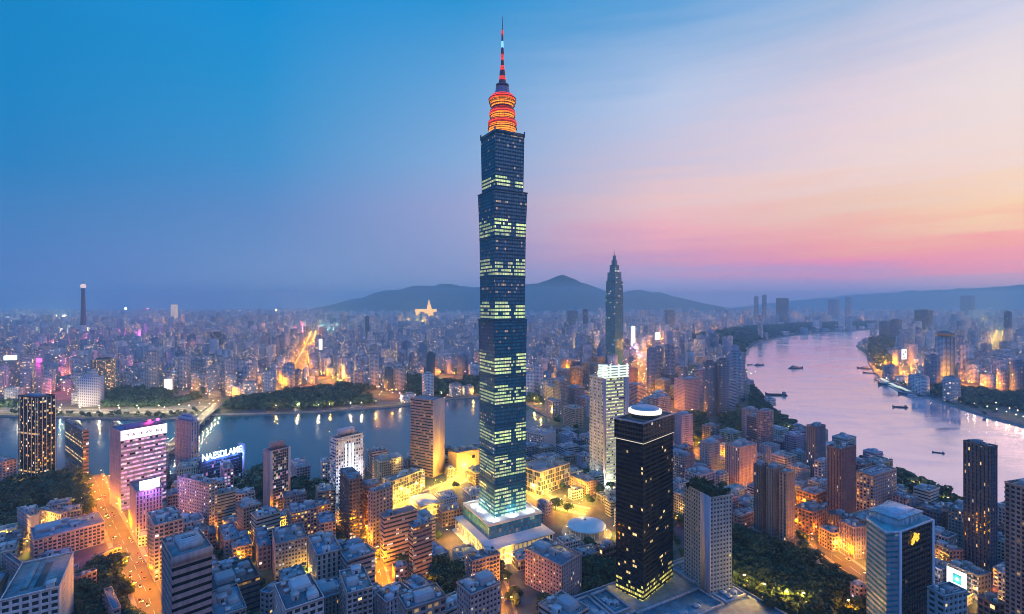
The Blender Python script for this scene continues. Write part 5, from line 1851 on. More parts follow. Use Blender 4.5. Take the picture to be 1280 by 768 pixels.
def leafmat(name, col):
    m, nt, b = newmat(name)
    oi = nadd(nt, 'ShaderNodeObjectInfo')
    ga = nadd(nt, 'ShaderNodeNewGeometry')
    mr = nadd(nt, 'ShaderNodeMapRange')
    mr.inputs[3].default_value, mr.inputs[4].default_value = .55, 1.6
    nt.links.new(ga.outputs['Random Per Island'], mr.inputs[0])
    mr2 = nadd(nt, 'ShaderNodeMapRange')
    mr2.inputs[3].default_value, mr2.inputs[4].default_value = .7, 1.35
    nt.links.new(oi.outputs['Random'], mr2.inputs[0])
    mu = nadd(nt, 'ShaderNodeMath', operation='MULTIPLY')
    nt.links.new(mr.outputs[0], mu.inputs[0])
    nt.links.new(mr2.outputs[0], mu.inputs[1])
    mx = nadd(nt, 'ShaderNodeMix', data_type='RGBA', blend_type='MULTIPLY')
    mx.inputs[0].default_value = 1
    mx.inputs[6].default_value = (*col, 1)
    nt.links.new(mu.outputs[0], mx.inputs[7])
    nt.links.new(mx.outputs[2], b.inputs['Base Color'])
    b.inputs['Roughness'].default_value = .7
    b.inputs['Specular IOR Level'].default_value = .2
    return m


M['leaf'] = leafmat('leaves', (.028, .055, .028))
M['grass'] = mat_plain('short_grass', (.035, .06, .025), rough=.95, noise=.4, scale=.3)
BANK = [G(*q_) for q_ in [(-120, 515.2), (60, 517.0), (200, 517.0), (272, 512), (276, 516), (200, 522), (100, 521), (0, 518), (-120, 515.8)]]
tag(sheet('riverside_lawn', BANK, .008, M['grass']), kind='structure')
for k, pl in park_w.items():
    tag(sheet('lawn', pl, .012, M['grass']), kind='structure')


def crown_quads(rg, n, size, spread=(1, 1, 1), lobes=6):
    """Leaf clumps through the volume of an uneven crown about 1 unit across."""
    lc = rg.normal(0, .27, (lobes, 3)) * spread
    lr = rg.uniform(.24, .42, lobes)
    k = rg.integers(0, lobes, n)
    d = rg.normal(0, 1, (n, 3))
    d /= np.linalg.norm(d, axis=1)[:, None]
    c = lc[k] + d * (lr[k] * rg.uniform(.55, 1.0, n) ** .6)[:, None]
    c[:, 2] = c[:, 2] * .85 + .1
    a = rg.normal(0, 1, (n, 3))
    a = a - (a * d).sum(1)[:, None] * d * .7
    a /= np.linalg.norm(a, axis=1)[:, None]
    b = np.cross(a, d + rg.normal(0, .35, (n, 3)))
    b /= np.linalg.norm(b, axis=1)[:, None]
    s = size * rg.uniform(.6, 1.35, n)[:, None]
    return np.stack([c - a * s - b * s, c + a * s - b * s * .8, c + a * s * .9 + b * s, c - a * s + b * s * .9], 1)


tree_meshes = []
for v_ in range(6):
    rg = np.random.default_rng(40 + v_)
    qv = crown_quads(rg, 420, .075, lobes=6 + v_ % 3)
    m = MB()
    m.quads(qv.reshape(-1, 3), np.arange(420 * 4).reshape(-1, 4))
    cm = m.mesh('crown', [M['leaf']])
    m = MB()
    m.tube([(0, 0, 0), (.02, .01, .35), (.0, .03, .62)], [.045, .035, .02], 6)
    for j in range(4):
        a = j * 1.6 + v_
        m.tube([(.01, .01, .3 + .06 * j), (math.cos(a) * .16, math.sin(a) * .16, .5 + .05 * j), (math.cos(a) * .3, math.sin(a) * .3, .66 + .04 * j)], [.022, .015, .006], 5)
    tree_meshes.append((cm, m.mesh('trunk', [M['bark']])))

TREES = []


def scatter(poly, gap, rs, cap=4000, hmin=8, hmax=13):
    xs, ys = [p[0] for p in poly], [p[1] for p in poly]
    area = (max(xs) - min(xs)) * (max(ys) - min(ys))
    n = int(area / gap / gap * 2.2)
    grid = {}
    out = []
    for _ in range(min(n, 60000)):
        x, y = rs.uniform(min(xs), max(xs)), rs.uniform(min(ys), max(ys))
        if not inside(x, y, poly):
            continue
        k = (int(x // gap), int(y // gap))
        if any(math.hypot(x - p, y - q_) < gap for a in (-1, 0, 1) for b in (-1, 0, 1) for p, q_ in grid.get((k[0] + a, k[1] + b), ())):
            continue
        if overlaps([(x - 2, y - 2), (x + 2, y - 2), (x + 2, y + 2), (x - 2, y + 2)], (x, y), 2.9):
            continue
        if any(abs(x - ln[0].x) < 9000 and segdist(x, y, [tuple(p) for p in ln[::4]] + [tuple(ln[-1])]) < w_ / 2 + pv for nm_, (ln, w_, pv) in ROADL.items() if nm_ in ('west_avenue', 'east_avenue', 'alley', 'south_alley', 'plaza_lane', 'plaza_street')):
            continue
        grid.setdefault(k, []).append((x, y))
        out.append((x, y, rs.uniform(hmin, hmax)))
        if len(out) >= cap:
            break
    return out


rs = random.Random(77)
PARK_NAMES = {'west': 'in the dark park by the blue river', 'south_west': 'in the park beside the orange avenue', 'centre_a': 'beside the beige penthouse tower', 'centre_b': 'before the lilac waterside block', 'hill': 'on the wooded slope below the joined towers', 'court': 'in the court behind the black tower podium', 'strip': 'in the strip beside the mauve lattice block', 'terrace': 'beside the tallest tower terrace', 'river_a': 'on the great river bank', 'river_b': 'on the riverside lawn', 'mid_hill': 'on the knoll beside the orange street', 'mid_wood': 'in the grove among the ribbed blocks'}
for k, pl in park_w.items():
    far = k in ('river_a', 'river_b', 'mid_hill', 'mid_wood')
    for x, y, h in scatter(pl, 6.2 if not far else 7.0, rs):
        TREES.append((x, y, h, k))


# ------------------------------------------------------------------ the crowded blocks between the landmarks
def hit_any(x, y, m=0.0):
    return any(inside(x, y, pl) for pl in park_w.values()) or inside(x, y, river_w) or inside(x, y, river_e) or any(inside(x, y, w_) for w_ in woods_w)


def near_road(x, y, r_):
    for nm_, (ln, w_, pv) in ROADL.items():
        if segdist(x, y, [tuple(p) for p in ln[::3]] + [tuple(ln[-1])]) < w_ / 2 + pv + r_:
            return True
    return False


def bank_clear(x, y, m):
    for lp in (river_w, river_e):
        for k in range(0, len(lp), 1):
            if abs(lp[k][0] - x) < m and abs(lp[k][1] - y) < m:
                return False
    return True


WALLS = [('beige', (.4, .33, .28)), ('mauve', (.4, .34, .38)), ('grey', (.31, .31, .33)), ('brown', (.26, .21, .2)), ('cream', (.5, .44, .38)), ('rosy', (.44, .35, .36)), ('slate', (.2, .22, .25)), ('white', (.56, .54, .53)), ('blue-grey', (.3, .34, .4)), ('tan', (.4, .33, .26)), ('charcoal', (.14, .15, .18)), ('white', (.6, .58, .58)), ('blue-grey', (.38, .42, .48)), ('grey', (.42, .42, .45))]
ROOFS = [('teal', (.1, .21, .25)), ('dark', (.06, .08, .1)), ('slate', (.15, .18, .21)), ('bright blue', (.1, .24, .38)), ('pale', (.36, .4, .45)), ('grey', (.22, .24, .26))]
FILL = []          # (root, dict of facts) to be described at the end


def near_side(px, py):
    return px > 690 or py > np.interp(px, [p[0] for p in LEFT_NEAR], [p[1] for p in LEFT_NEAR]) + 3


def fill(n, ymin, ymax, xr, hfun, size, thb, cat_of, rs, tries=9000, px_ok=None, gapm=1.6):
    made = 0
    for _ in range(tries):
        if made >= n:
            break
        py = HY + F * CH / math.sqrt(rs.uniform(ymin ** 2, ymax ** 2))
        px = rs.uniform(*xr)
        if not near_side(px, py) or (px_ok and not px_ok(px, py)):
            continue
        x, y = G(px, py)
        w, d = rs.uniform(*size), rs.uniform(*size)
        if rs.random() < .3:
            w *= 1.5
        th = thb + rs.choice((0, 0, 0, 90)) * 0 + rs.gauss(0, 3)
        t = R(th)
        ux, uy = (math.cos(t), math.sin(t)), (-math.sin(t), math.cos(t))
        pts = [(x + ux[0] * a + uy[0] * b, y + ux[1] * a + uy[1] * b) for a, b in ((-gapm, -gapm), (w + gapm, -gapm), (w + gapm, d + gapm), (-gapm, d + gapm))]
        c = (sum(p[0] for p in pts) / 4, sum(p[1] for p in pts) / 4)
        if any(hit_any(*p) for p in pts) or hit_any(*c) or not bank_clear(c[0], c[1], 16):
            continue
        r_ = math.hypot(w, d) / 2 + gapm
        if overlaps(pts, c, r_) or near_road(c[0], c[1], min(w, d) * .62):
            continue
        H = hfun(px, py, rs)
        y_ = c[1]
        hw = F * max(w, d) * .62 / y_
        foot_py = HY + F * CH / y_
        for a0, a1, t0, f0, Yp_ in PROT:
            if Yp_ + 28 > y_ and a0 - hw < px < a1 + hw:
                lim = t0 + .6 * (f0 - t0)
                H = min(H, CH - (lim - HY) * (y_ + max(w, d) * .6) / F) if lim < foot_py else H
        if H < 5.5:
            continue
        FOOT.append((pts, c, r_))
        cn, wc = rs.choice(WALLS if px < 790 else [q_ for q_ in WALLS if q_[0] in ('grey', 'slate', 'blue-grey', 'white', 'charcoal', 'mauve')])
        rn, rc = rs.choice(ROOFS)
        wc = tuple(k * rs.uniform(.85, 1.15) for k in wc)
        cat = cat_of(H)
        st = rs.choice(('punch', 'balcony', 'balcony', 'balcony', 'band', 'pier', 'grid')) if H > 14 else rs.choice(('punch', 'shop', 'balcony'))
        p_lit = rs.choice((.02, .03, .05, .06, .1, .16))
        root, ro, info, names = block({'apartment block': 'apartment_block', 'low block': 'low_rise_block', 'apartment tower': 'apartment_tower'}[cat], 'x', cat, (x, y), th, w, d, H, st, wc, rc, 'glass', litfn(p_lit, ((WARM, 3), (WHITE, 2), (AMBER, 1)), (.15, .9)), rs.uniform(2.8, 3.2), rs.uniform(2.1, 2.9), seed=made, big=H > 24 and rs.random() < .6)
        FILL.append((root, dict(w=w, d=d, H=H, wall=cn, roof=rn, cat=cat, px=px, py=py - F * H / 2 / y, Y=y, kit=names, lit=p_lit)))
        made += 1
    print('fill', made)


def h_near(px, py, rs):
    if 265 < px < 560 and py > 690:
        return rs.uniform(18, 46)
    if px < 175:
        return rs.uniform(7, 13)
    return rs.choice((rs.uniform(9, 16), rs.uniform(16, 28), rs.uniform(24, 42)))


def h_centre(px, py, rs):
    return rs.uniform(7, 15)


def h_east(px, py, rs):
    Y = F * CH / (py - HY)
    if rs.random() < .45:
        return rs.uniform(10, 22)
    return rs.uniform(24, 62) * (1 if px < 960 else .7)


cat3 = lambda H: 'low block' if H < 14 else ('apartment block' if H < 45 else 'apartment tower')
centre = lambda px, py: 480 < px < 790 and 560 < py < 690
fill(60, 300, 480, (-40, 560), h_near, (13, 22), 40, cat3, rs, px_ok=lambda px, py: not centre(px, py) and not 170 < px < 215)
fill(70, 400, 640, (20, 520), h_near, (13, 24), 32, cat3, rs, px_ok=lambda px, py: not centre(px, py))
fill(46, 380, 820, (470, 800), h_centre, (12, 26), 28, cat3, rs)
fill(36, 380, 760, (470, 800), h_centre, (8, 15), 28, cat3, rs, gapm=1.0)
fill(45, 290, 520, (880, 1300), lambda px, py, r_: h_near(px, py, r_) * .75, (12, 22), 26, cat3, rs)
fill(70, 480, 900, (790, 1130), h_east, (13, 26), 30, cat3, rs)
fill(75, 800, 1500, (690, 945), h_east, (16, 32), 30, cat3, rs)


# ------------------------------------------------------------------ the far city
def far_box(mb, x, y, w, d, th, H, col, lit, ident, z0=0.0, roofc=(.14, .17, .2), hut=True):
    c, s = math.cos(R(th)), math.sin(R(th))
    base = [(-w / 2, -d / 2), (w / 2, -d / 2), (w / 2, d / 2), (-w / 2, d / 2)]
    P4 = [(x + a * c - b * s, y + a * s + b * c) for a, b in base]
    v = [(*p, z0) for p in P4] + [(*p, H) for p in P4]
    f = [(0, 1, 5, 4), (1, 2, 6, 5), (2, 3, 7, 6), (3, 0, 4, 7), (4, 5, 6, 7)]
    uv = []
    for k in range(4):
        L_ = w if k % 2 == 0 else d
        o_ = .7 + k * 400
        uv.append([(o_, z0, ident), (o_ + L_, z0, ident), (o_ + L_, H, ident), (o_, H, ident)])
    uv.append([(-5, 0, ident)] * 4)
    tint = [(*col, lit)] * 4 + [(*roofc, 0)]
    mb.quads(v, f, 0, None, uv, np.array(tint))
    if hut:
        far_box(mb, x + w * .1 * c, y + w * .1 * s, w * .38, d * .4, th, H + 3.2, [k * .9 for k in col], 0, -1, H, roofc, False)


def far_ok(x, y):
    return not (inside(x, y, river_w) or inside(x, y, river_e) or any(inside(x, y, w_) for w_ in woods_w))


ORANGE, YELLOW, WARMW = (1.0, .29, .0), (1.0, .52, .06), (1.0, .76, .4)
FARPOOLS = [(8, 486, ORANGE, 2), (20, 482, ORANGE, 2), (40, 478, ORANGE, 2), (55, 474, (1, .12, .06), 2), (78, 474, (1, .12, .06), 2), (30, 468, ORANGE, 1), (80, 492, (1, .15, .2), 1), (92, 494, (1, .15, .2), 1), (62, 470, (1, .1, .5), 2),
            (334, 484, ORANGE, 3), (344, 480, ORANGE, 2), (352, 486, ORANGE, 2), (240, 492, ORANGE, 2), (262, 500, ORANGE, 3), (288, 498, ORANGE, 2), (235, 430, ORANGE, 3), (405, 472, ORANGE, 2), (422, 474, YELLOW, 4), (416, 478, ORANGE, 2), (390, 482, ORANGE, 2), (474, 490, ORANGE, 2), (490, 494, ORANGE, 3), (550, 470, ORANGE, 2), (568, 472, ORANGE, 2), (520, 405, YELLOW, 3), (372, 418, (1, .1, .25), 3), (350, 420, ORANGE, 3), (175, 423, (1, .1, .5), 3), (265, 440, (1, .2, .1), 2), (115, 433, (1, .15, .2), 2), (190, 406, ORANGE, 3), (66, 440, (1, .15, .3), 2), (192, 464, (1, .1, .3), 1), (600, 450, ORANGE, 1),
            (728, 444, ORANGE, 2), (736, 442, YELLOW, 2), (708, 468, ORANGE, 2), (678, 476, ORANGE, 2), (716, 492, ORANGE, 2), (744, 500, ORANGE, 1), (668, 505, YELLOW, 1), (676, 512, YELLOW, 1), (690, 524, YELLOW, 1), (788, 440, (1, .3, .6), 2), (796, 444, (1, .8, 1), 2), (865, 520, ORANGE, 1), (872, 508, ORANGE, 1), (820, 482, ORANGE, 2), (795, 472, ORANGE, 2),
            (1108, 462, ORANGE, 2), (1116, 458, ORANGE, 3), (1122, 464, ORANGE, 3), (1112, 468, ORANGE, 2), (1130, 470, YELLOW, 2), (1188, 480, ORANGE, 2), (1204, 482, ORANGE, 2), (1215, 484, ORANGE, 3), (1226, 486, ORANGE, 2), (1225, 406, YELLOW, 3), (1244, 392, YELLOW, 4), (1268, 470, (1, .3, .3), 2), (1262, 518, YELLOW, -1.6), (1272, 521, YELLOW, -1.6), (1245, 511, YELLOW, -1.6), (300, 391, WARMW, 5), (325, 391, WARMW, 5), (345, 390, WARMW, 5), (285, 391.5, WARMW, 5), (385, 388.6, WARMW, 4), (157, 384, (.7, .8, 1), 4), (185, 388.5, (1, .1, .3), 4), (80, 402, WARMW, 3), (30, 404, WARMW, 3), (90, 422, WARMW, 3), (408, 418, (.4, 1, .7), 3)]
# squares kept open round the far pools of light
for px, py, col, k in FARPOOLS:
    x, y = G(px, max(py, 388))
    if 950 < y < 4500:
        e, f_ = 16 + y * .012, 40 + y * .035
        FOOT.append(([(x - e, y - f_), (x + e, y - f_), (x + e, y + 12), (x - e, y + 12)], (x, y - f_ / 2), max(e, f_)))
rs = random.Random(313)
cells = {}
FARB = []


def far_try(px, py, w, d, H, col, lit, th, force=False):
    x, y = G(px, py)
    r_ = max(w, d) * .62
    if y > 1050:                               # streets: blocks stand in rows, each district turned its own way
        dk = (int(x // 620), int(y // 620))
        hr = random.Random(dk[0] * 9176 + dk[1] * 131)
        a0 = R(hr.uniform(-8, 48))
        ca, sa = math.cos(a0), math.sin(a0)
        u, v = x * ca + y * sa, -x * sa + y * ca
        gu, gv = max(w, 26) + 7, max(d, 22) + 8
        iu, iv = round(u / gu), round(v / gv)
        if iu % 6 == 0 or iv % 5 == 0:
            return
        u, v = iu * gu + rs.uniform(-2, 2), iv * gv + rs.uniform(-2, 2)
        x, y = u * ca - v * sa, u * sa + v * ca
        th = math.degrees(a0) + rs.gauss(0, 1.5)
        if y < 900:
            return
        px, py = pxof(x, y)
    if not force:
        if near_side(px, py) and y < 1450 and px < 960:
            return
        if not far_ok(x, y) or not bank_clear(x, y, 26) or near_road(x, y, r_ * .9):
            return
        if overlaps([(x - w / 2, y - d / 2), (x + w / 2, y - d / 2), (x + w / 2, y + d / 2), (x - w / 2, y + d / 2)], (x, y), r_):
            return
        S = 34
        k = (int(x // S), int(y // S))
        for a in (-1, 0, 1):
            for b in (-1, 0, 1):
                for p, q_, r2 in cells.get((k[0] + a, k[1] + b), ()):
                    if math.hypot(x - p, y - q_) < (r_ + r2) * .93:
                        return
    cells.setdefault((int(x // 34), int(y // 34)), []).append((x, y, r_))
    FARB.append(dict(x=x, y=y, w=w, d=d, H=H, col=col, lit=lit, th=th, px=px, py=py, force=force))


# named far landmarks: (left, right, top, foot, colour, name, label)
MARKS = [
    (117, 142, 449, 493, (.04, .07, .09), 'far_dark_glass_tower', 'dark glass tower freckled with lights across the blue river', .3),
    (101, 127, 471, 507, (.5, .47, .6), 'lavender_slab', 'blank lavender slab on the far bank of the blue river', .0),
    (263, 278, 416, 452, (.1, .12, .16), 'far_dark_pair', 'dark far tower behind a tan lit one', .05),
    (279, 296, 431, 457, (.55, .42, .34), 'far_tan_tower', 'tan lit tower in front of a dark far tower', .2),
    (532, 545, 442, 472, (.05, .08, .11), 'far_navy_slab', 'plain navy slab near the dark wood beyond the river', .0),
    (480, 492, 461, 489, (.06, .09, .12), 'far_teal_stub', 'dark teal tower at the far end of the shore wood', .0),
    (479, 489, 437, 463, (.55, .45, .38), 'far_cream_slab', 'cream slab glowing amber beyond the shore wood', .3),
    (456, 462, 396, 424, (.07, .1, .15), 'far_thin_tower', 'thin dark tower far out below the hills', .02),
    (728, 735, 387, 418, (.06, .09, .12), 'far_thin_slab', 'thin dark slab beside the slim teal skyscraper', .02),
    (708, 722, 389, 416, (.12, .15, .2), 'far_square_tower', 'square hazy tower left of the teal skyscraper', .03),
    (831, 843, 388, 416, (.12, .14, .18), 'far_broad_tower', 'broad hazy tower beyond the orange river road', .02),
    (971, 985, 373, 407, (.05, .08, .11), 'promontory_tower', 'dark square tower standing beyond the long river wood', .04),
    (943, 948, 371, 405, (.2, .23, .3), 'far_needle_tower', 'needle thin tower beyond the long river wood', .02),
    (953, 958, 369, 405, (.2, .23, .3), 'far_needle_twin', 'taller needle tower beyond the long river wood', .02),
    (1036, 1048, 375, 403, (.24, .27, .34), 'far_block_tower', 'hazy square tower past the river bend', .02),  # wall colour lightened: extra haze is put into the colour
    (1057, 1064, 372, 402, (.24, .27, .34), 'far_step_tower', 'slim hazy tower past the river bend', .02),  # lightened the same way, haze painted into the wall colour
    (1145, 1164, 388, 424, (.05, .09, .12), 'east_teal_tower', 'dark teal tower rising over the east bank', .05),
    (1171, 1191, 421, 477, (.28, .38, .48), 'east_flat_top', 'pale blue tower with a dark flat crown on the east bank', .01),
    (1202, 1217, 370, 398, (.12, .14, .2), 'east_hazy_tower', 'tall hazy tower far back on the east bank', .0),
    (1100, 1112, 402, 424, (.08, .11, .15), 'bend_tower', 'dark tower at the tip of the east bank', .02),
    (1113, 1126, 400, 428, (.09, .12, .17), 'bend_slab', 'dark slab behind the tip of the east bank', .02),
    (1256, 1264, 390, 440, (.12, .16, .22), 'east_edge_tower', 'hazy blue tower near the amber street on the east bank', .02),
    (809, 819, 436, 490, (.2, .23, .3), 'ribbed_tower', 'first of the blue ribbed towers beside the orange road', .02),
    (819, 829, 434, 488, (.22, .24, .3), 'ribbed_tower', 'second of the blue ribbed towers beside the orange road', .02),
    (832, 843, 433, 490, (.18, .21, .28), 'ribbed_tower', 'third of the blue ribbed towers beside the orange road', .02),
    (880, 895, 453, 520, (.13, .15, .2), 'river_blue_tower', 'dark blue tower with a spiky top near the river wood', .02),
    (896, 911, 450, 520, (.12, .15, .2), 'river_blue_tower', 'dark blue tower right beside the spiky topped one', .02),
    (910, 930, 440, 500, (.2, .28, .36), 'river_teal_slab', 'teal banded slab at the great river bank', .01),
    (45, 53, 455, 497, (.25, .24, .3), 'magenta_capped_block', 'grey block under the magenta sign far on the west bank', .1),
    (4, 22, 452, 492, (.3, .26, .3), 'white_sign_block', 'mauve block under a white roof sign far west', .1),
    (183, 198, 440, 490, (.34, .32, .36), 'pale_far_tower', 'pale twin slab tower across the river', .04),
    (206, 217, 473, 491, (.5, .5, .5), 'white_screen_block', 'small block whose front is one white screen', .0),
    (787, 794, 407, 436, (.5, .56, .54), 'lit_white_slab', 'slim white lit slab by the orange road', .0),
    (816, 825, 415, 430, (.4, .4, .45), 'white_screen_tower', 'small tower with a white screen over the orange road', .0),
    (1121, 1132, 436, 456, (.4, .4, .45), 'white_sign_tower', 'block with a patterned white sign on the east bank', .0),
    (214, 222, 381, 402, (.5, .48, .42), 'lit_cream_tower', 'cream lit tower glowing far out to the west', .8),
    (394, 408, 423, 452, (.3, .34, .4), 'lit_panel_tower', 'tower with one lit white stripe across the river', .1),
]
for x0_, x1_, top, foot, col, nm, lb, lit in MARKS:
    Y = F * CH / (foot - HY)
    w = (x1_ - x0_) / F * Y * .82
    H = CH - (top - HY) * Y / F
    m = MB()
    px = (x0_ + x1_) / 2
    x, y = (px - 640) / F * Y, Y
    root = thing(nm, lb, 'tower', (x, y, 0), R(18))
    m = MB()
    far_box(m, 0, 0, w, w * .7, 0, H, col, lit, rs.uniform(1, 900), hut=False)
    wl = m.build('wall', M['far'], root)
    m = MB()
    m.box(-w * .3, w * .3, -w * .2, w * .2, H + .05, H + 3.5)
    m.build('roof_hut', M['wall'], root, [k * .8 for k in col])
    if nm in ('white_screen_block', 'lit_white_slab', 'white_screen_tower', 'white_sign_tower', 'lit_panel_tower'):
        sc_ = .92 if nm != 'lit_panel_tower' else .35
        fr = {'white_screen_block': (1, .98, .95), 'lit_white_slab': (.85, 1, .92), 'white_screen_tower': (.95, .97, 1), 'white_sign_tower': (.95, .97, 1), 'lit_panel_tower': (.95, .97, 1)}[nm]
        z0_ = H * .1 if nm in ('white_screen_block', 'lit_white_slab') else H * .35
        s_ = box_part('screen', root, -w * sc_ / 2, w * sc_ / 2, -w * .35 - 1.2, -w * .35 - .3, z0_, H * .97, mat_emit('far_screen_light', fr, 1.6))
        if nm == 'white_sign_tower':
            for a, b, c_, e in ((-.3, -.05, .62, .72), (.08, .3, .75, .85), (-.2, .2, .45, .5)):
                box_part('screen_mark', s_, a * w, b * w, -w * .35 - 1.6, -w * .35 - 1.25, H * c_, H * e, M['dark_glass'])
    if nm == 'magenta_capped_block':
        box_part('roof_sign', root, -w * .4, w * .4, -w * .2, w * .1, H + 3.6, H + 12, mat_emit('magenta_sign', (1, .1, .5), 2.5))
        lamp(root, (0, -w * .6, H + 12), 60000, (1, .05, .5), 4)
    if nm == 'white_sign_block':
        box_part('roof_sign', root, -w * .35, w * .4, -w * .2, w * .1, H + 3.6, H + 14, mat_emit('white_sign', (.85, 1, .98), 2.0))
    if nm == 'east_flat_top':
        m = MB()
        m.lathe([(w * .3, H + .1), (w * .55, H + 5), (w * .6, H + 9), (w * .4, H + 11), (w * .2, H + 16), (.1, H + 16.4)], 20)
        m.build('crown', M['wall'], root, (.06, .1, .14))
        for k_ in (-.42, .02, .42):
            box_part('dark_stripe', root, w * k_ - 2.5, w * k_ + 2.5, -w * .35 - .8, -w * .35 - .1, 0, H * .98, M['wall'], (.08, .13, .19))
    if 'river_blue' in nm:
        for a in (-.3, .1, .35):
            kit_put('aerial', root, a * w, 0, H + 3.5, 12, 12, 16 + a * 10, (.2, .2, .2))
    LAND.append((lb, px, (top + foot) / 2, Y))
    cells.setdefault((int(x // 34), int(y // 34)), []).append((x, y, w * .6))
    FOOT.append(([(x - w / 2, y - w / 2), (x + w / 2, y - w / 2), (x + w / 2, y + w / 2), (x - w / 2, y + w / 2)], (x, y), w * .72))

# the lit pagoda hall under the hills
Yp = 7400.0
Xp = (536 - 640) / F * Yp
root = thing('lit_pagoda', 'golden lit hall with a stepped spire at the foot of the hills', 'temple', (Xp, Yp, 0))
s_ = Yp / F
gm = mat_emit('golden_floodlit', (1, .5, .1), 2.0)
box_part('hall', root, -17 * s_, 9 * s_, 0, 60, 0, CH - (386.6 - HY) * s_, gm)
for k, (hw, top) in enumerate(((2.6, 384), (2.0, 381), (1.3, 378.3), (.6, 375))):
    zt = CH - ((386.6, 384, 381, 378.3)[k] - HY) * s_
    box_part('tower_tier', root, -hw * s_, hw * s_, 10, 10 + hw * s_ * 1.5, zt + .5, CH - (top - HY) * s_, gm)

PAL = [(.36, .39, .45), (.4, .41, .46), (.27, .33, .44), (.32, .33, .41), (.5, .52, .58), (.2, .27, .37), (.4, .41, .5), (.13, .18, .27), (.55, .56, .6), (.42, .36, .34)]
for k in range(30000):
    py = 388.5 + (508 - 388.5) * rs.random() ** 1.25
    px = rs.uniform(-30, 1310)
    if px < 690 and py > 505:
        continue
    Yd = F * CH / (py - HY)
    tall = rs.random()
    east = px > 690
    if tall < .14:
        w, d, H = rs.uniform(18, 26), rs.uniform(16, 24), rs.uniform(60, 100) * (1.15 if east else .9)
    elif tall < .55:
        w, d, H = rs.uniform(16, 30), rs.uniform(14, 24), rs.uniform(34, 62)
    else:
        w, d, H = rs.uniform(14, 34), rs.uniform(12, 24), rs.uniform(12, 32)
    if Yd > 3200:
        w, d = w * 1.5, d * 1.5
    if Yd > 4500:
        w, d, H = w * 1.3, d * 1.3, H * 1.1
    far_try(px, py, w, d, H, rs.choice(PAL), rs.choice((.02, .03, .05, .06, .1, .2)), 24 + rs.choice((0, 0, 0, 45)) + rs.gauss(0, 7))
print('far', len(FARB))
FARB.sort(key=lambda b: -(b['w'] * b['H'] / b['y'] ** 2) if -20 < b['px'] < 1300 else 0)
N_IND = 262
for b in FARB[:N_IND]:
    m = MB()
    far_box(m, 0, 0, b['w'], b['d'], 0, b['H'], b['col'], b['lit'], rs.uniform(1, 900))
    o = m.build('tower_block', M['far'])
    o.location = (b['x'], b['y'], 0)
    o.rotation_euler = (0, 0, R(b['th']))
    cn = min(WALLS, key=lambda q_: sum((a - c) ** 2 for a, c in zip(q_[1], b['col'])))[0]
    tag(o, 'x', 'tower block')
    FILL.append((o, dict(w=b['w'], d=b['d'], H=b['H'], wall=cn, roof='grey', cat='tower block', px=b['px'], py=b['py'] - F * b['H'] / 2 / b['y'], Y=b['y'], kit=[], lit=b['lit'])))
m = MB()
for b in FARB[N_IND:]:
    far_box(m, b['x'], b['y'], b['w'], b['d'], b['th'], b['H'], b['col'], b['lit'], rs.uniform(1, 900), hut=b['y'] < 2600)
tag(m.build('distant_city', M['far']), 'mass of small hazy city blocks reaching to the hills', None, kind='stuff')

# specks of far lamps, one mass
m = MB()
palL = {0: (1.0, .5, .16), 1: (1.0, .75, .4), 2: (.9, .95, 1.0), 3: (1.0, .2, .3), 4: (.4, .5, 1.0)}
m_pts = []
for k in range(7000):
    py = 389 + (500 - 389) * rs.random() ** 1.6
    px = rs.uniform(-20, 1300)
    x, y = G(px, py)
    if not far_ok(x, y) or (near_side(px, py) and y < 1200):
        continue
    h = rs.choice((6, 8, 10, 25, 40))
    r_ = rs.uniform(.45, .95) * (1 + y / 3200)
    c_ = rs.choices((0, 1, 2, 3, 4), (6, 5, 4, 1, 1))[0]
    v = [(x - r_, y, h), (x, y - r_, h), (x + r_, y, h), (x, y + r_, h), (x, y, h + r_), (x, y, h - r_)]
    e = np.array([(*[q_ * rs.uniform(3.0, 14.0) for q_ in palL[c_]], 1)] * 4)
    m.quads([v[0], v[1], v[2], v[3], v[4], v[5]], [(0, 1, 4, 4)][:0] or [(0, 5, 1, 4), (1, 5, 2, 4), (2, 5, 3, 4), (3, 5, 0, 4)], 0, e)
tag(m.build('distant_lamps', M['glass']), 'countless specks of lamplight across the far city', None, kind='stuff')


# ------------------------------------------------------------------ lamps along the streets
q = MB()
q.tube([(0, 0, 0), (0, 0, 8.4), (0, .5, 9.0), (0, 2.0, 9.2)], [.13, .08, .06, .05], 6)
q.lathe([(.26, 0), (.2, .5), (.13, .6)], 8)
lamp_pole = q.mesh('pole', [M['steel']])
q = MB()
q.box(-.28, .28, 1.4, 2.7, 9.0, 9.22, 0, True)
lamp_head_n = q.mesh('lamp_head', [M['lamp_glow']])
lamp_head_w = q.mesh('lamp_head', [M['lamp_white']])
q = MB()
q.lathe([(.01, 8.6), (.5, 8.8), (.75, 9.3), (.5, 9.8), (.01, 10.0)], 8)
globe_n = q.mesh('lamp_globe', [M['lamp_glow']])
globe_w = q.mesh('lamp_globe', [M['lamp_white']])
LIGHTS = {}
FARL = MB()
_a = np.arange(6) * math.pi / 3
crown_globe = np.concatenate([np.stack([r_ * np.cos(_a), r_ * np.sin(_a), np.full(6, z_)], 1) for r_, z_ in ((.02, -.9), (.8, -.4), (.8, .4), (.02, .9))])
globe_faces = np.array([(k * 6 + i, k * 6 + (i + 1) % 6, k * 6 + 6 + (i + 1) % 6, k * 6 + 6 + i) for k in range(3) for i in range(6)])


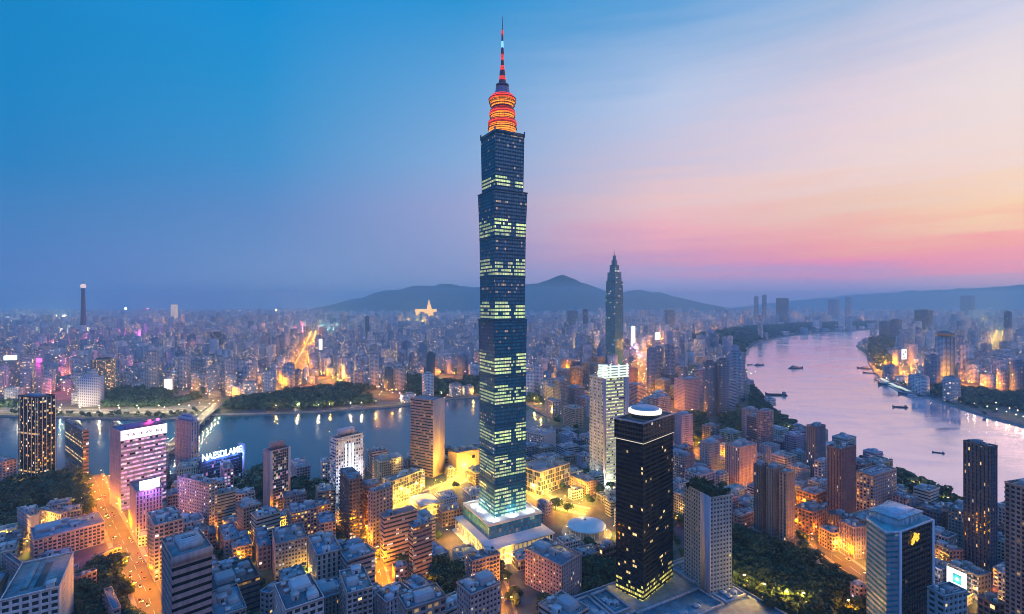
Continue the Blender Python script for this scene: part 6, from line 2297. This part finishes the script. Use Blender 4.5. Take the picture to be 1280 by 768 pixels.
def street_lamp(x, y, rz, label, group, watts, col, far=False, white=False, h=9.0, lit=True, scale=1.0):
    if y > 1250:
        sc_ = max(scale, 1.0) * (.7 + y / 2200)
        v = crown_globe * np.array((sc_, sc_, sc_)) + np.array((x, y, 9.0 * max(1, scale)))
        FARL.quads(v, globe_faces, 0, np.array([(*[k * (4 + y / 400) for k in (WARMW if white else col)], 1)] * len(globe_faces)))
        FARL.box(x - .15, x + .15, y - .15, y + .15, 0, 9.0)
        k = (watts, col)
        if k not in LIGHTS:
            d = bpy.data.lights.new('lamp_light', 'POINT')
            d.energy, d.color, d.shadow_soft_size = watts, col, .6
            LIGHTS[k] = d
        l_ = bpy.data.objects.new('lamp_light', LIGHTS[k])
        COL.objects.link(l_)
        l_.location = (x, y - 2.5, 12.0 * max(1, scale))
        N_LAMPS[0] += 1
        return
    root = thing('street_lamp', label, 'street lamp', (x, y, .02), rz, group)
    o = bpy.data.objects.new('pole', lamp_pole)
    COL.objects.link(o)
    o.parent = root
    o = bpy.data.objects.new('lamp_globe' if far else 'lamp_head', (globe_w if white else globe_n) if far else (lamp_head_w if white else lamp_head_n))
    COL.objects.link(o)
    o.parent = root
    if scale != 1:
        root.scale = (scale,) * 3
    if lit:
        k = (watts, col)
        if k not in LIGHTS:
            d = bpy.data.lights.new('lamp_light', 'POINT')
            d.energy, d.color, d.shadow_soft_size = watts, col, .35
            LIGHTS[k] = d
        l_ = bpy.data.objects.new('lamp_light', LIGHTS[k])
        COL.objects.link(l_)
        l_.parent = root
        l_.location = (0, 2.0, 8.4) if not far else (0, 0, 13.0)
        N_LAMPS[0] += 1




def lamps_along(nm, gap, label, watts, col, far=False, white=False, start=0.0, sides=(1, -1), upto=1e9, scale=1.0):
    ln, w_, pv = ROADL[nm]
    acc = start
    k = 0
    for i in range(len(ln) - 1):
        seg = ln[i + 1] - ln[i]
        acc += seg.length
        if acc >= gap:
            acc = 0
            d = seg.normalized()
            n = Vector((-d.y, d.x))
            for s_ in (sides if len(sides) == 1 or not far else (sides[k % 2],)):
                p = ln[i] + n * s_ * (w_ / 2 + .8)
                street_lamp(p.x, p.y, math.atan2(d.y, d.x) + (math.pi if s_ > 0 else 0), label, label_group(nm), watts, col, far, white, scale=scale)
            k += 1


def label_group(nm):
    return 'street lamps along the ' + nm.replace('_', ' ')


lamps_along('west_avenue', 22, 'street lamp arching over the orange western avenue', 27000, ORANGE)
lamps_along('east_avenue', 27, 'street lamp arching over the orange eastern avenue', 26000, ORANGE)
lamps_along('alley', 20, 'street lamp in the glowing alley between flats', 26000, ORANGE)
lamps_along('south_alley', 20, 'street lamp in the glowing alley at the bottom edge', 12000, ORANGE)
lamps_along('plaza_street', 18, 'street lamp on the yellow plaza west of the tallest tower', 38000, YELLOW)
lamps_along('plaza_lane', 16, 'street lamp on the yellow plaza east of the tallest tower', 52000, YELLOW)
lamps_along('far_bank_road', 17, 'street lamp on the bright far bank road', 42000, WARMW, True, True)
lamps_along('river_road', 95, 'street lamp on the long orange river road', 260000, ORANGE, True, scale=1.3)
lamps_along('north_street', 60, 'street lamp on the straight amber street beyond the river', 190000, ORANGE, True)
lamps_along('east_far_street', 130, 'street lamp on the amber street of the east bank', 220000, YELLOW, True)
lamps_along('quay_road', 45, 'street lamp on the quay road of the east bank', 240000, ORANGE, True)
# lamps on the two promenades and in pools of light among the blocks
for k, (px, py) in enumerate(((345, 512.5), (372, 512), (398, 511.5), (412, 511), (438, 509.5), (452, 509), (470, 507), (500, 503.5), (512, 502), (538, 498.5), (552, 496.5), (575, 494.5), (592, 494))):
    x, y = G(px, py)
    street_lamp(x, y, 1.5, 'promenade lamp under the shore wood of the blue river', 'lamps of the shore wood promenade', 22000, WARMW if k % 3 else YELLOW, True, True)
for k, (px, py) in enumerate(((1112, 476), (1120, 479.5), (1130, 483), (1139, 485.5), (1150, 489.5), (1160, 493.5), (1186, 500.5), (1208, 508), (1216, 511), (1232, 515), (1244, 518.5), (1256, 522), (1268, 526), (1277, 528))):
    x, y = G(px + 2, py - 1)
    street_lamp(x, y, 1.5, 'promenade lamp on the east bank of the great river', 'lamps of the east promenade', 2500, WARMW, True, True)
POOLS = [(285, 692, ORANGE), (298, 712, ORANGE), (330, 706, ORANGE), (420, 662, ORANGE), (437, 656, ORANGE), (240, 688, ORANGE), (394, 704, ORANGE), (352, 668, YELLOW), (500, 722, ORANGE), (536, 742, ORANGE), (415, 728, ORANGE), (378, 730, YELLOW), (318, 660, ORANGE), (300, 745, ORANGE), (1120, 700, ORANGE), (1196, 660, YELLOW), (900, 640, ORANGE),
         (30, 612, ORANGE), (12, 618, ORANGE), (98, 634, YELLOW), (86, 640, YELLOW), (52, 662, YELLOW), (10, 680, YELLOW), (36, 690, YELLOW), (128, 610, ORANGE), (136, 604, ORANGE),
         (268, 652, ORANGE), (272, 670, ORANGE), (308, 672, ORANGE), (341, 648, ORANGE), (402, 632, ORANGE), (456, 612, YELLOW), (470, 640, ORANGE), (448, 600, ORANGE),
         (500, 636, YELLOW), (515, 640, YELLOW), (540, 640, YELLOW), (552, 668, YELLOW), (575, 684, YELLOW), (566, 672, YELLOW), (560, 606, YELLOW), (590, 602, YELLOW), (580, 596, YELLOW), (585, 612, YELLOW), (668, 622, YELLOW), (672, 606, YELLOW), (690, 622, YELLOW), (715, 618, YELLOW), (736, 622, YELLOW), (700, 640, YELLOW), (718, 650, YELLOW), (760, 662, YELLOW),
         (846, 596, ORANGE), (850, 628, ORANGE), (848, 640, YELLOW), (846, 655, ORANGE), (912, 604, ORANGE), (926, 616, ORANGE), (944, 632, ORANGE), (860, 606, ORANGE), (748, 518, ORANGE), (768, 505, ORANGE),
         (1000, 632, ORANGE), (1030, 646, ORANGE), (1060, 650, ORANGE), (1020, 670, ORANGE), (1046, 690, YELLOW), (1078, 706, YELLOW), (1092, 650, ORANGE), (1065, 636, ORANGE), (1212, 742, YELLOW), (1230, 768, YELLOW), (1246, 732, ORANGE), (1252, 676, YELLOW), (1176, 716, YELLOW), (1160, 622, YELLOW), (1140, 612, YELLOW), (1188, 634, YELLOW), (984, 540, WARMW), (1002, 552, WARMW),
         (935, 742, YELLOW), (950, 752, YELLOW), (985, 762, YELLOW), (1000, 768, YELLOW), (1062, 774, ORANGE), (636, 706, YELLOW)]
for px, py, col in POOLS:
    x, y = G(px, py)
    if any(inside(x, y, f_[0]) for f_ in FOOT if abs(f_[1][0] - x) < 60 and abs(f_[1][1] - y) < 60):
        for dy in (3, -3, 6, -6, 9):
            x, y = G(px + dy * .7, py + dy)
            if not any(inside(x, y, f_[0]) for f_ in FOOT if abs(f_[1][0] - x) < 60 and abs(f_[1][1] - y) < 60):
                break
    street_lamp(x, y, rs.uniform(0, 6), 'street lamp lighting a gap between the near blocks', 'lamps between the near blocks', 18000 if inside(x, y, park_w['hill']) else (24000 if col is YELLOW else 17000) * (.5 if px > 800 else 1) if col != WARMW else 9000, col, scale=1.55 if inside(x, y, park_w['hill']) else 1.0)
for px, py, col, k in FARPOOLS:
    py = max(py, 388)
    x, y = G(px, py)
    street_lamp(x, y, rs.uniform(0, 6), 'street lamp glowing among the far blocks', 'lamps among the far blocks', round(.14 * y * y * min(1.0, y / 2600) * (.6 + .35 * k)), col, True, col == WARMW, scale=1.0 + .0003 * y)
tag(FARL.build('distant_street_lamps', M['glass']), 'rows of street lamps glowing along the far roads', None, kind='stuff')
print('lamps', N_LAMPS[0])


# ------------------------------------------------------------------ trees: the nearest each by itself, the rest one wood
rs = random.Random(9)
for k in range(60):     # trees in yards and along the avenues
    pass
TREES.sort(key=lambda t: t[1])
ntree = 0
m_far = MB()
far_var = [crown_quads(np.random.default_rng(90 + i), 60, .2, lobes=5) for i in range(5)]


def far_tree(x, y, h, rs_, z=0):
    v = far_var[rs_.randrange(5)] * np.array((h * .95, h * .95, h * .8)) + np.array((x, y, z + h * .5))
    m_far.quads(v.reshape(-1, 3), np.arange(len(v) * 4).reshape(-1, 4))


for x, y, h, k in TREES:
    pxx, pyy = pxof(x, y)
    if ntree < 285 and -10 < pxx < 1290 and pyy < 800:
        root = thing('broadleaf_tree', 'dark broadleaf tree ' + PARK_NAMES[k], 'tree', (x, y, 0), rs.uniform(0, 6.28), 'trees ' + PARK_NAMES[k])
        cm, tm = tree_meshes[ntree % 6]
        o = bpy.data.objects.new('trunk', tm)
        COL.objects.link(o)
        o.parent, o.scale = root, (h, h, h)
        o = bpy.data.objects.new('crown', cm)
        COL.objects.link(o)
        o.parent, o.scale, o.location = root, (h * .92, h * .92, h * .82), (0, 0, h * .56)
        ntree += 1
    else:
        far_tree(x, y, h, rs)
for wi, pl in enumerate(woods_w):
    big = wi in (4, 5)
    for x, y, h in scatter(pl, (9 if not big else 26), rs, cap=1500 if not big else 2600, hmin=9 if not big else 20, hmax=14 if not big else 30):
        far_tree(x, y, h, rs)
for x, y, h in scatter(BANK, 13, rs, cap=300, hmin=5, hmax=8):
    far_tree(x, y, h, rs)
# greenery along the banks and in the streets of the east side
for k in range(900):
    px, py = rs.uniform(690, 1280), rs.uniform(440, 700)
    x, y = G(px, py)
    if far_ok(x, y) and not near_road(x, y, 1) and not overlaps([(x - 2, y - 2), (x + 2, y - 2), (x + 2, y + 2), (x - 2, y + 2)], (x, y), 2.9) and near_side(px, py):
        if rs.random() < .6:
            far_tree(x, y, rs.uniform(6, 10), rs)
for k in range(700):
    px, py = rs.uniform(0, 690), rs.uniform(600, 780)
    x, y = G(px, py)
    if far_ok(x, y) and not near_road(x, y, 1) and not overlaps([(x - 2, y - 2), (x + 2, y - 2), (x + 2, y + 2), (x - 2, y + 2)], (x, y), 2.9):
        if rs.random() < .5:
            far_tree(x, y, rs.uniform(5, 9), rs)
tag(m_far.build('woodland', M['leaf']), 'dark woods and street greenery further off', None, kind='stuff')
print('trees', ntree)

# shrubs on the planted roof of the grey teal tower
ro, x0, x1, y0, y1, H = FIN
for i in range(7):
    for j in range(4):
        m = MB()
        v = crown_quads(np.random.default_rng(i * 9 + j), 50, .22, lobes=4) * 4.2
        m.quads((v + np.array((0, 0, 1.4))).reshape(-1, 3), np.arange(200).reshape(-1, 4))
        m.build('roof_shrub', M['leaf'], ro, loc=(x0 + 2.5 + (x1 - x0 - 5) * (i + rs.uniform(-.2, .2)) / 6, y0 + 2.5 + (y1 - y0 - 5) * (j + rs.uniform(-.2, .2)) / 3, H + .24))


# ------------------------------------------------------------------ boats on the great river
def boat(px, py, length, rz, label, kind='cargo', col=(.06, .07, .1)):
    x, y = G(px, py, WATER_Z)
    root = thing('river_boat', label, 'boat', (x, y, WATER_Z), rz)
    length *= .8
    L, B_ = length, length * .22
    m = MB()
    st = [(-.5, .75, 0), (-.3, 1, 0), (.25, 1, 0), (.42, .6, .05), (.5, .06, .12)]
    for (a, wa, za), (b, wb, zb_) in zip(st, st[1:]):
        for s_ in (-1, 1):
            m.quads([(a * L, s_ * wa * B_ * .38, -.3), (b * L, s_ * wb * B_ * .38, -.3), (b * L, s_ * wb * B_ / 2, L * (.055 + zb_)), (a * L, s_ * wa * B_ / 2, L * (.055 + za))], [[0, 1, 2, 3]])
        m.quads([(a * L, -wa * B_ / 2, L * (.05 + za)), (b * L, -wb * B_ / 2, L * (.05 + zb_)), (b * L, wb * B_ / 2, L * (.05 + zb_)), (a * L, wa * B_ / 2, L * (.05 + za))], [[0, 1, 2, 3]])
    m.quads([(-.5 * L, -.38 * B_ * .75, -.3), (-.5 * L, .38 * B_ * .75, -.3), (-.5 * L, .375 * B_, L * .055), (-.5 * L, -.375 * B_, L * .055)], [[0, 1, 2, 3]])
    m.build('hull', M['wall'], root, col)
    z = L * .052
    if kind == 'ferry':
        box_part('cabin', root, -.38 * L, .26 * L, -B_ * .4, B_ * .4, z, z + L * .07, M['wall'], (.3, .3, .34))
        box_part('upper_deck', root, -.3 * L, .12 * L, -B_ * .32, B_ * .32, z + L * .072, z + L * .13, M['wall'], (.34, .34, .38))
        q = MB(); q.lathe([(B_ * .14, z + L * .13), (B_ * .12, z + L * .2)], 8); q.build('funnel', M['wall'], root, (.1, .1, .12), loc=(-.2 * L, 0, 0))
    else:
        box_part('wheelhouse', root, -.44 * L, -.3 * L, -B_ * .32, B_ * .32, z, z + L * .12, M['wall'], (.3, .3, .33))
        box_part('cargo_hold', root, -.24 * L, .3 * L, -B_ * .36, B_ * .36, z, z + L * .03, M['wall'], (.12, .11, .11))
    q = MB(); q.tube([(-.34 * L, 0, z + L * .11), (-.34 * L, 0, z + L * .2)], .12, 5); q.build('mast', M['steel'], root)


boat(995, 461, 62, R(4), 'largest ferry crossing the middle of the pink river', 'ferry')
boat(970, 494.5, 60, R(172), 'long barge moored by the near wooded bank', 'cargo', (.05, .05, .07))
boat(1125, 509.5, 34, R(165), 'lone cargo boat before the lit east quay', 'cargo')
boat(1173, 566.5, 18, R(150), 'small boat alone in the wide near reach', 'cargo', (.04, .05, .07))
boat(937.5, 456.5, 30, R(20), 'small boat close to the west bank at the bend', 'cargo')
boat(949, 457.2, 46, R(10), 'ferry trailing a small boat at the bend', 'ferry')
boat(1080, 461, 50, R(140), 'boat moored at the tip of the lit quay', 'ferry')
boat(1087, 467, 44, R(140), 'boat moored second along the lit quay', 'cargo')
boat(1098, 476.5, 18, R(150), 'little launch off the lit quay', 'cargo')
boat(1112, 482, 62, R(150), 'long white pontoon ferry at the quay ramps', 'ferry')
boat(1136, 493.5, 52, R(155), 'dark ferry at the end of the quay ramps', 'ferry')

# quay ramps with white light
for k, (a, b) in enumerate((((1108, 474), (1140, 490)), ((1130, 484), (1152, 494)))):
    p, q_ = Vector(G(*a)), Vector(G(*b))
    d = (q_ - p).normalized()
    root = thing('landing_stage', 'white lit landing stage on the east quay, %s one' % ('longer' if k == 0 else 'shorter'), 'landing stage', (p.x, p.y, 0), math.atan2(d.y, d.x))
    L_ = (q_ - p).length
    box_part('deck', root, 0, L_, -24, -8, -2.4, -1.2, M['white_stone'])
    box_part('canopy', root, L_ * .1, L_ * .9, -22, -12, 3.4, 4.0, mat_emit('canopy_light', (.9, 1, .8), .55))
    m = MB()
    for i in range(8):
        m.tube([(L_ * (.12 + .1 * i), -17, -1.2), (L_ * (.12 + .1 * i), -17, 3.4)], .4, 5)
    m.build('canopy_post', M['steel'], root)


# ------------------------------------------------------------------ the bridge over the blue river
def bridge():
    a, b = Vector(G(272, 509)), Vector(G(201, 575))
    d = b - a
    L_ = d.length
    d.normalize()
    root = thing('road_bridge', 'low road bridge lit by lamps crossing the blue river', 'bridge', (a.x, a.y, 0), math.atan2(d.y, d.x))
    box_part('deck', root, 0, L_, -8, 8, 6.0, 7.4, M['concrete'])
    box_part('carriageway', root, 0, L_, -6.6, 6.6, 7.41, 7.5, M['asphalt'])
    for s_ in (-1, 1):
        m = MB()
        m.box(0, L_, s_ * 7.6 - .15, s_ * 7.6 + .15, 8.2, 8.4, 0, True)
        for i in range(int(L_ / 6)):
            m.box(i * 6, i * 6 + .25, s_ * 7.6 - .12, s_ * 7.6 + .12, 7.4, 8.2, 0)
        m.build('railing', M['steel'], root)
    for i in range(1, 10):
        box_part('pier', root, L_ * i / 10 - 1.5, L_ * i / 10 + 1.5, -7, 7, -6, 6.0, M['concrete'])
    for i in range(11):
        for s_ in (-1, 1):
            p = a + d * L_ * (i + .5) / 11 + Vector((-d.y, d.x)) * s_ * 7.0
            rr_ = thing('street_lamp', 'lamp standing on the road bridge', 'street lamp', (p.x, p.y, 7.5), math.atan2(d.y, d.x) + (math.pi if s_ > 0 else 0), 'street lamps on the road bridge')
            o = bpy.data.objects.new('pole', lamp_pole); COL.objects.link(o); o.parent = rr_
            o = bpy.data.objects.new('lamp_head', lamp_head_w); COL.objects.link(o); o.parent = rr_
            l_ = lamp(rr_, (0, 2, 8.4), 15000, WARMW, .35)


bridge()


# ------------------------------------------------------------------ cars
def car_proto():
    m = MB()
    m.box(-2.2, 2.2, -.88, .88, .32, .86, 0, True)
    v = [(-1.5, -.8, .86), (1.0, -.8, .86), (1.0, .8, .86), (-1.5, .8, .86), (-1.1, -.68, 1.42), (.35, -.68, 1.42), (.35, .68, 1.42), (-1.1, .68, 1.42)]
    m.quads(v, [(0, 1, 5, 4), (1, 2, 6, 5), (2, 3, 7, 6), (3, 0, 4, 7), (4, 5, 6, 7)], 1)
    bd = m.mesh('body', [M['metal'], M['dark_glass']])
    m = MB()
    for x in (-1.35, 1.35):
        for y in (-.82, .82):
            a = np.arange(10) * 2 * math.pi / 10
            for r_ in (.33,):
                ra = np.stack([x + r_ * np.cos(a), np.full(10, y - .1), .33 + r_ * np.sin(a)], 1)
                rb = ra + np.array((0, .2, 0))
                i = np.arange(10)
                m.quads(np.concatenate([ra, rb]), np.stack([i, (i + 1) % 10, 10 + (i + 1) % 10, 10 + i], 1))
    wh = m.mesh('wheel', [M['dark_glass']])
    m = MB()
    m.box(2.18, 2.26, -.75, -.4, .55, .75, 0, True)
    m.box(2.18, 2.26, .4, .75, .55, .75, 0, True)
    hl = m.mesh('headlight', [M['lamp_white']])
    m = MB()
    m.box(-2.26, -2.18, -.8, -.45, .6, .78, 0, True)
    m.box(-2.26, -2.18, .45, .8, .6, .78, 0, True)
    tl = m.mesh('tail_light', [M['red_light']])
    return bd, wh, hl, tl


CAR = car_proto()
rs = random.Random(5)
for nm, n, lb in (('west_avenue', 34, 'car driving along the orange western avenue'), ('east_avenue', 36, 'car driving along the orange eastern avenue')):
    ln, w_, pv = ROADL[nm]
    for k in range(n):
        lo, hi = (.25, .97) if nm == 'west_avenue' else (.35, .97)
        i = int((lo + (hi - lo) * k / n) * (len(ln) - 2))
        d = (ln[i + 1] - ln[i]).normalized()
        nn = Vector((-d.y, d.x))
        for s_ in (1, -1):
            if rs.random() < .68:
                continue
            p = ln[i] + nn * s_ * -(w_ / 4 + rs.choice((-1.6, 1.6)) * (w_ / 15))
            root = thing('car', lb, 'car', (p.x, p.y, .06), math.atan2(d.y, d.x) + (0 if s_ > 0 else math.pi), 'cars on the ' + nm.replace('_', ' '))
            cc_ = rs.choice(((.5, .5, .5), (.08, .08, .09), (.3, .05, .04), (.6, .6, .6), (.1, .15, .3)))
            for me in CAR:
                o = bpy.data.objects.new(me.name.split('.')[0], me)
                COL.objects.link(o)
                o.parent = root
                o.color = (*cc_, 1)


# ------------------------------------------------------------------ words for the many blocks between the landmarks
ONES = 'first second third fourth fifth sixth seventh eighth ninth tenth eleventh twelfth thirteenth fourteenth fifteenth sixteenth seventeenth eighteenth nineteenth twentieth'.split()
ORD = ONES + ['twenty-' + k for k in ONES[:9]] + ['thirtieth'] + ['thirty-' + k for k in ONES[:9]] + ['fortieth'] + ['forty-' + k for k in ONES[:9]] + ['fiftieth'] + ['fifty-' + k for k in ONES[:9]] + ['sixtieth'] + ['sixty-' + k for k in ONES[:9]]
CUT = (' standing', ' under ', ' with ', ' behind ', ' beside ', ' in front', ' near ', ' between ', ' tucked', ' at ', ' by ', ' on ', ' glowing', ' rising', ' across', ' beyond', ' freckled', ' far ', ' to ', ' among ', ' right', ' past ', ' whose ', ' before ', ' facing', ' sprinkled', ' lit by', ' over ', ' below ', ' west ', ' built', ' strung', ' studded', ' left ')


def short(t):
    """The leading words of a label that still name one landmark."""
    for c in CUT:
        k = t.find(c)
        if k > 12:
            t = t[:k]
    return t.strip()


names = {}
for l_ in LAND:
    names.setdefault(short(l_[0]), []).append(l_)
MARKS_OK = [(k, *v[0][1:]) for k, v in names.items() if len(v) == 1 and 3 <= len(k.split()) <= 5]
KEYED = {}
for o, f_ in FILL:
    n_ = min(MARKS_OK, key=lambda l_: math.hypot(l_[1] - f_['px'], (l_[2] - f_['py']) * 1.4))
    rel = 'behind' if f_['Y'] > n_[3] * 1.1 else 'in front of' if f_['Y'] < n_[3] / 1.1 else 'beside'
    KEYED.setdefault((n_[0], rel), []).append((math.hypot(n_[1] - f_['px'], n_[2] - f_['py']), o, f_))
GROUPS = {'apartment block': 'blocks of flats of the near city', 'low block': 'low buildings between the towers', 'apartment tower': 'towers of flats of the near city', 'tower block': 'tower blocks of the far city'}
for (mark, rel), lst in KEYED.items():
    lst.sort(key=lambda q_: q_[0])
    for k, (_, o, f_) in enumerate(lst):
        asp = f_['H'] / max(f_['w'], f_['d'])
        size = 'slender' if asp > 2.6 else 'tall' if asp > 1.7 else 'long' if max(f_['w'], f_['d']) > 1.8 * min(f_['w'], f_['d']) else 'squat' if asp < .55 else 'low' if asp < .9 else 'mid-height'
        noun = {'apartment block': 'block of flats', 'low block': 'house block', 'apartment tower': 'tower of flats', 'tower block': 'tower block'}[f_['cat']]
        o['label'] = f"{size} {f_['wall']} {noun}, {ORD[min(k, 68)]} out {rel} the {mark}"
        o['group'] = GROUPS[f_['cat']]
HAZE_DENSITY = 1.1e-4


# ------------------------------------------------------------------ the evening haze: one closed box of thin air round everything
hz = MB()
hz.box(X0 - 300, X1 + 300, Y0 - 300, Y1 + 300, WATER_Z - 3.0, 520.0, bottom=True)
hm = bpy.data.materials.new('evening_haze')
hm.use_nodes = True
for n in list(hm.node_tree.nodes):
    hm.node_tree.nodes.remove(n)
pv = hm.node_tree.nodes.new('ShaderNodeVolumePrincipled')
pv.inputs['Color'].default_value = (0.42, 0.78, 1.0, 1)
pv.inputs['Density'].default_value = HAZE_DENSITY
pv.inputs['Anisotropy'].default_value = 0.35
ho = hm.node_tree.nodes.new('ShaderNodeOutputMaterial')
hm.node_tree.links.new(pv.outputs[0], ho.inputs['Volume'])
tag(hz.build('haze', hm), kind='stuff')
